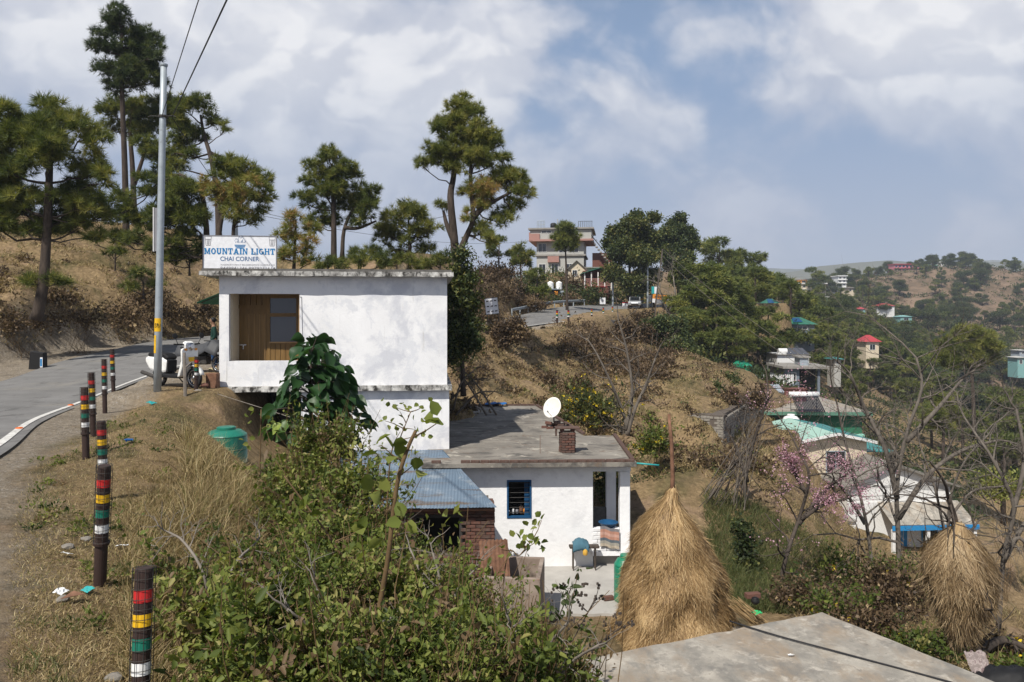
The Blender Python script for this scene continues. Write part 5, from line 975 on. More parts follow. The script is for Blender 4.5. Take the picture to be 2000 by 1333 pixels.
# ------------------------------------------------------------------ grass
def grass(name, label, pts, h, w, mat, tint=(.5, .25), lean=.5, kind='stuff'):
    """pts: world x,y; blades stand on the terrain"""
    n = len(pts); z = gz(pts[:, 0], pts[:, 1]); p = np.column_stack([pts, z-.02]); H = np.asarray(h)*rng.uniform(.5, 1.25, n); d = unit(rng.normal(size=(n, 3))*np.array([lean, lean, .1])+np.array([0, 0, 1])); side = unit(np.cross(d, rng.normal(size=(n, 3)))); Wd = np.asarray(w)*np.ones(n)
    droop = unit(d+rng.normal(size=(n, 3))*.35-np.array([0, 0, .35])); mid = p+d*(H*.55)[:, None]; tip = mid+droop*(H*.5)[:, None]; V = np.stack([p-side*Wd[:, None]*.5, p+side*Wd[:, None]*.5, mid+side*Wd[:, None]*.35, mid-side*Wd[:, None]*.35, tip], 1).reshape(-1, 3)
    i = np.arange(n)[:, None]*5; Fc = np.concatenate([i+np.array([[0, 1, 2, 3]])]); Ft = i+np.array([[3, 2, 4, 4]]); tt = np.clip(tint[0]+rng.normal(size=n)*tint[1], 0, .93); tt[rng.random(n) < .08] = 1
    V2 = V; F3 = np.concatenate([i+np.array([[0, 1, 2]]), i+np.array([[0, 2, 3]]), i+np.array([[3, 2, 4]])]); o = mesh_np(name, V2, F3, MATS[mat], None, np.repeat(tt, 5)); tag(o, label, 'grass', kind=kind); return o
def patch(n, pxr, dr, clump=0, keep=None):
    px = rng.uniform(*pxr, n); d = np.exp(rng.uniform(math.log(dr[0]), math.log(dr[1]), n)); x = (px-1000)*d/F
    if clump: x = x+rng.normal(size=n)*clump; 
    q = np.column_stack([x, d])
    # never on the tar
    c = RC[::2]; wd = RW[::2]; dd = np.sqrt((q[:, None, 0]-c[None, :, 0])**2+(q[:, None, 1]-c[None, :, 1])**2); jj = dd.argmin(1); right = q[:, 0] > c[jj, 0]; ok = dd.min(1) > wd[jj]+np.where(right, shoulder_w(q[:, 1])+.1*rng.normal(size=len(q)), 1.0)
    nz = np.array([mnoise.noise(Vector((a*.7, b*.7, 3)))+.6*mnoise.noise(Vector((a*2.3, b*2.3, 1))) for a, b in q]); ok &= nz > (keep if keep is not None else -.35)
    return q[ok]
grass('verge_grass', 'short dry trodden grass on the road verge round the bollards', patch(88000, (20, 480), (4.2, 21), 0, -.6), .07, .007, 'dry_grass', (.52, .26), .9)
grass('verge_tufts', 'green weed tufts between the bollards', patch(16000, (40, 420), (4.5, 18), .05, .22), .10, .009, 'green_grass', (.5, .25), .7)
grass('tall_dry_grass', 'tall straw coloured grass on the bank edge under the shop', patch(9500, (360, 570), (9, 15.5), .05, -.1), .5, .008, 'dry_grass', (.45, .26), .55)
grass('bank_grass', 'dry brown grass hanging over the foreground bank', patch(22000, (250, 520), (5, 11), .05, -.3), .24, .007, 'dry_grass', (.4, .25), .7)
grass('hill_grass', 'dry yellow grass covering the hill left of the shop', patch(46000, (-40, 560), (27, 56), 0, -.15), .26, .035, 'dry_grass', (.45, .22), .8)
grass('slope_grass', 'dry grass on the slope behind the low white house', patch(44000, (880, 1560), (27, 66), 0, -.15), .26, .032, 'dry_grass', (.42, .22), .8)
grass('meadow_grass', 'tall green grass on the slope right of the haystack', patch(16000, (1375, 1620), (17.5, 26), 0, -.6), .42, .014, 'green_grass', (.45, .25), .5)
grass('thicket_grass', 'rough dry grass under the bare trees at right', patch(16000, (1560, 2030), (13, 34), 0, -.5), .4, .016, 'dry_grass', (.3, .25), .7)
def scrub_field(name, label, n, pxr, dr, size, leaf, mat, per=26, tint=(.4, .22), keep=.0):
    pts = patch(n, pxr, dr, 0, keep); n = len(pts); z = gz(pts[:, 0], pts[:, 1]); c = np.column_stack([pts, z]); sc = size*np.exp(rng.normal(size=n)*.45); d = rdir(n*per); d[:, 2] = np.abs(d[:, 2]); p = np.repeat(c, per, 0)+d*np.repeat(sc, per)[:, None]*rng.uniform(.3, 1, size=(n*per, 1))*np.array([1.15, 1.15, .85])
    V, Fc, q = leaves(p, d+rdir(n*per)*.7, leaf*rng.uniform(.6, 1.4, n*per), leaf*.55); tt = np.clip(np.repeat(tint[0]+rng.normal(size=n)*tint[1], per)+rng.normal(size=n*per)*.12, 0, 1); o = mesh_np(name, V, Fc, MATS[mat], None, np.repeat(tt, q)); tag(o, label, 'scrub', kind='stuff')
scrub_field('hill_scrub', 'low dry scrub dotted over the left hill', 700, (-40, 560), (28, 55), .28, .16, 'dry_leaves', 30, (.35, .25), .1)
scrub_field('slope_scrub', 'low dry scrub on the slope behind the white house', 1700, (880, 1540), (28, 68), .34, .16, 'dry_leaves', 34, (.38, .25), .0)
scrub_field('bank_thicket', 'reddish brown thicket on the bank under the far road', 380, (1110, 1310), (46, 68), .7, .20, 'dry_leaves', 60, (.25, .18), -.1)
scrub_field('mound_thicket', 'dark dry scrub covering the mound beyond the shop', 420, (925, 1065), (60, 92), 1.0, .30, 'dry_leaves', 50, (.15, .12), -.4)
scrub_field('roadside_thicket', 'mixed green scrub beside the far road below the tall building', 420, (1010, 1330), (96, 120), 1.2, .36, 'tree_leaves', 50, (.4, .25), -.2)
scrub_field('slope_greens', 'small green weeds on the slope behind the white house', 800, (880, 1560), (26, 66), .25, .12, 'tree_leaves', 26, (.55, .25), .2)
scrub_field('bank_weeds', 'small green and brown weeds along the verge and bank', 420, (60, 520), (5.5, 17), .10, .05, 'bush_leaves', 22, (.5, .3), .15)
scrub_field('far_scrub', 'dark scrub covering the far hillside', 3000, (1560, 2060), (150, 560), 1.9, 1.1, 'tree_leaves', 20, (.42, .2), -.05)
scrub_field('far_dry_scrub', 'dry brown scrub covering the far hillside', 1500, (1560, 2060), (150, 560), 1.1, .75, 'dry_leaves', 20, (.3, .2), -.2)
scrub_field('wood_undergrowth', 'dark undergrowth between the pines of the middle slope', 900, (1330, 1900), (72, 200), 1.1, .45, 'tree_leaves', 30, (.3, .2), -.4)
# ------------------------------------------------------------------ hay
def hay(name, label, top, prof, d_label, n, mat, pole=None, base=None, wid=.015, seed=0, sq=1.0):
    """prof: list of (radius, height above base); strands hang along the flank"""
    rr = np.random.default_rng(seed); t = thing(name, label, 'haystack', base); pr = np.array(prof); N = 40; mb = MB(); ph = seed*1.7
    def R_(a, h): r0 = np.interp(h, pr[:, 1], pr[:, 0]); return r0*(1+.05*np.sin(3*a+ph)+.04*np.sin(5*a+h*2+ph)+.035*np.sin(9*a+h*5)+.05*np.sin(2*a+1.3*h+ph)+.045*np.sin(7*a-3*h+ph)+.06*np.sin(h*6.5+1.8*np.sin(2*a+ph)+np.sin(5*a))*np.clip(h*1.5, 0, 1)*np.clip((pr[-1, 1]-h)*.8, 0, 1))
    slump = lambda h: .07*np.sin(h*1.9+ph)+.03*np.sin(h*4.3)-.07*np.sin(pr[-1, 1]*1.9+ph)*np.clip(h/pr[-1, 1], 0, 1)
    hs = np.linspace(pr[0, 1], pr[-1, 1], 26); 
    for h in hs:
        for k in range(N): a = 2*math.pi*k/N; q = R_(a, h)*.95; mb.v.append((q*math.cos(a)+slump(h), q*math.sin(a)*sq, h))
    for i in range(len(hs)-1):
        for k in range(N): q = i*N; mb.f.append((q+k, q+(k+1) % N, q+N+(k+1) % N, q+N+k))
    mb.f.append(tuple(range(N))[::-1]); mb.f.append(tuple((len(hs)-1)*N+k for k in range(N))); mb.build('core', MATS['hay'], t, smooth=True)
    a = rr.uniform(0, 2*np.pi, n); top_h, bot = pr[-1, 1], pr[0, 1]; h = bot+(top_h-bot)*(1-np.sqrt(rr.random(n)))*1.02+.02; L = rr.uniform(.16, .5, n)
    row = rr.normal(size=n)*.16; P0, rows = [], []
    for s in (0, .34, .67, 1):
        hh = np.maximum(h-L*s*.93, bot-.05); aa = a+row*s*1.6; q = R_(aa, hh)*(1+.01*rr.random(n))+.008+.09*s*s*rr.random(n)**2; rows.append(np.stack([q*np.cos(aa)+slump(hh), q*np.sin(aa)*sq, hh], 1))
    side = np.stack([-np.sin(a), np.cos(a)*sq, 0*a], 1)*(wid*rr.uniform(.5, 1.2, n))[:, None]*.5; V = []
    for s, w_ in zip(rows, (1, 1, .8, .3)): V += [s-side*w_, s+side*w_]
    V = np.stack(V, 1).reshape(-1, 3); i = np.arange(n)[:, None]*8; Fc = np.concatenate([i+np.array([[0, 1, 3, 2]]), i+np.array([[2, 3, 5, 4]]), i+np.array([[4, 5, 7, 6]])]); cl = np.array([mnoise.noise(Vector((math.cos(x)*2.2, math.sin(x)*2.2, y*2.6+seed))) for x, y in zip(a, h)])
    tt = np.clip(.50+.5*cl+rr.normal(size=n)*.24, 0, 1); s = mesh_np('straw', V, Fc, MATS[mat], t, np.repeat(tt, 8)); s['kind'] = 'stuff'
    # loose wisps
    m = n//5; a = rr.uniform(0, 2*np.pi, m); h = bot+(top_h-bot)*(1-np.sqrt(rr.random(m))); p = np.stack([R_(a, h)*np.cos(a)+slump(h), R_(a, h)*np.sin(a)*sq, h], 1); dr = unit(np.stack([np.cos(a), np.sin(a), -1.0+0*a], 1)+rr.normal(size=(m, 3))*.5); Vn, Fn = needles(p, dr, .3, .011, 1, 0, 35, .4); s = mesh_np('wisps', Vn, Fn, MATS[mat], t, np.repeat(rr.random(m), 3)); s['kind'] = 'stuff'
    if pole: MB().tube(pole, [.05, .045, .04, .03][:len(pole)], 8).build('pole', MATS['rust'], t, smooth=True)
    return t
hb = P(1312, 1236, 15.9); hb.z = float(gz([hb.x], [hb.y])[0])-.02
hay('haystack', 'large conical haystack round a wooden pole in front of the yard', None, [(1.184, 0.000), (1.147, 0.236), (1.081, 0.605), (0.968, 1.210), (0.827, 1.748), (0.667, 2.173), (0.498, 2.504), (0.329, 2.740), (0.188, 2.882), (0.141, 2.977), (0.122, 3.100), (0.047, 3.175)], 0, 33000, 'straw', [(0, 0, 2.6), (.02, 0, 3.4), (0, .02, 4.1), (-.06, 0, 4.7)], hb)
h2 = P(1872, 1198, 14.6)
hay('hanging_hay', 'greyish bundle of hay hung high around a tree trunk at right', None, [(0.109, -0.427), (0.269, -0.171), (0.437, 0.114), (0.554, 0.427), (0.588, 0.741), (0.546, 1.026), (0.445, 1.273), (0.302, 1.472), (0.151, 1.615), (0.067, 1.710)], 0, 15000, 'straw_grey', None, h2, .014, 5)
bare_tree('tree trunk carrying the hanging hay with crooked dark limbs', 1900, 1330, 14.6, [[(1905, 1340), (1903, 1270), (1885, 1160), (1868, 1030), (1852, 970)], [(1903, 1260), (1960, 1250), (2030, 1280)], [(1904, 1240), (1930, 1290), (1985, 1330)]], .10, 2, 'dark_bark')
# ------------------------------------------------------------------ bollards on the road edge
def bollards():
    def one(label, foot, lean, h=1.08, r=.052, cage=True):
        t = thing('bollard', label, 'bollard', foot, 0, 'striped bollards along the road edge'); t.rotation_euler = (lean[0], lean[1], random.uniform(0, 6))
        MB().lathe([(r*1.0, -.3), (r, 0), (r, h-.02), (r*.92, h)], 18).build('post', MATS['bollard_brown'], t, smooth=False)
        for nm, mt, z in (('red_band', 'red', .89), ('yellow_band', 'yellow', .755), ('green_band', 'band_green', .62), ('white_band', 'white_paint', .485)):
            z0 = h*z/1.08; m = MB(); n = 20; hb = .072
            for k in range(n):
                a, b = 2*math.pi*k/n, 2*math.pi*(k+1)/n; R_ = r+.003; m.quad((R_*math.cos(a), R_*math.sin(a), z0), (R_*math.cos(b), R_*math.sin(b), z0), (R_*math.cos(b), R_*math.sin(b), z0+hb), (R_*math.cos(a), R_*math.sin(a), z0+hb))
            m.build(nm, MATS[mt], t)
        if cage:
            c = MB(); R_ = r+.014
            for k in range(9): a = 2*math.pi*k/9; c.tube([(R_*math.cos(a), R_*math.sin(a), .36*h), (R_*math.cos(a), R_*math.sin(a), h+.005)], .0022, 4, False)
            for q in range(13): z = .37*h+.63*h*q/12; c.tube([(R_*math.cos(2*math.pi*k/14), R_*math.sin(2*math.pi*k/14), z) for k in range(15)], .0022, 4, False)
            w = c.build('wire_cage', MATS['iron'], t)
        MB().lathe([(r+.016, .345*h), (r+.018, .365*h), (r+.003, .37*h)], 16).build('collar', MATS['bollard_brown'], t)
    rows = [('nearest striped bollard at the bottom left corner, leaning right', 255, None, 4.55, (0, .09), 1.12, (303, 1120)), ('second nearest bollard, the one with its dark foot fully showing', 195, 1150, 6.75, (0, .085), 1.1, None), ('bollard standing directly behind the second nearest one', 203, 985, 9.6, (0, .04), 1.08, None), ('bollard at the bend with the road shadow ending at its foot', 168, 852, 11.9, (0, 0), .80, None),
            ('bollard half hidden behind the one at the bend', 183, 845, 14.6, (0, .02), 1.05, None), ('slim bollard second farthest in the verge row', 205, 796, 18.2, (0, 0), 1.1, None), ('farthest bollard of the verge row, beside the white edge line', 222, 766, 21.0, (0, 0), 1.14, None), ('leaning bollard between the wooden stake and the scooter', 383, 756, 20.3, (0, -.03), .85, None)]
    for lab, px, py, d, ln, h, top in rows:
        x = (px-1000)*d/F; z = float(gz([x], [d])[0])
        if top: q = P(top[0], top[1], d); x = q.x-.1; z = q.z-h
        elif abs((HZ-py)*d/F-z) < .35: z = (HZ-py)*d/F
        tp = {6.75: 905, 9.6: 823, 11.9: 757, 14.6: 728, 18.2: 702, 21.0: 682, 20.3: 697}.get(d)
        if tp: z = float(gz([x], [d])[0]); h = min(1.35, max(.7, (HZ-tp)*d/F-z))
        one(lab, (x, d, z), (ln[0]+random.uniform(-.03, .03), ln[1]+random.uniform(-.02, .02)), h)
    for i, (px, py, d) in enumerate(((1010, 626, 62), (1056, 624, 66), (1143, 626, 76), (1169, 622, 82), (1190, 620, 86))):
        j = int(np.abs(RN[:, 1]-d).argmin()); b = RN[j]; one('distant bollard on the far road edge, number %s from the mound' % ('one', 'two', 'three', 'four', 'five')[i], (b[0]+.25, b[1], b[2]-.05), (0, 0), 1.1, .09, False)
bollards()
# ------------------------------------------------------------------ poles and wires
def pole(label, px, pyb, pyt, d, r0, r1, mat='pole_steel', pxt=None, arms=(), name='utility_pole', extra=None):
    b = P(px, pyb, d); tp = P(pxt if pxt else px, pyt, d); g = float(gz([b.x], [b.y])[0]); b.z = min(b.z, g+.05); t = thing(name, label, 'pole', b); v = tp-b
    n = 5; MB().tube([v*(i/n)+(Vector((0, 0, -.3)) if i == 0 else Vector((0, 0, 0))) for i in range(n+1)], [r0+(r1-r0)*i/n for i in range(n+1)], 16 if d < 40 else 8).build('post', MATS[mat], t, smooth=True)
    for (py, w) in arms: q = v*((P(px, py, d).z-b.z)/v.z); MB().cbox(q, (w, .05, .05)).build('crossarm', MATS['iron'], t)
    if extra: extra(t, v, b)
    return b+v
def lampdetail(t, v, b):
    q = lambda py: v*((P(0, py, 20).z-b.z)/v.z)
    a = q(128); MB().lathe([(.09, -.03), (.10, 0), (.10, .03), (.06, .035)], 14, a).build('cap', MATS['pole_steel'], t)
    a = q(228)
    for s in (-1, 1): MB().tube([a+Vector((s*.09, -.02, 0)), a+Vector((s*.30, -.05, .01)), a+Vector((s*.36, -.05, -.03))], .014, 5).build('wire_hook', MATS['iron'], t)
    MB().lathe([(.11, -.03), (.115, 0), (.11, .03)], 14, a).build('clamp', MATS['iron'], t)
    ym = MB(); n = 14; lo, hi = q(660), q(622)
    def strip(p0, p1, a0, a1, mb, rr):
        for k in range(n):
            u, w = R(a0+(a1-a0)*k/n), R(a0+(a1-a0)*(k+1)/n); mb.quad(p0+Vector((rr*math.cos(u), rr*math.sin(u), 0)), p0+Vector((rr*math.cos(w), rr*math.sin(w), 0)), p1+Vector((rr*math.cos(w), rr*math.sin(w), 0)), p1+Vector((rr*math.cos(u), rr*math.sin(u), 0)))
    f = lambda z: .098+(.078-.098)*z/v.z+.004
    strip(q(648), q(622), 190, 330, ym, f(q(640).z)); strip(q(690), q(655), 215, 262, ym, f(q(680).z)); ym.build('yellow_paint', MATS['yellow'], t)
    text_mesh('59', MATS['black'], t, q(637).x-.05, q(640).z, .1, .11, q(637).y-.107, bold=.01)
    s = MB(); z0, z1 = q(490).z, q(405).z; s.box(-.24, -.12, .12, .16, z0, z1); s.build('sign_back', MATS['sign_grey'], t, (q(450).x, q(450).y, 0)); s = MB().box(-.245, -.225, .10, .17, z0-.01, z1+.01).build('sign_rim', MATS['white_paint'], t, (q(450).x, q(450).y, 0))
PT = pole('tall grey steel utility pole with yellow paint mark beside the scooter', 307, 764, 128, 20, .098, .078, pxt=320, extra=lampdetail)
PT2 = pole('distant steel utility pole rising behind the shop sign', 462, 530, 388, 52, .12, .09, extra=None)
P3 = pole('steel pole with crossarm in front of the tall leafy trees', 1265, 612, 485, 98, .14, .11, arms=((505, 1.3),))
P4 = pole('short steel pole at the end of the far guard rail', 1197, 606, 530, 100, .13, .11)
P5 = pole('dark leaning pole carrying wires above the orange billboard', 1272, 625, 487, 90, .10, .07, 'dark_bark', pxt=1294)
def wire(label, pts, r=.012, mat='rubber', sag=0):
    pts = [Vector(p) for p in pts]; q = []
    for a, b in zip(pts, pts[1:]):
        for i in range(13): t = i/12; q.append(a.lerp(b, t)+Vector((0, 0, -sag*4*t*(1-t))))
    tag(MB().tube(q, r, 5).build('wire', MATS[mat], smooth=True), label, 'wire')
wa = P(316, 228, 20); wb = P(336, 229, 20)
wire('left black overhead wire from the steel pole to the top of the picture', [wa, P(388, 0, 12), P(430, -130, 9)], .009)
wire('right black overhead wire from the steel pole to the top of the picture', [wb, P(443, 0, 11), P(500, -170, 8)], .013)
wire('thin wire dropping from the steel pole to the pole behind the sign', [wb, P(462, 400, 52)], .012, sag=.3)
wire('thin wire running right from the pole behind the sign', [P(462, 400, 52), P(884, 420, 48)], .014, sag=1.0)
wire('black service wire sagging right from the pole behind the sign', [P(462, 412, 52), P(1040, 470, 118)], .016, sag=1.2)
wire('upper pale wire running down right from the leaning pole', [P5, P(1640, 745, 60)], .02, 'grey_bark', .5); wire('lower pale wire running down right from the leaning pole', [P5-Vector((0, 0, .8)), P(1600, 740, 60)], .02, 'grey_bark', .6)
wire('pale guy wire hanging from the leaning pole to the slope', [P5, P(1262, 760, 55)], .016, 'grey_bark', .2); wire('second pale guy wire hanging from the leaning pole', [P5-Vector((0, 0, .5)), P(1275, 770, 55)], .016, 'grey_bark', .2)
wire('pale rope stretched before the dark undercroft of the shop', [P(425, 770, 19), P(520, 800, 17), P(605, 828, 15)], .008, 'pale_twig')
# ------------------------------------------------------------------ scooter, motorcycle, person
def wheel(t, x, r, w=.09, hub='chrome'):
    o = MB(); n = 22; prof = [(r-.07, -w/2*.7), (r-.02, -w/2), (r, -w/4), (r, w/4), (r-.02, w/2), (r-.07, w/2*.7)]
    for i, (q, y) in enumerate(prof):
        for k in range(n): a = 2*math.pi*k/n; o.v.append((x+q*math.cos(a), y, r+q*math.sin(a)))
    for i in range(len(prof)):
        for k in range(n): a, b = i*n, ((i+1) % len(prof))*n; o.f.append((a+k, a+(k+1) % n, b+(k+1) % n, b+k))
    ty = o.build('wheel', MATS['rubber'], t, smooth=True); m = MB()
    m.tube([(x, -w*.45, r), (x, w*.45, r)], .055, 10)
    for k in range(6): a = 2*math.pi*k/6; m.tube([(x, 0, r), (x+(r-.06)*math.cos(a), 0, r+(r-.06)*math.sin(a))], .014, 5)
    for s in (-1, 1): m.tube([(x+(r-.068)*math.cos(2*math.pi*k/20), s*w*.3, r+(r-.068)*math.sin(2*math.pi*k/20)) for k in range(21)], .009, 5)
    m.build('rim', MATS[hub], ty, smooth=True)
def scooter():
    b = P(345, 752, 21.2); b.z = float(gz([b.x], [b.y])[0]); t = thing('scooter', 'white parked scooter with black seat and yellow number plate', 'scooter', b, R(-30)); t.scale = (1.2,)*3
    WM, BK = MATS['scooter_white'], MATS['black']
    wheel(t, .62, .235); wheel(t, -.60, .235)
    def pan(poly, w, name, m, y=0, bev=.035): return MB().prism(poly, y-w/2, y+w/2).build(name, m, t, bevel=bev, smooth=False)
    pan([(-.92, .70), (-.98, .60), (-.80, .38), (-.40, .30), (-.20, .34), (-.16, .62), (-.30, .70)], .30, 'rear_cowl', WM, 0, .06)
    pan([(-.85, .69), (-.20, .61), (-.13, .68), (-.25, .77), (-.55, .80), (-.80, .80), (-.88, .75)], .27, 'seat', BK, 0, .045)
    pan([(-.36, .22), (.30, .22), (.36, .30), (.24, .30), (-.24, .31), (-.36, .36)], .34, 'floorboard', BK, 0, .02)
    pan([(-.22, .34), (-.16, .34), (-.14, .62), (-.20, .62)], .24, 'leg_panel', BK, 0, .01)
    pan([(.26, .24), (.36, .26), (.52, .62), (.50, .88), (.42, .92), (.38, .86), (.40, .62)], .40, 'front_apron', WM, 0, .05)
    pan([(.38, .86), (.52, .84), (.50, 1.02), (.40, 1.08), (.32, 1.02)], .24, 'headlight_cowl', WM, 0, .05)
    MB().lathe([(.075, 0), (.085, .02), (.05, .06)], 14).build('headlight', MATS['chrome'], t, (.50, 0, .94)).rotation_euler = (0, R(80), 0)
    m = MB(); n = 10
    for s in (-.055, .055):
        for k in range(n+1): a = R(15+125*k/n); m.v.append((.62+.285*math.cos(a), s, .235+.285*math.sin(a)))
    for k in range(n): m.f.append((k, k+1, n+2+k, n+1+k))
    solidify(m.build('front_fender', WM, t, smooth=True), .012)
    MB().tube([(.40, 0, .86), (.56, 0, .40), (.62, 0, .24)], .028, 8).build('fork', MATS['iron'], t)
    MB().tube([(.36, -.34, 1.0), (.40, -.12, .99), (.40, .12, .99), (.36, .34, 1.0)], .017, 8).build('handlebar', BK, t)
    for s in (-1, 1):
        MB().tube([(.40, s*.26, 1.0), (.42, s*.34, 1.14)], .007, 6).build('mirror_stem', BK, t); MB().lathe([(.02, -.012), (.065, -.008), (.065, .008), (.02, .012)], 12).build('mirror', BK, t, (.42, s*.35, 1.19)).rotation_euler = (0, R(80), 0)
        MB().cbox((.49, s*.13, .88), (.05, .07, .05)).build('indicator', MATS['orange'], t, bevel=.01)
    MB().cbox((.585, 0, .66), (.012, .24, .10), m=Matrix.Rotation(R(-14), 4, 'Y')).build('number_plate', MATS['yellow'], t)
    MB().tube([(-.3, -.2, .24), (-.55, -.22, .25), (-.95, -.22, .33)], [.03, .045, .045], 10).build('exhaust', MATS['iron'], t); MB().tube([(-.1, .12, .22), (-.05, .3, .0)], .013, 6).build('side_stand', MATS['iron'], t)
    MB().cbox((-.99, 0, .62), (.04, .16, .08)).build('tail_light', MATS['red'], t, bevel=.01); pan([(-.70, .28), (-.30, .22), (-.30, .34), (-.70, .40)], .22, 'engine_cover', BK, 0, .03)
scooter()
def motorcycle():
    b = P(398, 722, 24.6); b.z = float(gz([b.x], [b.y])[0]); t = thing('motorcycle', 'dark motorcycle under a grey draped cover behind the scooter', 'motorcycle', b, R(-22)); wheel(t, .62, .29); wheel(t, -.62, .29)
    MB().tube([(-.62, 0, .29), (-.2, 0, .42), (.2, 0, .45), (.42, 0, .85), (.62, 0, .29)], .035, 7).build('frame', MATS['iron'], t); MB().cbox((0, 0, .40), (.42, .24, .30)).build('engine', MATS['iron'], t, bevel=.04)
    MB().tube([(.0, -.15, .28), (-.7, -.17, .34)], .045, 9).build('exhaust', MATS['chrome'], t); MB().prism([(-.85, .72), (-.2, .66), (.05, .72), (.0, .80), (-.5, .82), (-.9, .80)], -.13, .13).build('seat', MATS['black'], t, bevel=.03)
    m = MB(); nx, ny = 18, 10
    for i in range(nx+1):
        for j in range(ny+1):
            x = -1.0+1.75*i/nx; y = (j/ny-.5)*2; h = .86+.18*math.exp(-((x-.42)/.22)**2)+.06*math.exp(-((x-.1)/.25)**2); w = .20+.10*math.exp(-((x-.4)/.25)**2); fall = max(0, abs(y)-.35)/.65; m.v.append((x, y*w*(1+.25*fall)+.02*math.sin(7*x), h-.36*fall**1.3+.03*mnoise.noise(Vector((x*5, y*3, 0)))))
    for i in range(nx):
        for j in range(ny): q = i*(ny+1)+j; m.f.append((q, q+1, q+ny+2, q+ny+1))
    solidify(m.build('dust_cover', MATS['sheet_grey'], t, smooth=True), .006)
    MB().tube([(.36, -.36, 1.02), (.42, 0, 1.0), (.36, .36, 1.02)], .016, 6).build('handlebar', MATS['black'], t)
motorcycle()
def skin_body(name, joints, edges, mat, parent, sub=2):
    me = bpy.data.meshes.new(name); me.from_pydata([j[0] for j in joints], edges, []); o = link(name, me, parent); me.materials.append(mat)
    md = o.modifiers.new('skin', 'SKIN'); md.use_smooth_shade = True
    if not me.skin_vertices: 
        bpy.context.view_layer.objects.active = o
    for i, v in enumerate(me.skin_vertices[0].data): r = joints[i][1]; v.radius = r if isinstance(r, tuple) else (r, r); v.use_root = i == 0
    s = o.modifiers.new('subdivision', 'SUBSURF'); s.levels = s.render_levels = sub; return o
def person():
    b = P(418, 722, 25.6); b.z = float(gz([b.x], [b.y])[0])+.01; t = thing('person', 'person in dark green jacket and blue jeans standing by the shop corner', 'person', b, R(200))
    # facing +x locally: pelvis, spine, neck, head, legs, arms
    J = [((0, 0, .92), (.12, .15)), ((0, 0, 1.12), (.11, .14)), ((.01, 0, 1.33), (.11, .16)), ((.01, 0, 1.45), .06), ((.03, 0, 1.53), .055), ((.04, 0, 1.60), (.085, .075)), ((.045, 0, 1.68), (.085, .07)), ((.04, 0, 1.735), (.05, .045)),
         ((0, .09, .86), .085), ((.03, .10, .48), .058), ((-.02, .10, .09), .042), ((.12, .105, .03), .035), ((0, -.09, .86), .085), ((-.02, -.10, .48), .058), ((-.09, -.10, .09), .042), ((.05, -.105, .03), .035),
         ((0, .19, 1.38), .055), ((-.04, .24, 1.12), .042), ((.10, .22, .94), .034), ((.15, .215, .88), .028), ((0, -.19, 1.38), .055), ((-.04, -.24, 1.12), .042), ((.10, -.22, .94), .034), ((.15, -.215, .88), .028), ((.125, 0, 1.62), .018)]
    E = [(0, 1), (1, 2), (2, 3), (3, 4), (4, 5), (5, 6), (6, 7), (0, 8), (8, 9), (9, 10), (10, 11), (0, 12), (12, 13), (13, 14), (14, 15), (2, 16), (16, 17), (17, 18), (18, 19), (2, 20), (20, 21), (21, 22), (22, 23), (5, 24)]
    skin_body('body', J, E, MATS['skin'], t)
    skin_body('jacket', [((0, 0, .84), (.135, .165)), ((0, 0, 1.12), (.125, .155)), ((.01, 0, 1.34), (.12, .17)), ((.01, 0, 1.45), .08), ((0, .20, 1.38), .07), ((-.04, .25, 1.12), .056), ((.09, .23, .96), .045), ((0, -.20, 1.38), .07), ((-.04, -.25, 1.12), .056), ((.09, -.23, .96), .045)], [(0, 1), (1, 2), (2, 3), (2, 4), (4, 5), (5, 6), (2, 7), (7, 8), (8, 9)], flat('jacket_green', (.006, .035, .026), .8), t)
    skin_body('trousers', [((0, 0, .90), (.13, .155)), ((0, .09, .82), .098), ((.03, .10, .48), .072), ((-.02, .10, .11), .06), ((0, -.09, .82), .098), ((-.02, -.10, .48), .072), ((-.09, -.10, .11), .06)], [(0, 1), (1, 2), (2, 3), (0, 4), (4, 5), (5, 6)], flat('denim', (.02, .06, .16), .9), t)
    for x, y in ((.03, .10), (-.04, -.10)): MB().prism([(-.10, 0), (.17, 0), (.17, .03), (.06, .075), (-.10, .08)], y-.045, y+.045).build('shoe', flat('shoe_cream', (.62, .55, .34), .7) if 'shoe_cream' not in MATS else MATS['shoe_cream'], t, bevel=.015)
    h = MB(); h.lathe([(.05, -.03), (.088, .02), (.092, .08), (.075, .13), (.02, .15)], 14, (.02, 0, 1.60)); h.build('hair', MATS['black'], t, smooth=True)
    for s in (-1, 1): 
        f = MB()
        for k, l in enumerate((.07, .08, .075, .06)): f.tube([(.16+.004*k, s*.215+(k-1.5)*.018, .885), (.185, s*.215+(k-1.5)*.019, .855), (.18, s*.215+(k-1.5)*.019, .885-l)], [.009, .008, .006], 5)
        f.tube([(.14, s*.215-.03, .90), (.175, s*.215-.04, .88), (.19, s*.215-.035, .86)], [.010, .009, .007], 5); f.build('fingers', MATS['skin'], t, smooth=True)
person()
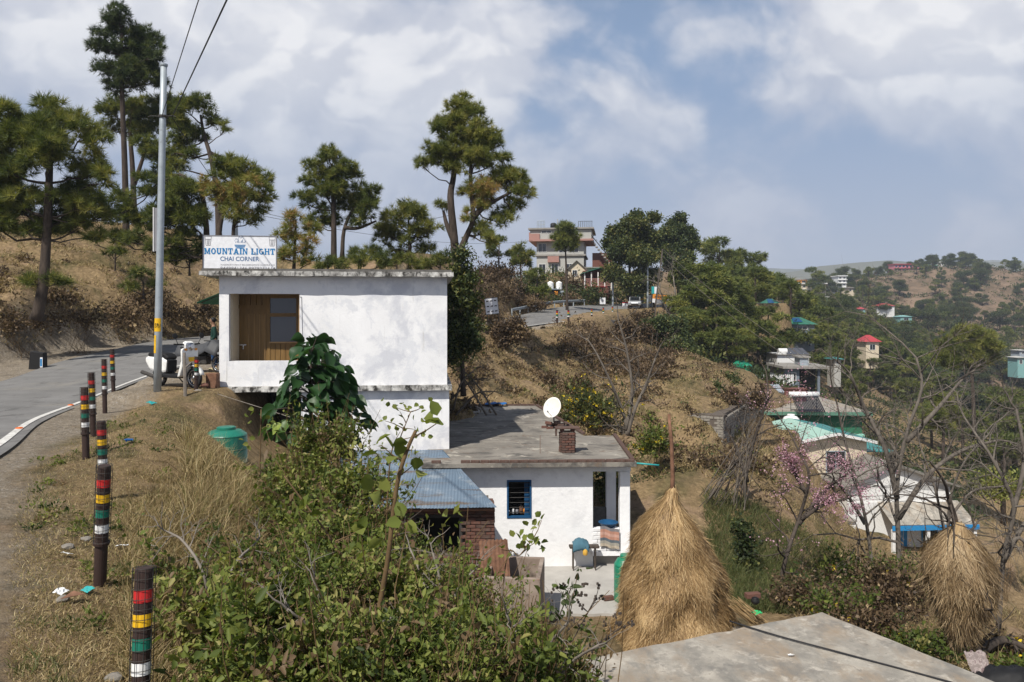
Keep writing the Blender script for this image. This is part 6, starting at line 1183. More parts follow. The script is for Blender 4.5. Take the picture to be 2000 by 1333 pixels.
def small_props():
    b = P(362, 775, 19.6); t = thing('wooden_stake', 'pale split wooden stake leaning before the scooter front wheel', 'stake', b); MB().tube([(0, 0, -.3), (-.01, 0, .5), (-.05, .05, 1.12)], [.045, .04, .035], 6).build('stake', MATS['pale_twig'], t); MB().tube([(-.03, .02, .72), (.16, .02, .88)], .02, 5).build('brace', MATS['pale_twig'], t)
    b = P(417, 755, 21.0); t = thing('brick_block', 'square brown block standing against the shop front corner', 'block', b); MB().box(-.17, .13, -.12, .14, -.08, .36).build('block', MATS['rust'], t, bevel=.02)
    for i, (lab, px, py, d, s) in enumerate((('grey stone block left of the brown block by the shop', 388, 770, 20.2, (.26, .2, .16)), ('reddish brick rubble beside the brown block', 400, 755, 20.8, (.24, .18, .12)), ('flat stone behind the wooden stake', 372, 768, 20.4, (.2, .2, .12)))):
        rock('stone_block', lab, P(px, py, d), s, 'stone' if i != 1 else 'brick', i)
    b = P(75, 683, 28.6); b.z = float(gz([b.x], [b.y])[0]); t = thing('milestone', 'dark leaning roadside slab with a blue and white sticker', 'milestone', b, R(-12)); MB().prism([(-.36, -.1), (.30, -.1), (.28, .62), (-.28, .68)], -.1, .12).build('slab', MATS['black'], t, bevel=.02); MB().box(.17, .28, -.106, -.102, .08, .45).build('sticker', MATS['sign_white'], t); MB().box(.18, .26, -.11, -.107, .12, .40).build('sticker_print', MATS['sign_blue'], t)
def rock(name, lab, loc, s, mat='stone', seed=0):
    b = bmesh.new(); bmesh.ops.create_icosphere(b, subdivisions=2, radius=.5)
    for v in b.verts: n = mnoise.noise(v.co*2.5+Vector((seed*3.1, 0, 0))); v.co *= 1+.35*n; v.co = Vector((v.co.x*s[0], v.co.y*s[1], v.co.z*s[2]+s[2]*.3))
    me = bpy.data.meshes.new(name); b.to_mesh(me); b.free(); me.materials.append(MATS[mat]); o = link(name, me, None, loc); return tag(o, lab, 'stone')
small_props()
def litter():
    def scrap(lab, px, py, d, mat, s, seed):
        r = random.Random(seed); m = MB(); n = 5
        for i in range(n+1):
            for j in range(n+1): m.v.append(((i/n-.5)*s*1.5, (j/n-.5)*s, .03*s*10*abs(mnoise.noise(Vector((i*.8+seed, j*.8, seed))))+.01))
        for i in range(n):
            for j in range(n): q = i*(n+1)+j; m.f.append((q, q+1, q+n+2, q+n+1))
        x = (px-1000)*d/F; o = m.build('wrapper', MATS[mat], None, (x, d, float(gz([x], [d])[0])+.035)); o.rotation_euler = (R(18), 0, r.uniform(0, 6)); tag(o, lab, 'litter')
    scrap('blue crumpled wrapper on the verge behind the bollards', 252, 862, 12.6, 'plastic_blue', .09, 1); scrap('teal crumpled cup at the foot of the second nearest bollard', 172, 1150, 6.5, 'teal', .07, 2); scrap('light blue scrap near the utility pole foot', 296, 776, 18.4, 'teal', .16, 3)
    for i, (lab, px, py, d) in enumerate((('white scrap of paper right of the second nearest bollard', 238, 1020, 7.9), ('white paper scrap in the verge grass above the nearest bollard', 295, 1045, 8.2), ('grey white plastic scrap between bollards', 130, 1085, 7.4), ('pale wrapper below the second nearest bollard', 118, 1170, 6.4))): scrap(lab, px, py, d, 'white_paint', .08, 10+i)
    for i, (lab, px, d, s) in enumerate((('rounded pale stone left of the nearest bollard', 222, 5.05, .10), ('small pale stone at the shoulder edge', 122, 6.3, .09), ('grey stone by the second nearest bollard', 168, 8.0, .09), ('flat grey stone in the verge', 132, 7.7, .10))):
        x = (px-1000)*d/F; rock('pebble', lab, (x, d, float(gz([x], [d])[0])), (s*1.2, s, s*.6), 'stone', i+5)
    sc = tag(MB().add([(0, 0, .03), (.1, .02, .05), (.16, .1, .04), (.05, .12, .06)], [(0, 1, 2, 3)]).build('dry_leaf', MATS['rust'], None, ((115-1000)*6.2/F, 6.2, float(gz([(115-1000)*6.2/F], [6.2])[0])+.02)), 'large dry brown leaf on the verge edge', 'leaf')
litter()
# ------------------------------------------------------------------ things on and round the low white house
def tank(label, loc, r, h, mat, rings=4, name='water_tank', lid=True, legs=0):
    t = thing(name, label, 'tank', loc); prof = [(r*.96, 0), (r, .03*h)]
    for i in range(rings):
        z0 = .05*h+.72*h*i/rings; z1 = .05*h+.72*h*(i+1)/rings; prof += [(r, z0+.01*h), (r, z1-.035*h), (r*.955, z1-.025*h), (r*.955, z1-.008*h), (r, z1)]
    prof += [(r*.97, .80*h), (r*.72, .90*h), (r*.42, .93*h)]
    MB().lathe(prof, 28).build('drum', MATS[mat], t, smooth=False)
    if lid: MB().lathe([(r*.44, .92*h), (r*.46, .94*h), (r*.46, .985*h), (r*.40, h)], 20).build('lid', MATS[mat], t)
    return t
tank('teal green plastic water tank half hidden on the bank under the shop', P(442, 905, 17.2), .45, .82, 'tank_teal', 2)
tank('green ribbed water drum standing behind the haystack', Vector((P(1221, 1140, 17.9).x, 17.9, -6.6)), .26, 1.08, 'tank_green', 4)
def roof_things():
    zr = LH.o.z+LZR+.12
    def on(px, py): k = zr*F/(HZ-py); return Vector(((px-1000)*k/F, k, zr))
    b = on(1108, 883); t = thing('chimney', 'short brick chimney with slabs on top at the front of the flat roof', 'chimney', b, R(4)); w = .36
    MB().box(-w/2+.03, w/2-.03, -w/2+.03, w/2-.03, 0, .58).build('core', MATS['mortar'], t)
    for y_ in (-w/2, w/2): bricks(t, 'brick', ['brick_dark', 'brick', 'brick_dark'], w, .56, (.18, .08, .07), y=y_, x0=-w/2, jit=.006, seed=int(y_*100)+50)
    for x_ in (-w/2, w/2): bricks(t, 'brick', ['brick_dark', 'brick'], w-.1, .56, (.18, .08, .07), y=x_, x0=-w/2+.05, axis='y', jit=.006, seed=int(x_*100)+70)
    for x_ in (-.15, .15): link('top_brick', brick_mesh('top_brick', (.1, .22, .08), 'brick', 1), t, (x_, 0, .62))
    MB().box(-.34, .34, -.2, .2, .665, .70).build('cap_slab', MATS['brick_dark'], t, bevel=.008); MB().cbox((-.33, -.1, .57), (.05, .06, .22)).build('hanging_brick', MATS['brick_dark'], t)
    b = on(1080, 838); t = thing('satellite_dish', 'white satellite dish tilted up on a heap of bricks', 'dish', b+Vector((0, 0, .32)), 0)
    m = MB(); n = 26; rings = 7; rd = .33
    for i in range(rings+1):
        q = rd*i/rings
        for k in range(n): a = 2*math.pi*k/n; m.v.append((q*math.cos(a), q*1.12*math.sin(a), .22*q*q/rd))
    for i in range(rings):
        for k in range(n): a = i*n; m.f.append((a+k, a+(k+1) % n, a+n+(k+1) % n, a+n+k))
    o = solidify(m.build('bowl', mk('dish_white', [(.3, (.62, .60, .56)), (.7, (.74, .73, .70))], 3, .5, .1, 30, .003, ((.42, .28, .16), 4, .58, .72)), t, (0, 0, .38), smooth=True), .008); nrm = Vector((-.48, -.78, .42)); o.rotation_euler = nrm.to_track_quat('Z', 'Y').to_euler()
    MB().tube([(0, .1, .32), (.04, .14, .1), (.04, .12, -.1)], .022, 8).build('mount', MATS['iron'], t); MB().tube([(.02, -.02, .05), (-.2, -.40, .30)], .010, 6).build('arm', MATS['iron'], t); MB().cbox((-.20, -.42, .32), (.06, .08, .06)).build('receiver', MATS['sign_grey'], t, bevel=.012)
    r = random.Random(2)
    for i in range(16):
        o = link('loose_brick', brick_mesh('loose_brick', (.22, .11, .08), r.choice(('brick', 'brick_dark')), r.randrange(4)), None, b+Vector((r.uniform(-.32, .32), r.uniform(-.15, .15), .045+.085*(i//6)))); o.rotation_euler = (0, r.uniform(-.1, .1), r.uniform(-.5, .5)); tag(o, 'brown brick in the heap under the satellite dish', 'brick', 'bricks heaped under the dish')
    b = on(1055, 886); tag(MB().tube([(0, 0, 0), (.0, 0, .5)], .007, 5).build('iron_rod', MATS['rust'], None, b), 'thin iron rod sticking up from the flat roof left of the chimney', 'rod')
    c = LH.w(LH.hit(1246, 889, -.2)[0], -.2, LZR+.06); tag(MB().tube([c+Vector((-.1, 0, 0)), c+Vector((.55, -.05, -.05))], .022, 8).build('water_pipe', MATS['teal'], smooth=True), 'teal plastic water spout sticking out from the roof corner', 'pipe')
    b = on(968, 797)+Vector((0, .4, .1)); m = MB(); n = 8
    for i in range(n+1):
        for j in range(n+1): m.v.append(((i/n-.5)*.9, (j/n-.5)*.5, .12*abs(mnoise.noise(Vector((i*.7, j*.7, 2))))+.02))
    for i in range(n):
        for j in range(n): q = i*(n+1)+j; m.f.append((q, q+1, q+n+2, q+n+1))
    tag(m.build('tarpaulin', MATS['plastic_blue'], None, b, smooth=True), 'crumpled dark blue tarpaulin at the back edge of the flat roof', 'tarpaulin')
roof_things()
def porch_things():
    # striped rug hung over the low wall
    x0, x1 = LH.hit(1172, 1020, -.05)[0], LH.hit(1209, 1020, -.05)[0]; t = thing('striped_rug', 'fringed striped rug hung over the low porch wall', 'rug', LH.w(x0, -.07, .42), LH.rz); w = x1-x0
    cols = [(.20, .19, .20), (.42, .22, .16), (.50, .30, .24), (.42, .22, .16), (.10, .12, .14), (.30, .28, .24), (.42, .36, .28)]
    for i, c in enumerate(cols):
        m = MB(); z1 = .66-.075*i; z0 = z1-.074; n = 8
        for k in range(n+1):
            for z in (z0, z1): m.v.append((w*k/n, -.012*math.sin(k*1.9)-.01, z-.10*(k/n)**2+.02*math.sin(k)))
        for k in range(n): m.f.append((2*k, 2*k+2, 2*k+3, 2*k+1))
        nm = 'rug_%d' % i; solidify(m.build('stripe', flat('rug_dye_'+'abcdefg'[i], c, .95), t), .012)
    m = MB()
    for k in range(14): x = w*(k+.5)/14; z = .135-.10*(k/14)**2; m.tube([(x, -.01, z+.02), (x+.01, -.012, z-.07)], .004, 4)
    m.build('fringe', MATS['dark_bark'], t)['kind'] = 'stuff'
    t = thing('blue_basin', 'dark blue plastic basin standing behind the striped rug', 'basin', LH.w((x0+x1)/2, .16, 1.0), LH.rz); MB().lathe([(.16, 0), (.25, .13), (.27, .14), (.25, .15), (.15, .03)], 20).build('bowl', MATS['blue_paint'], t, smooth=True)
    # plank shelf with washing on it
    xa, za = LH.hit(1112, 1068, -.3); xb, zb = LH.hit(1170, 1067, -.3); t = thing('plank_bench', 'narrow weathered plank bench against the white wall', 'bench', LH.w(xa, -.3, 0), LH.rz); L = xb-xa
    MB().box(0, L, -.1, .14, za-.03, za+.02).build('plank', MATS['dark_bark'], t, bevel=.006)
    for x, y in ((.1, -.06), (.1, .1), (L-.1, -.06), (L-.1, .1)): MB().tube([(x, y, 0), (x, y, za-.03)], .018, 6).build('leg', MATS['dark_bark'], t)
    m = MB(); n = 10; c = LH.w(LH.hit(1134, 1064, -.33)[0], -.33, za+.02)
    for i in range(n+1):
        for j in range(n+1): u, v = (i/n-.5)*.42, (j/n-.5)*.38; fold = max(0, -v-.06); m.v.append((u+.03*mnoise.noise(Vector((i*.5, j*.5, 8))), max(v, -.13)-.02*(fold > 0), .17*math.exp(-(u*u)/.05)*max(0, 1-max(0, -v-.06)*3)-fold*1.3+.05*mnoise.noise(Vector((i*.6, j*.6, 1)))))
    for i in range(n):
        for j in range(n): q = i*(n+1)+j; m.f.append((q, q+1, q+n+2, q+n+1))
    tag(solidify(m.build('cloth_bag', flat('bag_blue', (.06, .14, .19), .9), None, c, smooth=True), .01), 'light blue cloth bag slumped on the plank bench', 'bag')
    t = thing('yellow_bottle', 'small yellow plastic bottle hanging beside the blue bag', 'bottle', LH.w(LH.hit(1143, 1075, -.45)[0], -.45, za-.18), LH.rz); MB().lathe([(.05, 0), (.065, .02), (.065, .13), (.03, .17), (.025, .2)], 14).build('body', flat('bottle_yellow', (.62, .36, .06), .5), t, smooth=True); MB().lathe([(.03, .19), (.03, .22)], 10).build('cap', MATS['black'], t); MB().tube([(0, 0, .22), (.02, .12, .26)], .006, 5).build('handle', MATS['black'], t)
    # small pots on the window sill
    wz = LH.hit(1014, 1010)[1]+.05
    for i, (px, r, h, mt, lab) in enumerate(((994, .035, .12, 'chrome', 'small steel tumbler at the left end of the window sill'), (1002, .035, .15, 'white_paint', 'white tumbler second from left on the window sill'), (1010, .04, .13, 'sign_grey', 'grey jar in the middle of the window sill'), (1018, .05, .22, 'rust', 'tall brown jar on the window sill'), (1026, .05, .16, 'orange', 'orange jar at the right of the window sill'))):
        x = LH.hit(px, 1000, .16)[0]; t = thing('jar', lab, 'jar', LH.w(x, .19, wz-.05+.046), LH.rz); MB().lathe([(r*.85, 0), (r, .02), (r, h*.75), (r*.7, h*.86)], 12).build('body', MATS[mt], t, smooth=True); MB().lathe([(r*.72, h*.85), (r*.72, h)], 12).build('lid', MATS['black'], t)
    tag(MB().cbox((0, 0, 0), (.24, .11, .09), .3).build('yard_brick', MATS['brick'], None, Vector((P(1188, 1165, 17.9).x, 17.9, -6.54)), bevel=.008), 'single red brick lying on the yard paving by the haystack', 'brick')
porch_things()
def beside_haystack():
    # low brick wall end with odds and ends right of the haystack
    b = P(1460, 1190, 15.4); b.z = float(gz([b.x], [b.y])[0]); t = thing('low_wall', 'low rough stone wall running off right of the haystack', 'wall', b, R(-28)); r = random.Random(9)
    for k in range(4):
        for i in range(9): o = link('stone', brick_mesh('stone', (.24, .26, .11), r.choice(('stone', 'brick_dark', 'stone')), r.randrange(4)), t, (-.6+.25*i+.1*(k % 2), 0, .06+.115*k)); o.rotation_euler = (0, 0, r.uniform(-.08, .08))
    q = P(1470, 1163, 15.4); tag(MB().cbox((0, 0, 0), (.3, .14, .1), .2).build('red_brick', MATS['brick'], None, q, bevel=.01), 'single orange red brick on the low wall beside the haystack', 'brick')
    q = P(1475, 1180, 15.2); t = thing('black_pot', 'small black pot on the low wall beside the haystack', 'pot', q); MB().lathe([(.05, 0), (.085, .04), (.08, .09), (.06, .11), (.065, .12)], 14).build('body', MATS['black'], t, smooth=True)
    q = P(1478, 1202, 14.9); m = MB()
    for i in range(6): a = i*1.05; m.add([(0, 0, .05), (.12*math.cos(a), .08*math.sin(a), .02+.05*(i % 2)), (.12*math.cos(a+.8), .08*math.sin(a+.8), .07)], [(0, 1, 2)])
    tag(m.build('green_rag', flat('rag_green', (.03, .42, .14), .8), None, q), 'bright green rag on the low wall right of the haystack', 'rag')
    q = P(1440, 1205, 15.2); t = thing('straw_broom', 'sheaf of straw stalks lying at the right foot of the haystack', 'straw', q); m = MB()
    for i in range(50): a = Vector((random.uniform(-.2, .05), random.uniform(-.1, .1), .25+random.uniform(-.1, .15))); m.tube([a, a+Vector((random.uniform(.35, .6), random.uniform(-.15, .05), -.35))], .007, 3, False)
    m.build('stalks', MATS['hay'], t)['kind'] = 'stuff'
    q = P(1975, 1338, 11.0); m = MB(); n = 14
    for i in range(n+1):
        for j in range(n+1): m.v.append(((i/n-.5)*1.0, (j/n-.5)*.7, .16*abs(mnoise.noise(Vector((i*.45, j*.45, 5))))+.22*math.exp(-((i/n-.5)**2+(j/n-.5)**2)*6)))
    for i in range(n):
        for j in range(n): k = i*(n+1)+j; m.f.append((k, k+1, k+n+2, k+n+1))
    tag(m.build('tarpaulin', MATS['black'], None, q, smooth=True), 'black plastic tarpaulin heaped at the bottom right corner', 'tarpaulin')
    q = P(1910, 1308, 11.2); m = MB()
    for i in range(n+1):
        for j in range(n+1): m.v.append(((i/n-.5)*.30, (j/n-.5)*.2, .22*(j/n)+.05*mnoise.noise(Vector((i*.6, j*.6, 3)))))
    for i in range(n):
        for j in range(n): k = i*(n+1)+j; m.f.append((k, k+1, k+n+2, k+n+1))
    tag(m.build('patterned_cloth', mk('cloth_print', [(.45, (.20, .165, .155)), (.5, (.33, .28, .265)), (.55, (.15, .11, .11))], 9, .95, .1, 30, .003), None, q, smooth=True), 'faded patterned pink cloth hanging at the foot of the hay tree', 'cloth')
beside_haystack()
def stone_wall():
    a = P(1336, 866, 40); c = P(1413, 872, 39); L = (c-a).length; z1 = P(1375, 806, 40).z; H = z1-a.z+.15; t = thing('stone_wall', 'grey dry stone retaining wall of the terrace below the pines', 'wall', a-Vector((0, 0, .2)), math.atan2(c.y-a.y, c.x-a.x))
    MB().box(0, L, .1, .8, 0, H).build('core', MATS['mortar'], t); bricks(t, 'stone', ['stone'], L, H, (.34, .2, .13), y=.06, jit=.03, seed=3)
    e = P(1492, 800, 52); v = e-c; Ls = math.hypot(v.x, v.y); s = thing('stone_wall', 'shaded return side of the terrace wall seen beyond its corner', 'wall', c-Vector((0, 0, .2)), math.atan2(v.y, v.x)); MB().box(0, Ls, .1, .7, -.3, H).build('core', MATS['mortar'], s); bricks(s, 'stone', ['stone'], min(Ls, 7), H, (.42, .2, .16), y=.06, jit=.03, seed=4)
    if Ls > 7: MB().box(7, Ls, .02, .12, -.3, H).build('far_face', MATS['stone'], s)
    a, c = P(1136, 655, 71), P(1206, 652, 80); v = c-a; Ls = math.hypot(v.x, v.y); s = thing('road_wall', 'long grey stone retaining wall under the far road', 'wall', a, math.atan2(v.y, v.x)); m = rough_slab(0, Ls, 0, .5, 0, 1.35, .3, .07, 4); m.build('face', MATS['stone'], s)
stone_wall()
def rail():
    t = None; idx = [i for i in range(len(RF)) if 74 < RF[i, 1] < 99]; pts = [Vector((RF[i, 0]-.4, RF[i, 1]+.2, RF[i, 2])) for i in idx]; t = thing('guard_rail', 'grey steel guard rail along the far uphill road', 'guard rail', pts[0]); b = pts[0]
    m = MB(); k = len(pts)
    for p in pts:
        for z, o in ((.45, 0), (.52, .05), (.60, 0), (.68, .05), (.75, 0)): m.v.append((p.x-b.x+o, p.y-b.y-o, p.z-b.z+z))
    for i in range(k-1):
        for j in range(4): q = i*5+j; m.f.append((q, q+1, q+6, q+5))
    m.build('beam', MATS['pole_steel'], t)
    for p in pts[::3]: MB().cbox(p-b+Vector((-.08, .08, .35)), (.12, .12, .75)).build('post', MATS['pole_steel'], t)
rail()
# ------------------------------------------------------------------ signs along the far road
def board(label, px, py, d, wpx, hpx, mat, bits=(), legs=True, tilt=0, rz=0, name='signboard', words=()):
    c = P(px, py, d); w, h = wpx*d/F, hpx*d/F; g = float(gz([c.x], [c.y])[0]); lh = max(.3, c.z-h/2-g); t = thing(name, label, 'sign', (c.x, c.y, c.z-h/2), rz); t.rotation_euler = (0, tilt, rz)
    MB().box(-w/2, w/2, 0, .05, 0, h).build('board', MATS[mat], t)
    f = MB(); e = .035*max(1, d/45)*.7; f.box(-w/2-e, -w/2, -.02, .07, -e, h+e); f.box(w/2, w/2+e, -.02, .07, -e, h+e); f.box(-w/2, w/2, -.02, .07, -e, 0); f.box(-w/2, w/2, -.02, .07, h, h+e); f.build('frame', MATS['iron'], t)
    if legs:
        for s in (-.42, .42): MB().tube([(s*w, .08, -lh-.2), (s*w, .08, h*.9)], .03*max(1, d/60), 6).build('leg', MATS['iron'], t)
    for i, (x0, x1, z0, z1, mt) in enumerate(bits): MB().box(-w/2+x0*w, -w/2+x1*w, -.012-.004*i, -.004-.004*i, z0*h, z1*h).build('print', MATS[mt], t)
    for (s, x0, x1, z0, z1, mt) in words: text_mesh(s, MATS[mt], t, -w/2+x0*w, z0*h, (x1-x0)*w, (z1-z0)*h, -.04, bold=.01)
    return t, w, h
flat('bill_green', (.10, .22, .16), .6); flat('pink_paint', (.50, .16, .20), .7); flat('mint', (.28, .60, .48), .5)
t, w, h = board('white signboard with nine black animal drawings on the grassy slope', 962, 598, 46, 25, 31, 'sign_white', tilt=R(-6))
for i in range(3):
    for j in range(3):
        r = random.Random(i*3+j); m = MB(); cx, cz = -w/2+w*(.2+.3*i), h*(.16+.33*j); s = w*.10
        m.prism([(cx-s, cz-.02), (cx-s*.8, cz-s*.7), (cx-s*.5, cz-.3*s), (cx+s*.4, cz-.3*s), (cx+s*.7, cz-s*.8), (cx+s, cz+.1*s), (cx+s*1.1, cz+s*(.5+.5*r.random())), (cx+s*.6, cz+s*.4), (cx-s*.6, cz+s*(.3+.3*r.random()))], -.012, -.004); m.build('animal_drawing', MATS['black'], t)
board('small white notice board beside the far road and steel pole', 1177, 588, 99, 11, 13, 'sign_white', ((.3, .7, .3, .6, 'sign_grey'),))
board('white notice board with red top edge behind the parked car', 1222, 597, 100, 13, 13, 'sign_white', ((0, 1, .85, 1, 'red'), (.1, .9, .2, .5, 'sign_grey')))
board('green and yellow roadside billboard left of the steel pole', 1247, 583, 101, 19, 15, 'bill_green', ((0, 1, .0, .25, 'sign_grey'), (0, 1, .25, .5, 'yellow'), (.1, .5, .6, .9, 'mint')))
board('narrow white board between the green and orange billboards', 1268, 583, 100, 9, 13, 'sign_white')
board('small teal and white board on the dark leaning pole', 1278, 567, 92, 11, 14, 'sign_white', ((0, .5, 0, 1, 'teal'),), False)
board('orange billboard hanging crooked beside the leaning pole', 1287, 584, 94, 27, 17, 'orange', ((.0, .28, .0, .45, 'sign_white'), (.28, .8, 0, .42, 'sign_grey')), True, R(6), words=(('AYURVEDA', .12, .92, .62, .86, 'rust'),))
board('weathered white board leaning at the fence before the green tanks', 1437, 725, 73, 20, 12, 'sign_white', ((.1, .9, .3, .5, 'red'), (.1, .8, .6, .75, 'red')), True, R(8))
# ------------------------------------------------------------------ parked cars by the far road
flat('panel_silver', (.42, .43, .44), .35, .3, .5)
def car(label, px, py, d, mat, rz):
    b = P(px, py, d); b.z = float(gz([b.x], [b.y])[0]); t = thing('parked_car', label, 'car', b, rz)
    MB().prism([(-1.85, .35), (1.85, .35), (1.9, .6), (1.75, .85), (.95, .95), (-1.7, .98), (-1.9, .8)], -.8, .8).build('body', MATS[mat], t, bevel=.12); MB().prism([(-1.55, .95), (1.0, .95), (.45, 1.45), (-1.25, 1.47)], -.68, .68).build('cabin', MATS[mat], t, bevel=.08)
    MB().prism([(-1.4, 1.0), (.82, 1.0), (.40, 1.38), (-1.2, 1.39)], -.70, .70).build('side_window', MATS['pane_dark'], t)
    MB().add([(.97, -.6, .99), (.97, .6, .99), (.5, .56, 1.42), (.5, -.56, 1.42)], [(0, 1, 2, 3)]).build('windscreen', MATS['pane_dark'], t, (.03, 0, .01))
    for x in (-1.15, 1.15):
        for s in (-1, 1): MB().tube([(x, s*.66, .3), (x, s*.83, .3)], .3, 16).build('wheel', MATS['rubber'], t)
    for s in (-1, 1): MB().cbox((1.86, s*.58, .68), (.08, .3, .14)).build('headlight', MATS['chrome'], t, bevel=.02)
    MB().cbox((1.9, 0, .5), (.06, .9, .14)).build('grille', MATS['black'], t)
car('silver car parked nose to the camera at the far road bend', 1240, 612, 97, 'panel_silver', R(-100)); car('second pale car parked half hidden under the orange billboard', 1296, 606, 99, 'sign_white', R(-70))
# ------------------------------------------------------------------ houses across the slope
flat('cream_paint', (.62, .53, .40), .85); flat('pink_brick', (.36, .20, .17), .9); flat('wall_white', (.70, .70, .69), .85); flat('roof_teal', (.03, .21, .20), .45); flat('roof_mint', (.34, .52, .44), .45); flat('roof_red', (.40, .05, .06), .5); flat('roof_green', (.035, .16, .11), .5)
flat('wall_dull', (.40, .395, .37), .9); flat('wall_green', (.03, .13, .075), .8); flat('wall_grey_blue', (.16, .19, .23), .85); flat('brown_panel', (.15, .06, .045), .8); flat('wall_teal', (.20, .38, .37), .8); flat('solar', (.012, .013, .022), .2, 0, .6); flat('slate', (.20, .185, .165), .9); flat('panel_grey', (.30, .34, .38), .6); flat('blue_bright', (.02, .22, .50), .5)
WMS = {}
def windows(t, lst, y=0, frame='wall_white', pane='pane_dark'):
    for (x0, x1, z0, z1) in lst:
        e = min(.06, (x1-x0)*.1); f = MB(); f.box(x0-e, x0, y-.05, y+.02, z0-e, z1+e); f.box(x1, x1+e, y-.05, y+.02, z0-e, z1+e); f.box(x0, x1, y-.05, y+.02, z0-e, z0); f.box(x0, x1, y-.05, y+.02, z1, z1+e); f.box((x0+x1)/2-e*.3, (x0+x1)/2+e*.3, y-.04, y+.01, z0, z1)
        o = f.build('window', MATS[frame], t); MB().box(x0, x1, y-.02, y-.004, z0, z1).build('pane', MATS[pane], o)
def frame_at(px, py, d, rz=0): c = P(px, py, d); return Frame(c, rz)
def gable(t, w, D, ze, za, xa, mat, th=.08, over=.3, y0=0, mat2=None):
    """two roof planes, gable to the camera; xa = ridge position along the front"""
    for nm, p, q, m in (('roof_plane', (-over, ze-over*(za-ze)/max(.1, xa)), (xa, za), mat), ('roof_plane', (xa, za), (w+over, ze-over*(za-ze)/max(.1, w-xa)), mat2 or mat)):
        MB().prism([p, q, (q[0], q[1]+th), (p[0], p[1]+th)], y0-over, D+over).build(nm, MATS[m], t)
def tall_building():
    d = 122; f = frame_at(1048, 556, d, R(-8)); t = thing('tall_building', 'three storey brick and white building with overhanging top floor on the ridge', 'building', f.o, f.rz); s = d/F; W_ = 92*s; D = 9; z1, z2, z3 = 55*s, 83*s, 108*s
    MB().box(0, W_, 0, D, -3, z1).build('ground_floor', MATS['wall_dull'], t); MB().box(0, W_, 0, D, z1+.25, z2).build('middle_floor', MATS['wall_dull'], t); MB().box(-.9, W_+1.2, -.9, D, z2+.3, z3-.2).build('top_floor', MATS['wall_dull'], t)
    MB().box(-.2, W_+.3, -.3, D, z1, z1+.25).build('floor_slab', MATS['concrete'], t); MB().box(-1.1, W_+1.5, -1.2, D, z2, z2+.3).build('floor_slab', MATS['pink_brick'], t); MB().box(-1.2, W_+1.6, -1.3, D+.3, z3-.2, z3+.05).build('roof_slab', MATS['concrete'], t)
    MB().box(-1.05, .6, -1.1, -.91, z2+.3, z2+1.2).build('brick_balcony', MATS['pink_brick'], t); MB().box(1.8, 3.6, -.5, -.02, z1-1.0, z1-.05).build('brick_balcony', MATS['pink_brick'], t); MB().box(-1.1, -.92, -1.0, 3, z2+.3, z3-.6).build('brick_side', MATS['pink_brick'], t)
    windows(t, [(.9, 2.4, z2+1.3, z3-.4), (3.0, 4.6, z2+1.3, z3-.4), (5.2, 6.6, z2+1.2, z3-.4)], -.9); windows(t, [(.3, 1.5, z2-1.6, z2-.3), (3.6, 4.8, z2-1.7, z2-.3), (5.4, 6.6, z2-1.7, z2-.3)]); windows(t, [(.4, 1.4, 1.6, 3.2), (2.4, 3.4, 1.6, 3.2), (4.6, 5.8, 1.2, 3.2)])
    m = MB()
    for i in range(6): m.tube([(.1+.24*i, 0, z3), (.1+.24*i, 0, z3+1.3)], .045, 5)
    m.tube([(.1, 0, z3+1.3), (1.3, 0, z3+1.3)], .04, 5); m.tube([(.1, 0, z3+.7), (1.3, 0, z3+.7)], .04, 5); m.build('roof_rack', MATS['pole_steel'], t); MB().lathe([(.5, 0), (.5, .85), (.3, 1.0)], 14, (2.6, 1, z3+.05)).build('roof_tank', MATS['black'], t, smooth=True); MB().tube([(3.3, .5, z3), (3.3, .5, z3+1.6)], .07, 6).build('vent_pipe', MATS['wall_dull'], t)
    # outside stair with rails at the right
    m = MB(); 
    for i in range(11): m.box(W_+1.2+.32*i, W_+1.55+.32*i, -.6, .6, z2-.42*i-.2, z2-.42*i)
    m.build('stair', MATS['concrete'], t); m = MB(); m.tube([(W_+1.2, -.6, z2+.9), (W_+4.8, -.6, z2-3.6)], .05, 5); m.tube([(W_+1.2, .6, z2+.9), (W_+4.8, .6, z2-3.6)], .05, 5)
    for i in range(8): m.tube([(W_-.8+.3*i, -1.0, z3), (W_-.8+.3*i, -1.0, z3+1.0)], .035, 5)
    m.tube([(W_-.8, -1.0, z3+1.0), (W_+1.4, -1.0, z3+1.0)], .035, 5); m.build('railing', MATS['iron'], t); MB().box(W_+1.3, W_+4.6, 1.0, 5, -2, z1+.5).build('side_wing', MATS['brown_panel'], t)
tall_building()
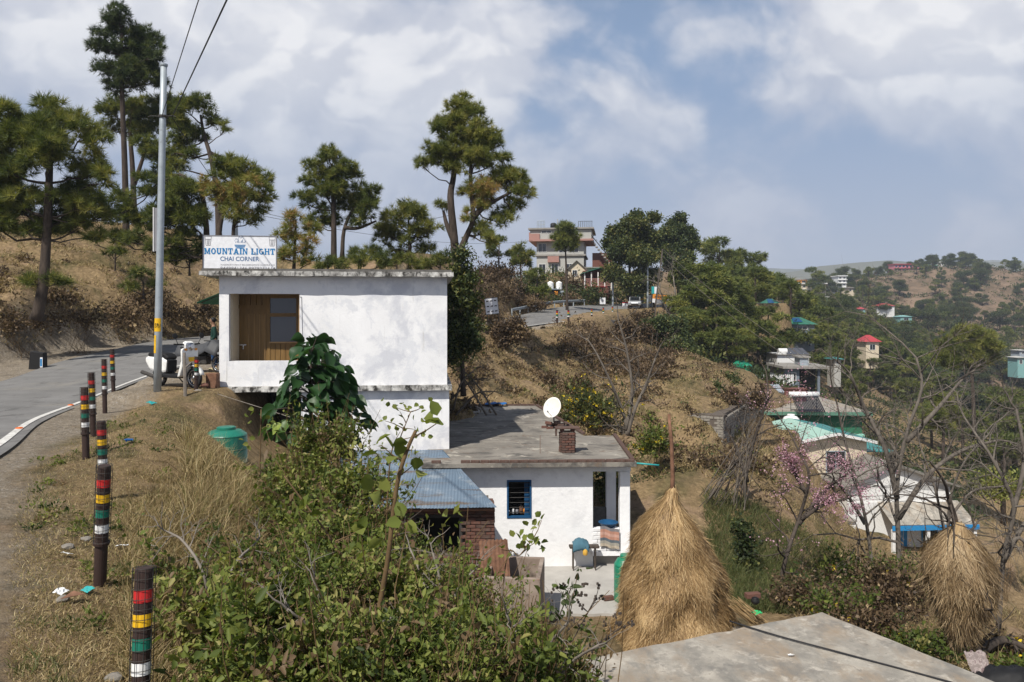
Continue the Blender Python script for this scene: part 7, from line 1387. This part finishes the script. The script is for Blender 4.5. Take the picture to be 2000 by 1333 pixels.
def small_houses():
    d = 108; f = frame_at(1110, 552, d); s = d/F; t = thing('cream_house', 'small cream gabled house below the tall ridge building', 'house', f.o, f.rz); MB().box(0, 62*s, 0, 5, -2, 28*s).build('wall', MATS['cream_paint'], t); MB().prism([(0, 28*s), (32*s, 28*s), (16*s, 42*s)], 0, .3).build('gable', MATS['cream_paint'], t); gable(t, 32*s, 5, 28*s, 42*s, 16*s, 'slate', .1, .3); MB().box(32*s, 66*s, -.3, 5.2, 28*s, 30*s).build('flat_roof', MATS['concrete'], t); windows(t, [(.6, 1.2, .9, 1.7), (2.6, 3.2, .5, 1.7)])
    d = 104; f = frame_at(1142, 566, d); s = d/F; t = thing('veranda_house', 'pinkish lattice railed veranda with a short red awning', 'house', f.o, f.rz); MB().box(0, 52*s, 1.4, 4.5, -2, 38*s).build('wall', MATS['brown_panel'], t); gable(t, 52*s, 4.5, 33*s, 42*s, 30*s, 'roof_green', .08, .35)
    for i in range(5): MB().box(52*s*i/4-.07, 52*s*i/4+.07, -.08, .08, 0, 34*s).build('post', MATS['wall_white'], t)
    m = MB()
    for i in range(22): x = 52*s*i/22; m.tube([(x, 0, 8*s), (x+.35, 0, 20*s)], .028, 4, False); m.tube([(x+.35, .03, 8*s), (x, .03, 20*s)], .028, 4, False)
    m.box(0, 52*s, -.05, .05, 20*s, 21.5*s); m.box(0, 52*s, -.05, .05, 7*s, 8*s); m.build('lattice_rail', MATS['pink_brick'], t)['kind'] = 'stuff'
    MB().prism([(0, .3), (42*s, .3), (42*s, .36), (0, .36)], -1.2, 0).build('awning', MATS['roof_red'], t)
    d = 100; f = frame_at(1069, 582, d); s = d/F; t = thing('roadside_kiosk', 'small black kiosk with an orange square sign beside the far road', 'kiosk', f.o, f.rz); MB().box(0, 23*s, 0, 2, -1, 16*s).build('cabin', MATS['black'], t, bevel=.03); MB().box(13.5*s, 20*s, -.05, -.01, 4*s, 13*s).build('sign', MATS['orange'], t); MB().box(-.1, 24*s, -.2, 2.2, 16*s, 17.5*s).build('roof', MATS['panel_grey'], t)
    MB().box(23.5*s, 32*s, .2, 2, -1, 14*s).build('side_cabin', MATS['panel_grey'], t)
    for px, lab in ((1075, 'left white water tank standing above the black kiosk'), (1092, 'right white water tank standing above the black kiosk')): tank(lab, P(px, 566, 101.5), .42, 1.1, 'white_paint', 2)
small_houses()
def white_gabled():
    d = 47; s = d/F; f = frame_at(1656, 1062, d, R(4)); t = thing('gabled_house', 'white gabled house with grey sheet roof and bright blue eaves band', 'house', f.o, f.rz); w = 210*s; ze = 112*s; za = 154*s; xa = 85*s; D = 9
    MB().box(0, w, 0, D, -1.5, 2.5).build('lower_wall', MATS['wall_white'], t); MB().box(0, w, .05, D, 2.5, ze).build('upper_wall', MATS['wall_white'], t); MB().prism([(0, ze), (w, ze-.45), (w, ze), (xa, za)], .05, .35).build('gable', MATS['wall_white'], t)
    gable(t, w, D, ze, za, xa, 'slate', .12, .35)
    for i in range(7): a = i/7; MB().prism([(xa+(w-xa)*a, za+(ze-za)*a+.13), (xa+(w-xa)*(a+.03), za+(ze-za)*(a+.03)+.13), (xa+(w-xa)*(a+.03), za+(ze-za)*(a+.03)+.17), (xa+(w-xa)*a, za+(ze-za)*a+.17)], -.3, D).build('roof_batten', MATS['concrete'], t)
    MB().add([(60*s, -1.7, 1.55), (w+.5, -1.7, 1.5), (w+.5, .1, 2.5), (60*s, .1, 2.55)], [(0, 1, 2, 3)]).build('lean_to_roof', MATS['slab_concrete'], t); MB().box(58*s, w+.6, -1.78, -1.71, 1.22, 1.50).build('blue_fascia', MATS['blue_bright'], t)
    for x in (62*s, w*.62, w+.4): MB().box(x-.09, x+.09, -1.7, -1.52, -1.2, 1.25).build('post', MATS['wall_white'], t)
    MB().box(w*.45, w*.57, -.04, 0, -1.2, .95).build('door', MATS['blue_bright'], t); windows(t, [(w*.72, w*.86, -.2, .8)], 0, 'blue_bright')
    MB().box(-48*s, 2*s, -.8, 3, -1.5, 50*s).build('annex', MATS['wall_white'], t); MB().box(-50*s, 3*s, -.95, 3.1, 50*s, 53*s).build('annex_roof', MATS['concrete'], t); MB().prism([(w, -1), (w+50*s, -1), (w, 3.0)], 1.0, 4).build('side_buttress', MATS['cream_paint'], t)
white_gabled()
def beige_house():
    d = 50; s = d/F; f = frame_at(1565, 945, d, R(2)); t = thing('beige_house', 'beige house with mint and teal sheet roof and one dark window', 'house', f.o, f.rz); w = 130*s; ze = 85*s; za = 97*s; xa = 66*s; D = 7
    MB().box(0, w, 0, D, -2, ze).build('wall', MATS['cream_paint'], t); MB().box(-.04, -.002, .0, D, -2, ze-.02).build('dark_side', MATS['brown_panel'], t); MB().prism([(0, ze), (w, ze), (xa, za)], 0, .25).build('gable', MATS['cream_paint'], t); gable(t, w, D, ze, za, xa, 'roof_mint', .06, .45, mat2='roof_teal')
    for p, q in (((-.45, ze-.09), (xa, za+.06)), ((xa, za+.06), (w+.45, ze-.10))): MB().prism([(p[0], p[1]-.1), (q[0], q[1]-.1), (q[0], q[1]+.08), (p[0], p[1]+.08)], -.52, -.46).build('fascia', MATS['wall_white'], t)
    windows(t, [(50*s, 86*s, 22*s, 62*s)], 0, 'panel_grey'); MB().box(w+.1, w+2.2, .5, 5, ze-.9, ze-.84).build('side_awning', MATS['roof_teal'], t)
beige_house()
def green_building():
    d = 63; s = d/F; f = frame_at(1492, 882, d, R(-3)); t = thing('green_trim_building', 'long flat roofed house with green fascia and cream ground floor', 'house', f.o, f.rz); w = 188*s; zr = 76*s; D = 20
    MB().box(0, w, 0, D, -2, 36*s).build('ground_floor', MATS['cream_paint'], t); MB().box(0, w, .02, D, 36*s+.02, zr).build('upper_floor', MATS['wall_green'], t); MB().box(-.1, w, -.5, D, 36*s-.15, 36*s).build('floor_slab', MATS['mint'], t); MB().box(-.3, w+.5, -.7, D+.4, zr, zr+.14).build('roof_slab', MATS['slab_concrete'], t); MB().box(-.32, w+.52, -.75, -.705, zr-.12, zr+.16).build('fascia', MATS['bill_green'], t)
    MB().box(10*s, 23*s, -.04, 0, -.3, 33*s).build('door', MATS['wall_green'], t); windows(t, [(36*s, 46*s, 10*s, 30*s), (60*s, 72*s, 8*s, 30*s)]); windows(t, [(20*s, 40*s, 44*s, 66*s), (60*s, 84*s, 44*s, 66*s)], .02, 'wall_green')
    for i, (x, y) in enumerate(((14*s, 5), (32*s, 8), (36*s, 8), (70*s, 12))): MB().tube([(x, y, zr), (x, y, zr+1.4)], .03, 4).build('rebar', MATS['iron'], t)
    def on(px, py): k = (f.o.z+zr+.14)*F/(HZ-py); return Vector(((px-1000)*k/F, k, f.o.z+zr+.14))
    q = on(1578, 806); h = thing('solar_heater', 'solar water heater with black tubes and white drum on the green trimmed roof', 'solar heater', q); m = MB()
    for i in range(16): m.tube([(-1.0+2.0*i/15, -.9, .15), (-1.0+2.0*i/15, .7, 1.25)], .05, 6)
    m.build('tubes', MATS['solar'], h); MB().tube([(-1.2, .85, 1.35), (1.2, .85, 1.35)], .24, 14).build('drum', MATS['white_paint'], h, smooth=True); m = MB()
    for x in (-1.05, 1.05): m.tube([(x, -.9, 0), (x, .8, 1.2)], .03, 5); m.tube([(x, .9, 0), (x, .9, 1.2)], .03, 5)
    m.build('stand', MATS['iron'], h)
    tank('white ribbed water tank in front of the green trimmed building', P(1545, 853, 60), .62, 1.75, 'white_paint', 5); tank('white ribbed tank at the left back corner of the green trimmed roof', on(1475, 784), .62, 1.6, 'white_paint', 4)
green_building()
def terrace_group():
    d = 84; s = d/F; f = frame_at(1532, 756, d, R(-4)); t = thing('flat_grey_house', 'grey blue flat roofed house with deep dark porch behind the picket fence', 'house', f.o, f.rz); w = 68*s; h = 36*s
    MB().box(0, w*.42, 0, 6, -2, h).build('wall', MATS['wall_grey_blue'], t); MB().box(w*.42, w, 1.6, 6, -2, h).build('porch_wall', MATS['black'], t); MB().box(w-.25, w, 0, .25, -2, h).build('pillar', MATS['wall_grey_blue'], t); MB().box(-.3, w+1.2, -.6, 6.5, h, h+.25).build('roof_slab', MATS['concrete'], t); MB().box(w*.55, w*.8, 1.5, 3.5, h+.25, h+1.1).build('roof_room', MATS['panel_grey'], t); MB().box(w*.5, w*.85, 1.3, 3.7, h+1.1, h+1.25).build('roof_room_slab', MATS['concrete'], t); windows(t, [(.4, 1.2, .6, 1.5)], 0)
    for px, py, dd, lab in ((1441, 734, 76, 'leftmost of the three green tanks on the terrace'), (1450, 733, 77.5, 'middle one of the three green tanks on the terrace'), (1459, 738, 75, 'rightmost of the three green tanks on the terrace')): tank(lab, P(px, py, dd), .50, 1.45, 'tank_green', 4)
    q = P(1450, 736, 76.5); tag(MB().box(-1.0, 1.1, -.7, .9, -1.6, -.02).build('tank_plinth', MATS['concrete'], None, q), 'low concrete plinth carrying the three green tanks', 'plinth')
    f = frame_at(1466, 757, 74); t = thing('picket_fence', 'white picket fence on the terrace before the grey house', 'fence', f.o, R(8)); 
    for i in range(26): MB().box(.9+.2*i, 1.02+.2*i, 3, 3.04, 0, .95).build('picket', MATS['wall_white'], t)
    for z in (.25, .7): MB().box(.8, 6.1, 3.045, 3.08, z, z+.07).build('fence_rail', MATS['wall_white'], t)
    t = thing('lattice_fence', 'low red lattice fence below the green tanks', 'fence', P(1464, 760, 73), R(-2)); m = MB()
    for i in range(20): x = .11*i; m.tube([(x, 0, 0), (x+.2, 0, .7)], .02, 4, False); m.tube([(x+.2, .03, 0), (x, .03, .7)], .02, 4, False)
    m.box(-.05, 2.5, -.03, .03, .7, .76); m.build('lattice', MATS['brown_panel'], t)['kind'] = 'stuff'
    t = thing('tin_shelter', 'low shelter roofed with a grey blue sheet above the green trimmed building', 'shelter', P(1482, 782, 70), R(-3)); s = 70/F; solidify(corrugated(0, 48*s, -.2, 1.6, .75, 1.3, .2, .02).build('sheet', MATS['panel_grey'], t), .01); MB().box(0, 48*s, 0, 1.5, -.5, .7).build('wall', MATS['wall_white'], t)
    t = thing('brown_shed', 'long low brown panelled shed right of the grey sheet shelter', 'shed', P(1532, 781, 70), R(-3)); 
    for i in range(6): MB().box(.33*i, .33*i+.32, 0, 1.2, -.5, .95).build('panel', MATS['brown_panel'], t)
    MB().box(-.05, 2.05, -.1, 1.3, .95, 1.0).build('roof', MATS['brown_panel'], t)
    d = 92; s = d/F; f = frame_at(1518, 703, d); t = thing('solar_roof_house', 'white house top with a row of dark solar panels among the pines', 'house', f.o); MB().box(0, 62*s, 0, 4, -4, 12*s).build('wall', MATS['wall_white'], t); 
    for i in range(4): MB().add([(18*s+i*11*s, -.3, 11*s), (28*s+i*11*s, -.3, 11*s), (28*s+i*11*s, 2, 22*s), (18*s+i*11*s, 2, 22*s)], [(0, 1, 2, 3)]).build('solar_panel', MATS['solar'], t)
    MB().box(-.2, 64*s, -.3, 4.2, 10*s, 10.6*s).build('roof_slab', MATS['concrete'], t); MB().tube([(.3, .5, 16*s), (1.3, .5, 16*s)], .35, 12).build('drum', MATS['white_paint'], t)
    def hip(lab, px, py, d, wpx, hpx, roof, wall, rpx, rz=0, D=6, nm='hillside_house', wins=True, panels=False):
        s = d/F; f = frame_at(px-wpx/2, py, d, rz); t = thing(nm, lab, 'house', f.o, f.rz); w, h, rh = wpx*s, hpx*s, rpx*s; MB().box(0, w, 0, D, -3, h).build('wall', MATS[wall], t); o = .45; i_ = min(w, D)*.35
        MB().add([(-o, -o, h), (w+o, -o, h), (w+o, D+o, h), (-o, D+o, h), (i_, D/2, h+rh), (w-i_, D/2, h+rh)], [(0, 1, 5, 4), (1, 2, 5), (2, 3, 4, 5), (3, 0, 4), (3, 2, 1, 0)]).build('roof', MATS[roof], t)
        if wins: n = max(1, int(w/2.6)); windows(t, [(w*(k+.3)/n, w*(k+.7)/n, h*.3, h*.75) for k in range(n)])
        if panels: MB().add([(w*.15, .3, h+rh*.35), (w*.55, .3, h+rh*.35), (w*.5, 1.9, h+rh*.85+.1), (w*.2, 1.9, h+rh*.85+.1)], [(0, 1, 2, 3)]).build('solar_panel', MATS['blue_paint'], t)
        return t
    hip('green hip roofed house with solar panel among upper pines', 1512, 610, 112, 30, 13, 'roof_green', 'wall_grey_blue', 14, R(-6), panels=True); hip('lower green hip roofed house with blue solar panel in the wood', 1566, 648, 118, 46, 14, 'roof_green', 'wall_grey_blue', 14, R(-6), panels=True)
    hip('green and glass house top beside the lone skyline pine', 1415, 540, 150, 24, 12, 'roof_green', 'wall_teal', 4); hip('narrow cream house with bright red roof at mid slope', 1704, 690, 150, 25, 22, 'roof_red', 'cream_paint', 13, D=4); hip('small teal roofed hut right of the terrace', 1636, 716, 112, 13, 14, 'roof_teal', 'wall_dull', 4, D=2.5)
    hip('long red roofed house high on the far hillside', 1730, 606, 330, 34, 8, 'roof_red', 'wall_white', 5); hip('small red roofed house left on the far hillside', 1682, 612, 320, 16, 8, 'roof_red', 'wall_teal', 5); hip('mint coloured house in the middle of the far hillside', 1770, 629, 300, 22, 10, 'wall_teal', 'wall_teal', 3)
    hip('teal and white house at the right picture edge', 1994, 716, 200, 13, 17, 'wall_dull', 'wall_teal', 3, D=4); hip('second pale house above the teal one at the right edge', 1998, 694, 225, 13, 9, 'wall_dull', 'panel_grey', 2, D=4)
    # the ridge
    def block(lab, px, py, d, wpx, hpx, floors, mat, roofm, nwin, rz=0, nm='ridge_building', trim=None):
        s = d/F; f = frame_at(px-wpx/2, py, d, rz); t = thing(nm, lab, 'building', f.o, f.rz); w, h = wpx*s, hpx*s; MB().box(0, w, 0, 8, -4, h).build('wall', MATS[mat], t); MB().box(-.5, w+.5, -.8, 8.5, h, h+.4).build('roof_slab', MATS[roofm], t)
        for k in range(floors):
            z0 = h*k/floors; windows(t, [(w*(i+.25)/nwin, w*(i+.75)/nwin, z0+h/floors*.3, z0+h/floors*.75) for i in range(nwin)], 0, trim or 'wall_white'); 
            if k: MB().box(-.4, w+.4, -.7, .0, z0-.15, z0+.1).build('balcony_slab', MATS[roofm], t)
        return t
    block('two storey pink building with blue columns on the far ridge top', 1772, 532, 500, 50, 15, 2, 'pink_paint', 'roof_red', 7, trim='blue_bright'); block('low green building right of the pink ridge building', 1822, 527, 505, 20, 8, 1, 'bill_green', 'mint', 3); block('small white shrine like building on the far ridge', 1838, 520, 510, 12, 7, 1, 'wall_white', 'wall_white', 2); block('pale building near the mast on the far ridge', 1866, 523, 515, 14, 6, 1, 'cream_paint', 'concrete', 2)
    block('cream three storey town building with balconies beyond the pines', 1580, 575, 330, 66, 20, 2, 'cream_paint', 'wall_white', 7); block('orange topped rooftop room on the town building', 1570, 555, 333, 14, 8, 1, 'orange', 'concrete', 1); block('tall white town house at the start of the far ridge', 1645, 560, 400, 16, 20, 3, 'wall_white', 'wall_white', 2); block('pale blue low house right below the town building', 1607, 590, 320, 18, 9, 1, 'wall_teal', 'wall_white', 2); block('white box house in the town left of the dark narrow tree', 1552, 556, 340, 18, 10, 1, 'wall_white', 'concrete', 2); block('pale house with dark openings below the tall white house', 1668, 572, 390, 22, 9, 1, 'cream_paint', 'concrete', 3)
    b = P(1883, 520, 500); t = thing('radio_mast', 'thin lattice mast on the far ridge', 'mast', b); m = MB(); H = 28*500/F
    for x, y in ((-.5, -.5), (.5, -.5), (0, .5)): m.tube([(x, y, -1), (x*.3, y*.3, H)], .1, 4)
    for k in range(8): q = 1-.7*k/8; m.tube([(-.5*q, -.5*q, H*k/8), (.5*q, -.5*q, H*(k+1)/8)], .07, 4); m.tube([(.5*q, -.5*q, H*k/8), (0, .5*q, H*(k+1)/8)], .07, 4)
    m.build('lattice', MATS['iron'], t)
terrace_group()
# ------------------------------------------------------------------ far mountains and the hazy air
def mountains():
    m = mk('forest_mountain', [(.3, (.05, .06, .035)), (.7, (.12, .11, .07))], .004, .95, 0, 40, world=True)
    for nm, d, prof in (('mountain_ridge', 1900, [(1100, 560), (1350, 548), (1480, 540), (1560, 530), (1600, 520), (1680, 513), (1740, 509), (1780, 512), (1830, 507), (1880, 515), (1950, 512), (2050, 518), (2300, 530), (2700, 560)]), ('mountain_ridge', 2900, [(-900, 540), (-300, 530), (300, 545), (700, 540), (1000, 530), (1350, 528), (1500, 524), (1620, 527), (1760, 520), (1900, 508), (2000, 511), (2200, 520), (2900, 540)])):
        px = np.arange(prof[0][0], prof[-1][0], 8); py = np.interp(px, *np.array(prof).T); V = []; n = len(px)
        for l in range(9):
            t = l/8
            for x, y in zip(px, py):
                j = mnoise.fractal(Vector((x*.012, l*.5, d*.01)), 1, 2.1, 4); dd = d*(1-.22*(1-t)); q = P(x, y+j*2.2*(1 if l < 8 else .6), d); z = q.z*t+(-220)*(1-t)+j*12*math.sin(t*3.1); V.append(((x-1000)*dd/F, dd, z))
        i = (np.arange(n-1)[None, :]+np.arange(8)[:, None]*n).ravel(); tag(mesh_np(nm, V, np.stack([i, i+1, i+n+1, i+n], 1), m, smooth=True), kind='structure')
mountains()
def haze():
    m = bpy.data.materials.new('haze_air'); m.use_nodes = True; nt = m.node_tree; nt.nodes.clear(); v = nt.nodes.new('ShaderNodeVolumePrincipled'); v.inputs['Color'].default_value = (.76, .86, 1, 1); v.inputs['Density'].default_value = HAZE_D; v.inputs['Anisotropy'].default_value = 0
    out = nt.nodes.new('ShaderNodeOutputMaterial'); nt.links.new(v.outputs[0], out.inputs['Volume']); o = MB().box(-4200, 4200, -40, 3000, -321, 235).build('haze', m); tag(o, kind='stuff'); o['label'] = 'thin blue haze in the air over the valley'
HAZE_D = .00028
if HAZE_D: haze()
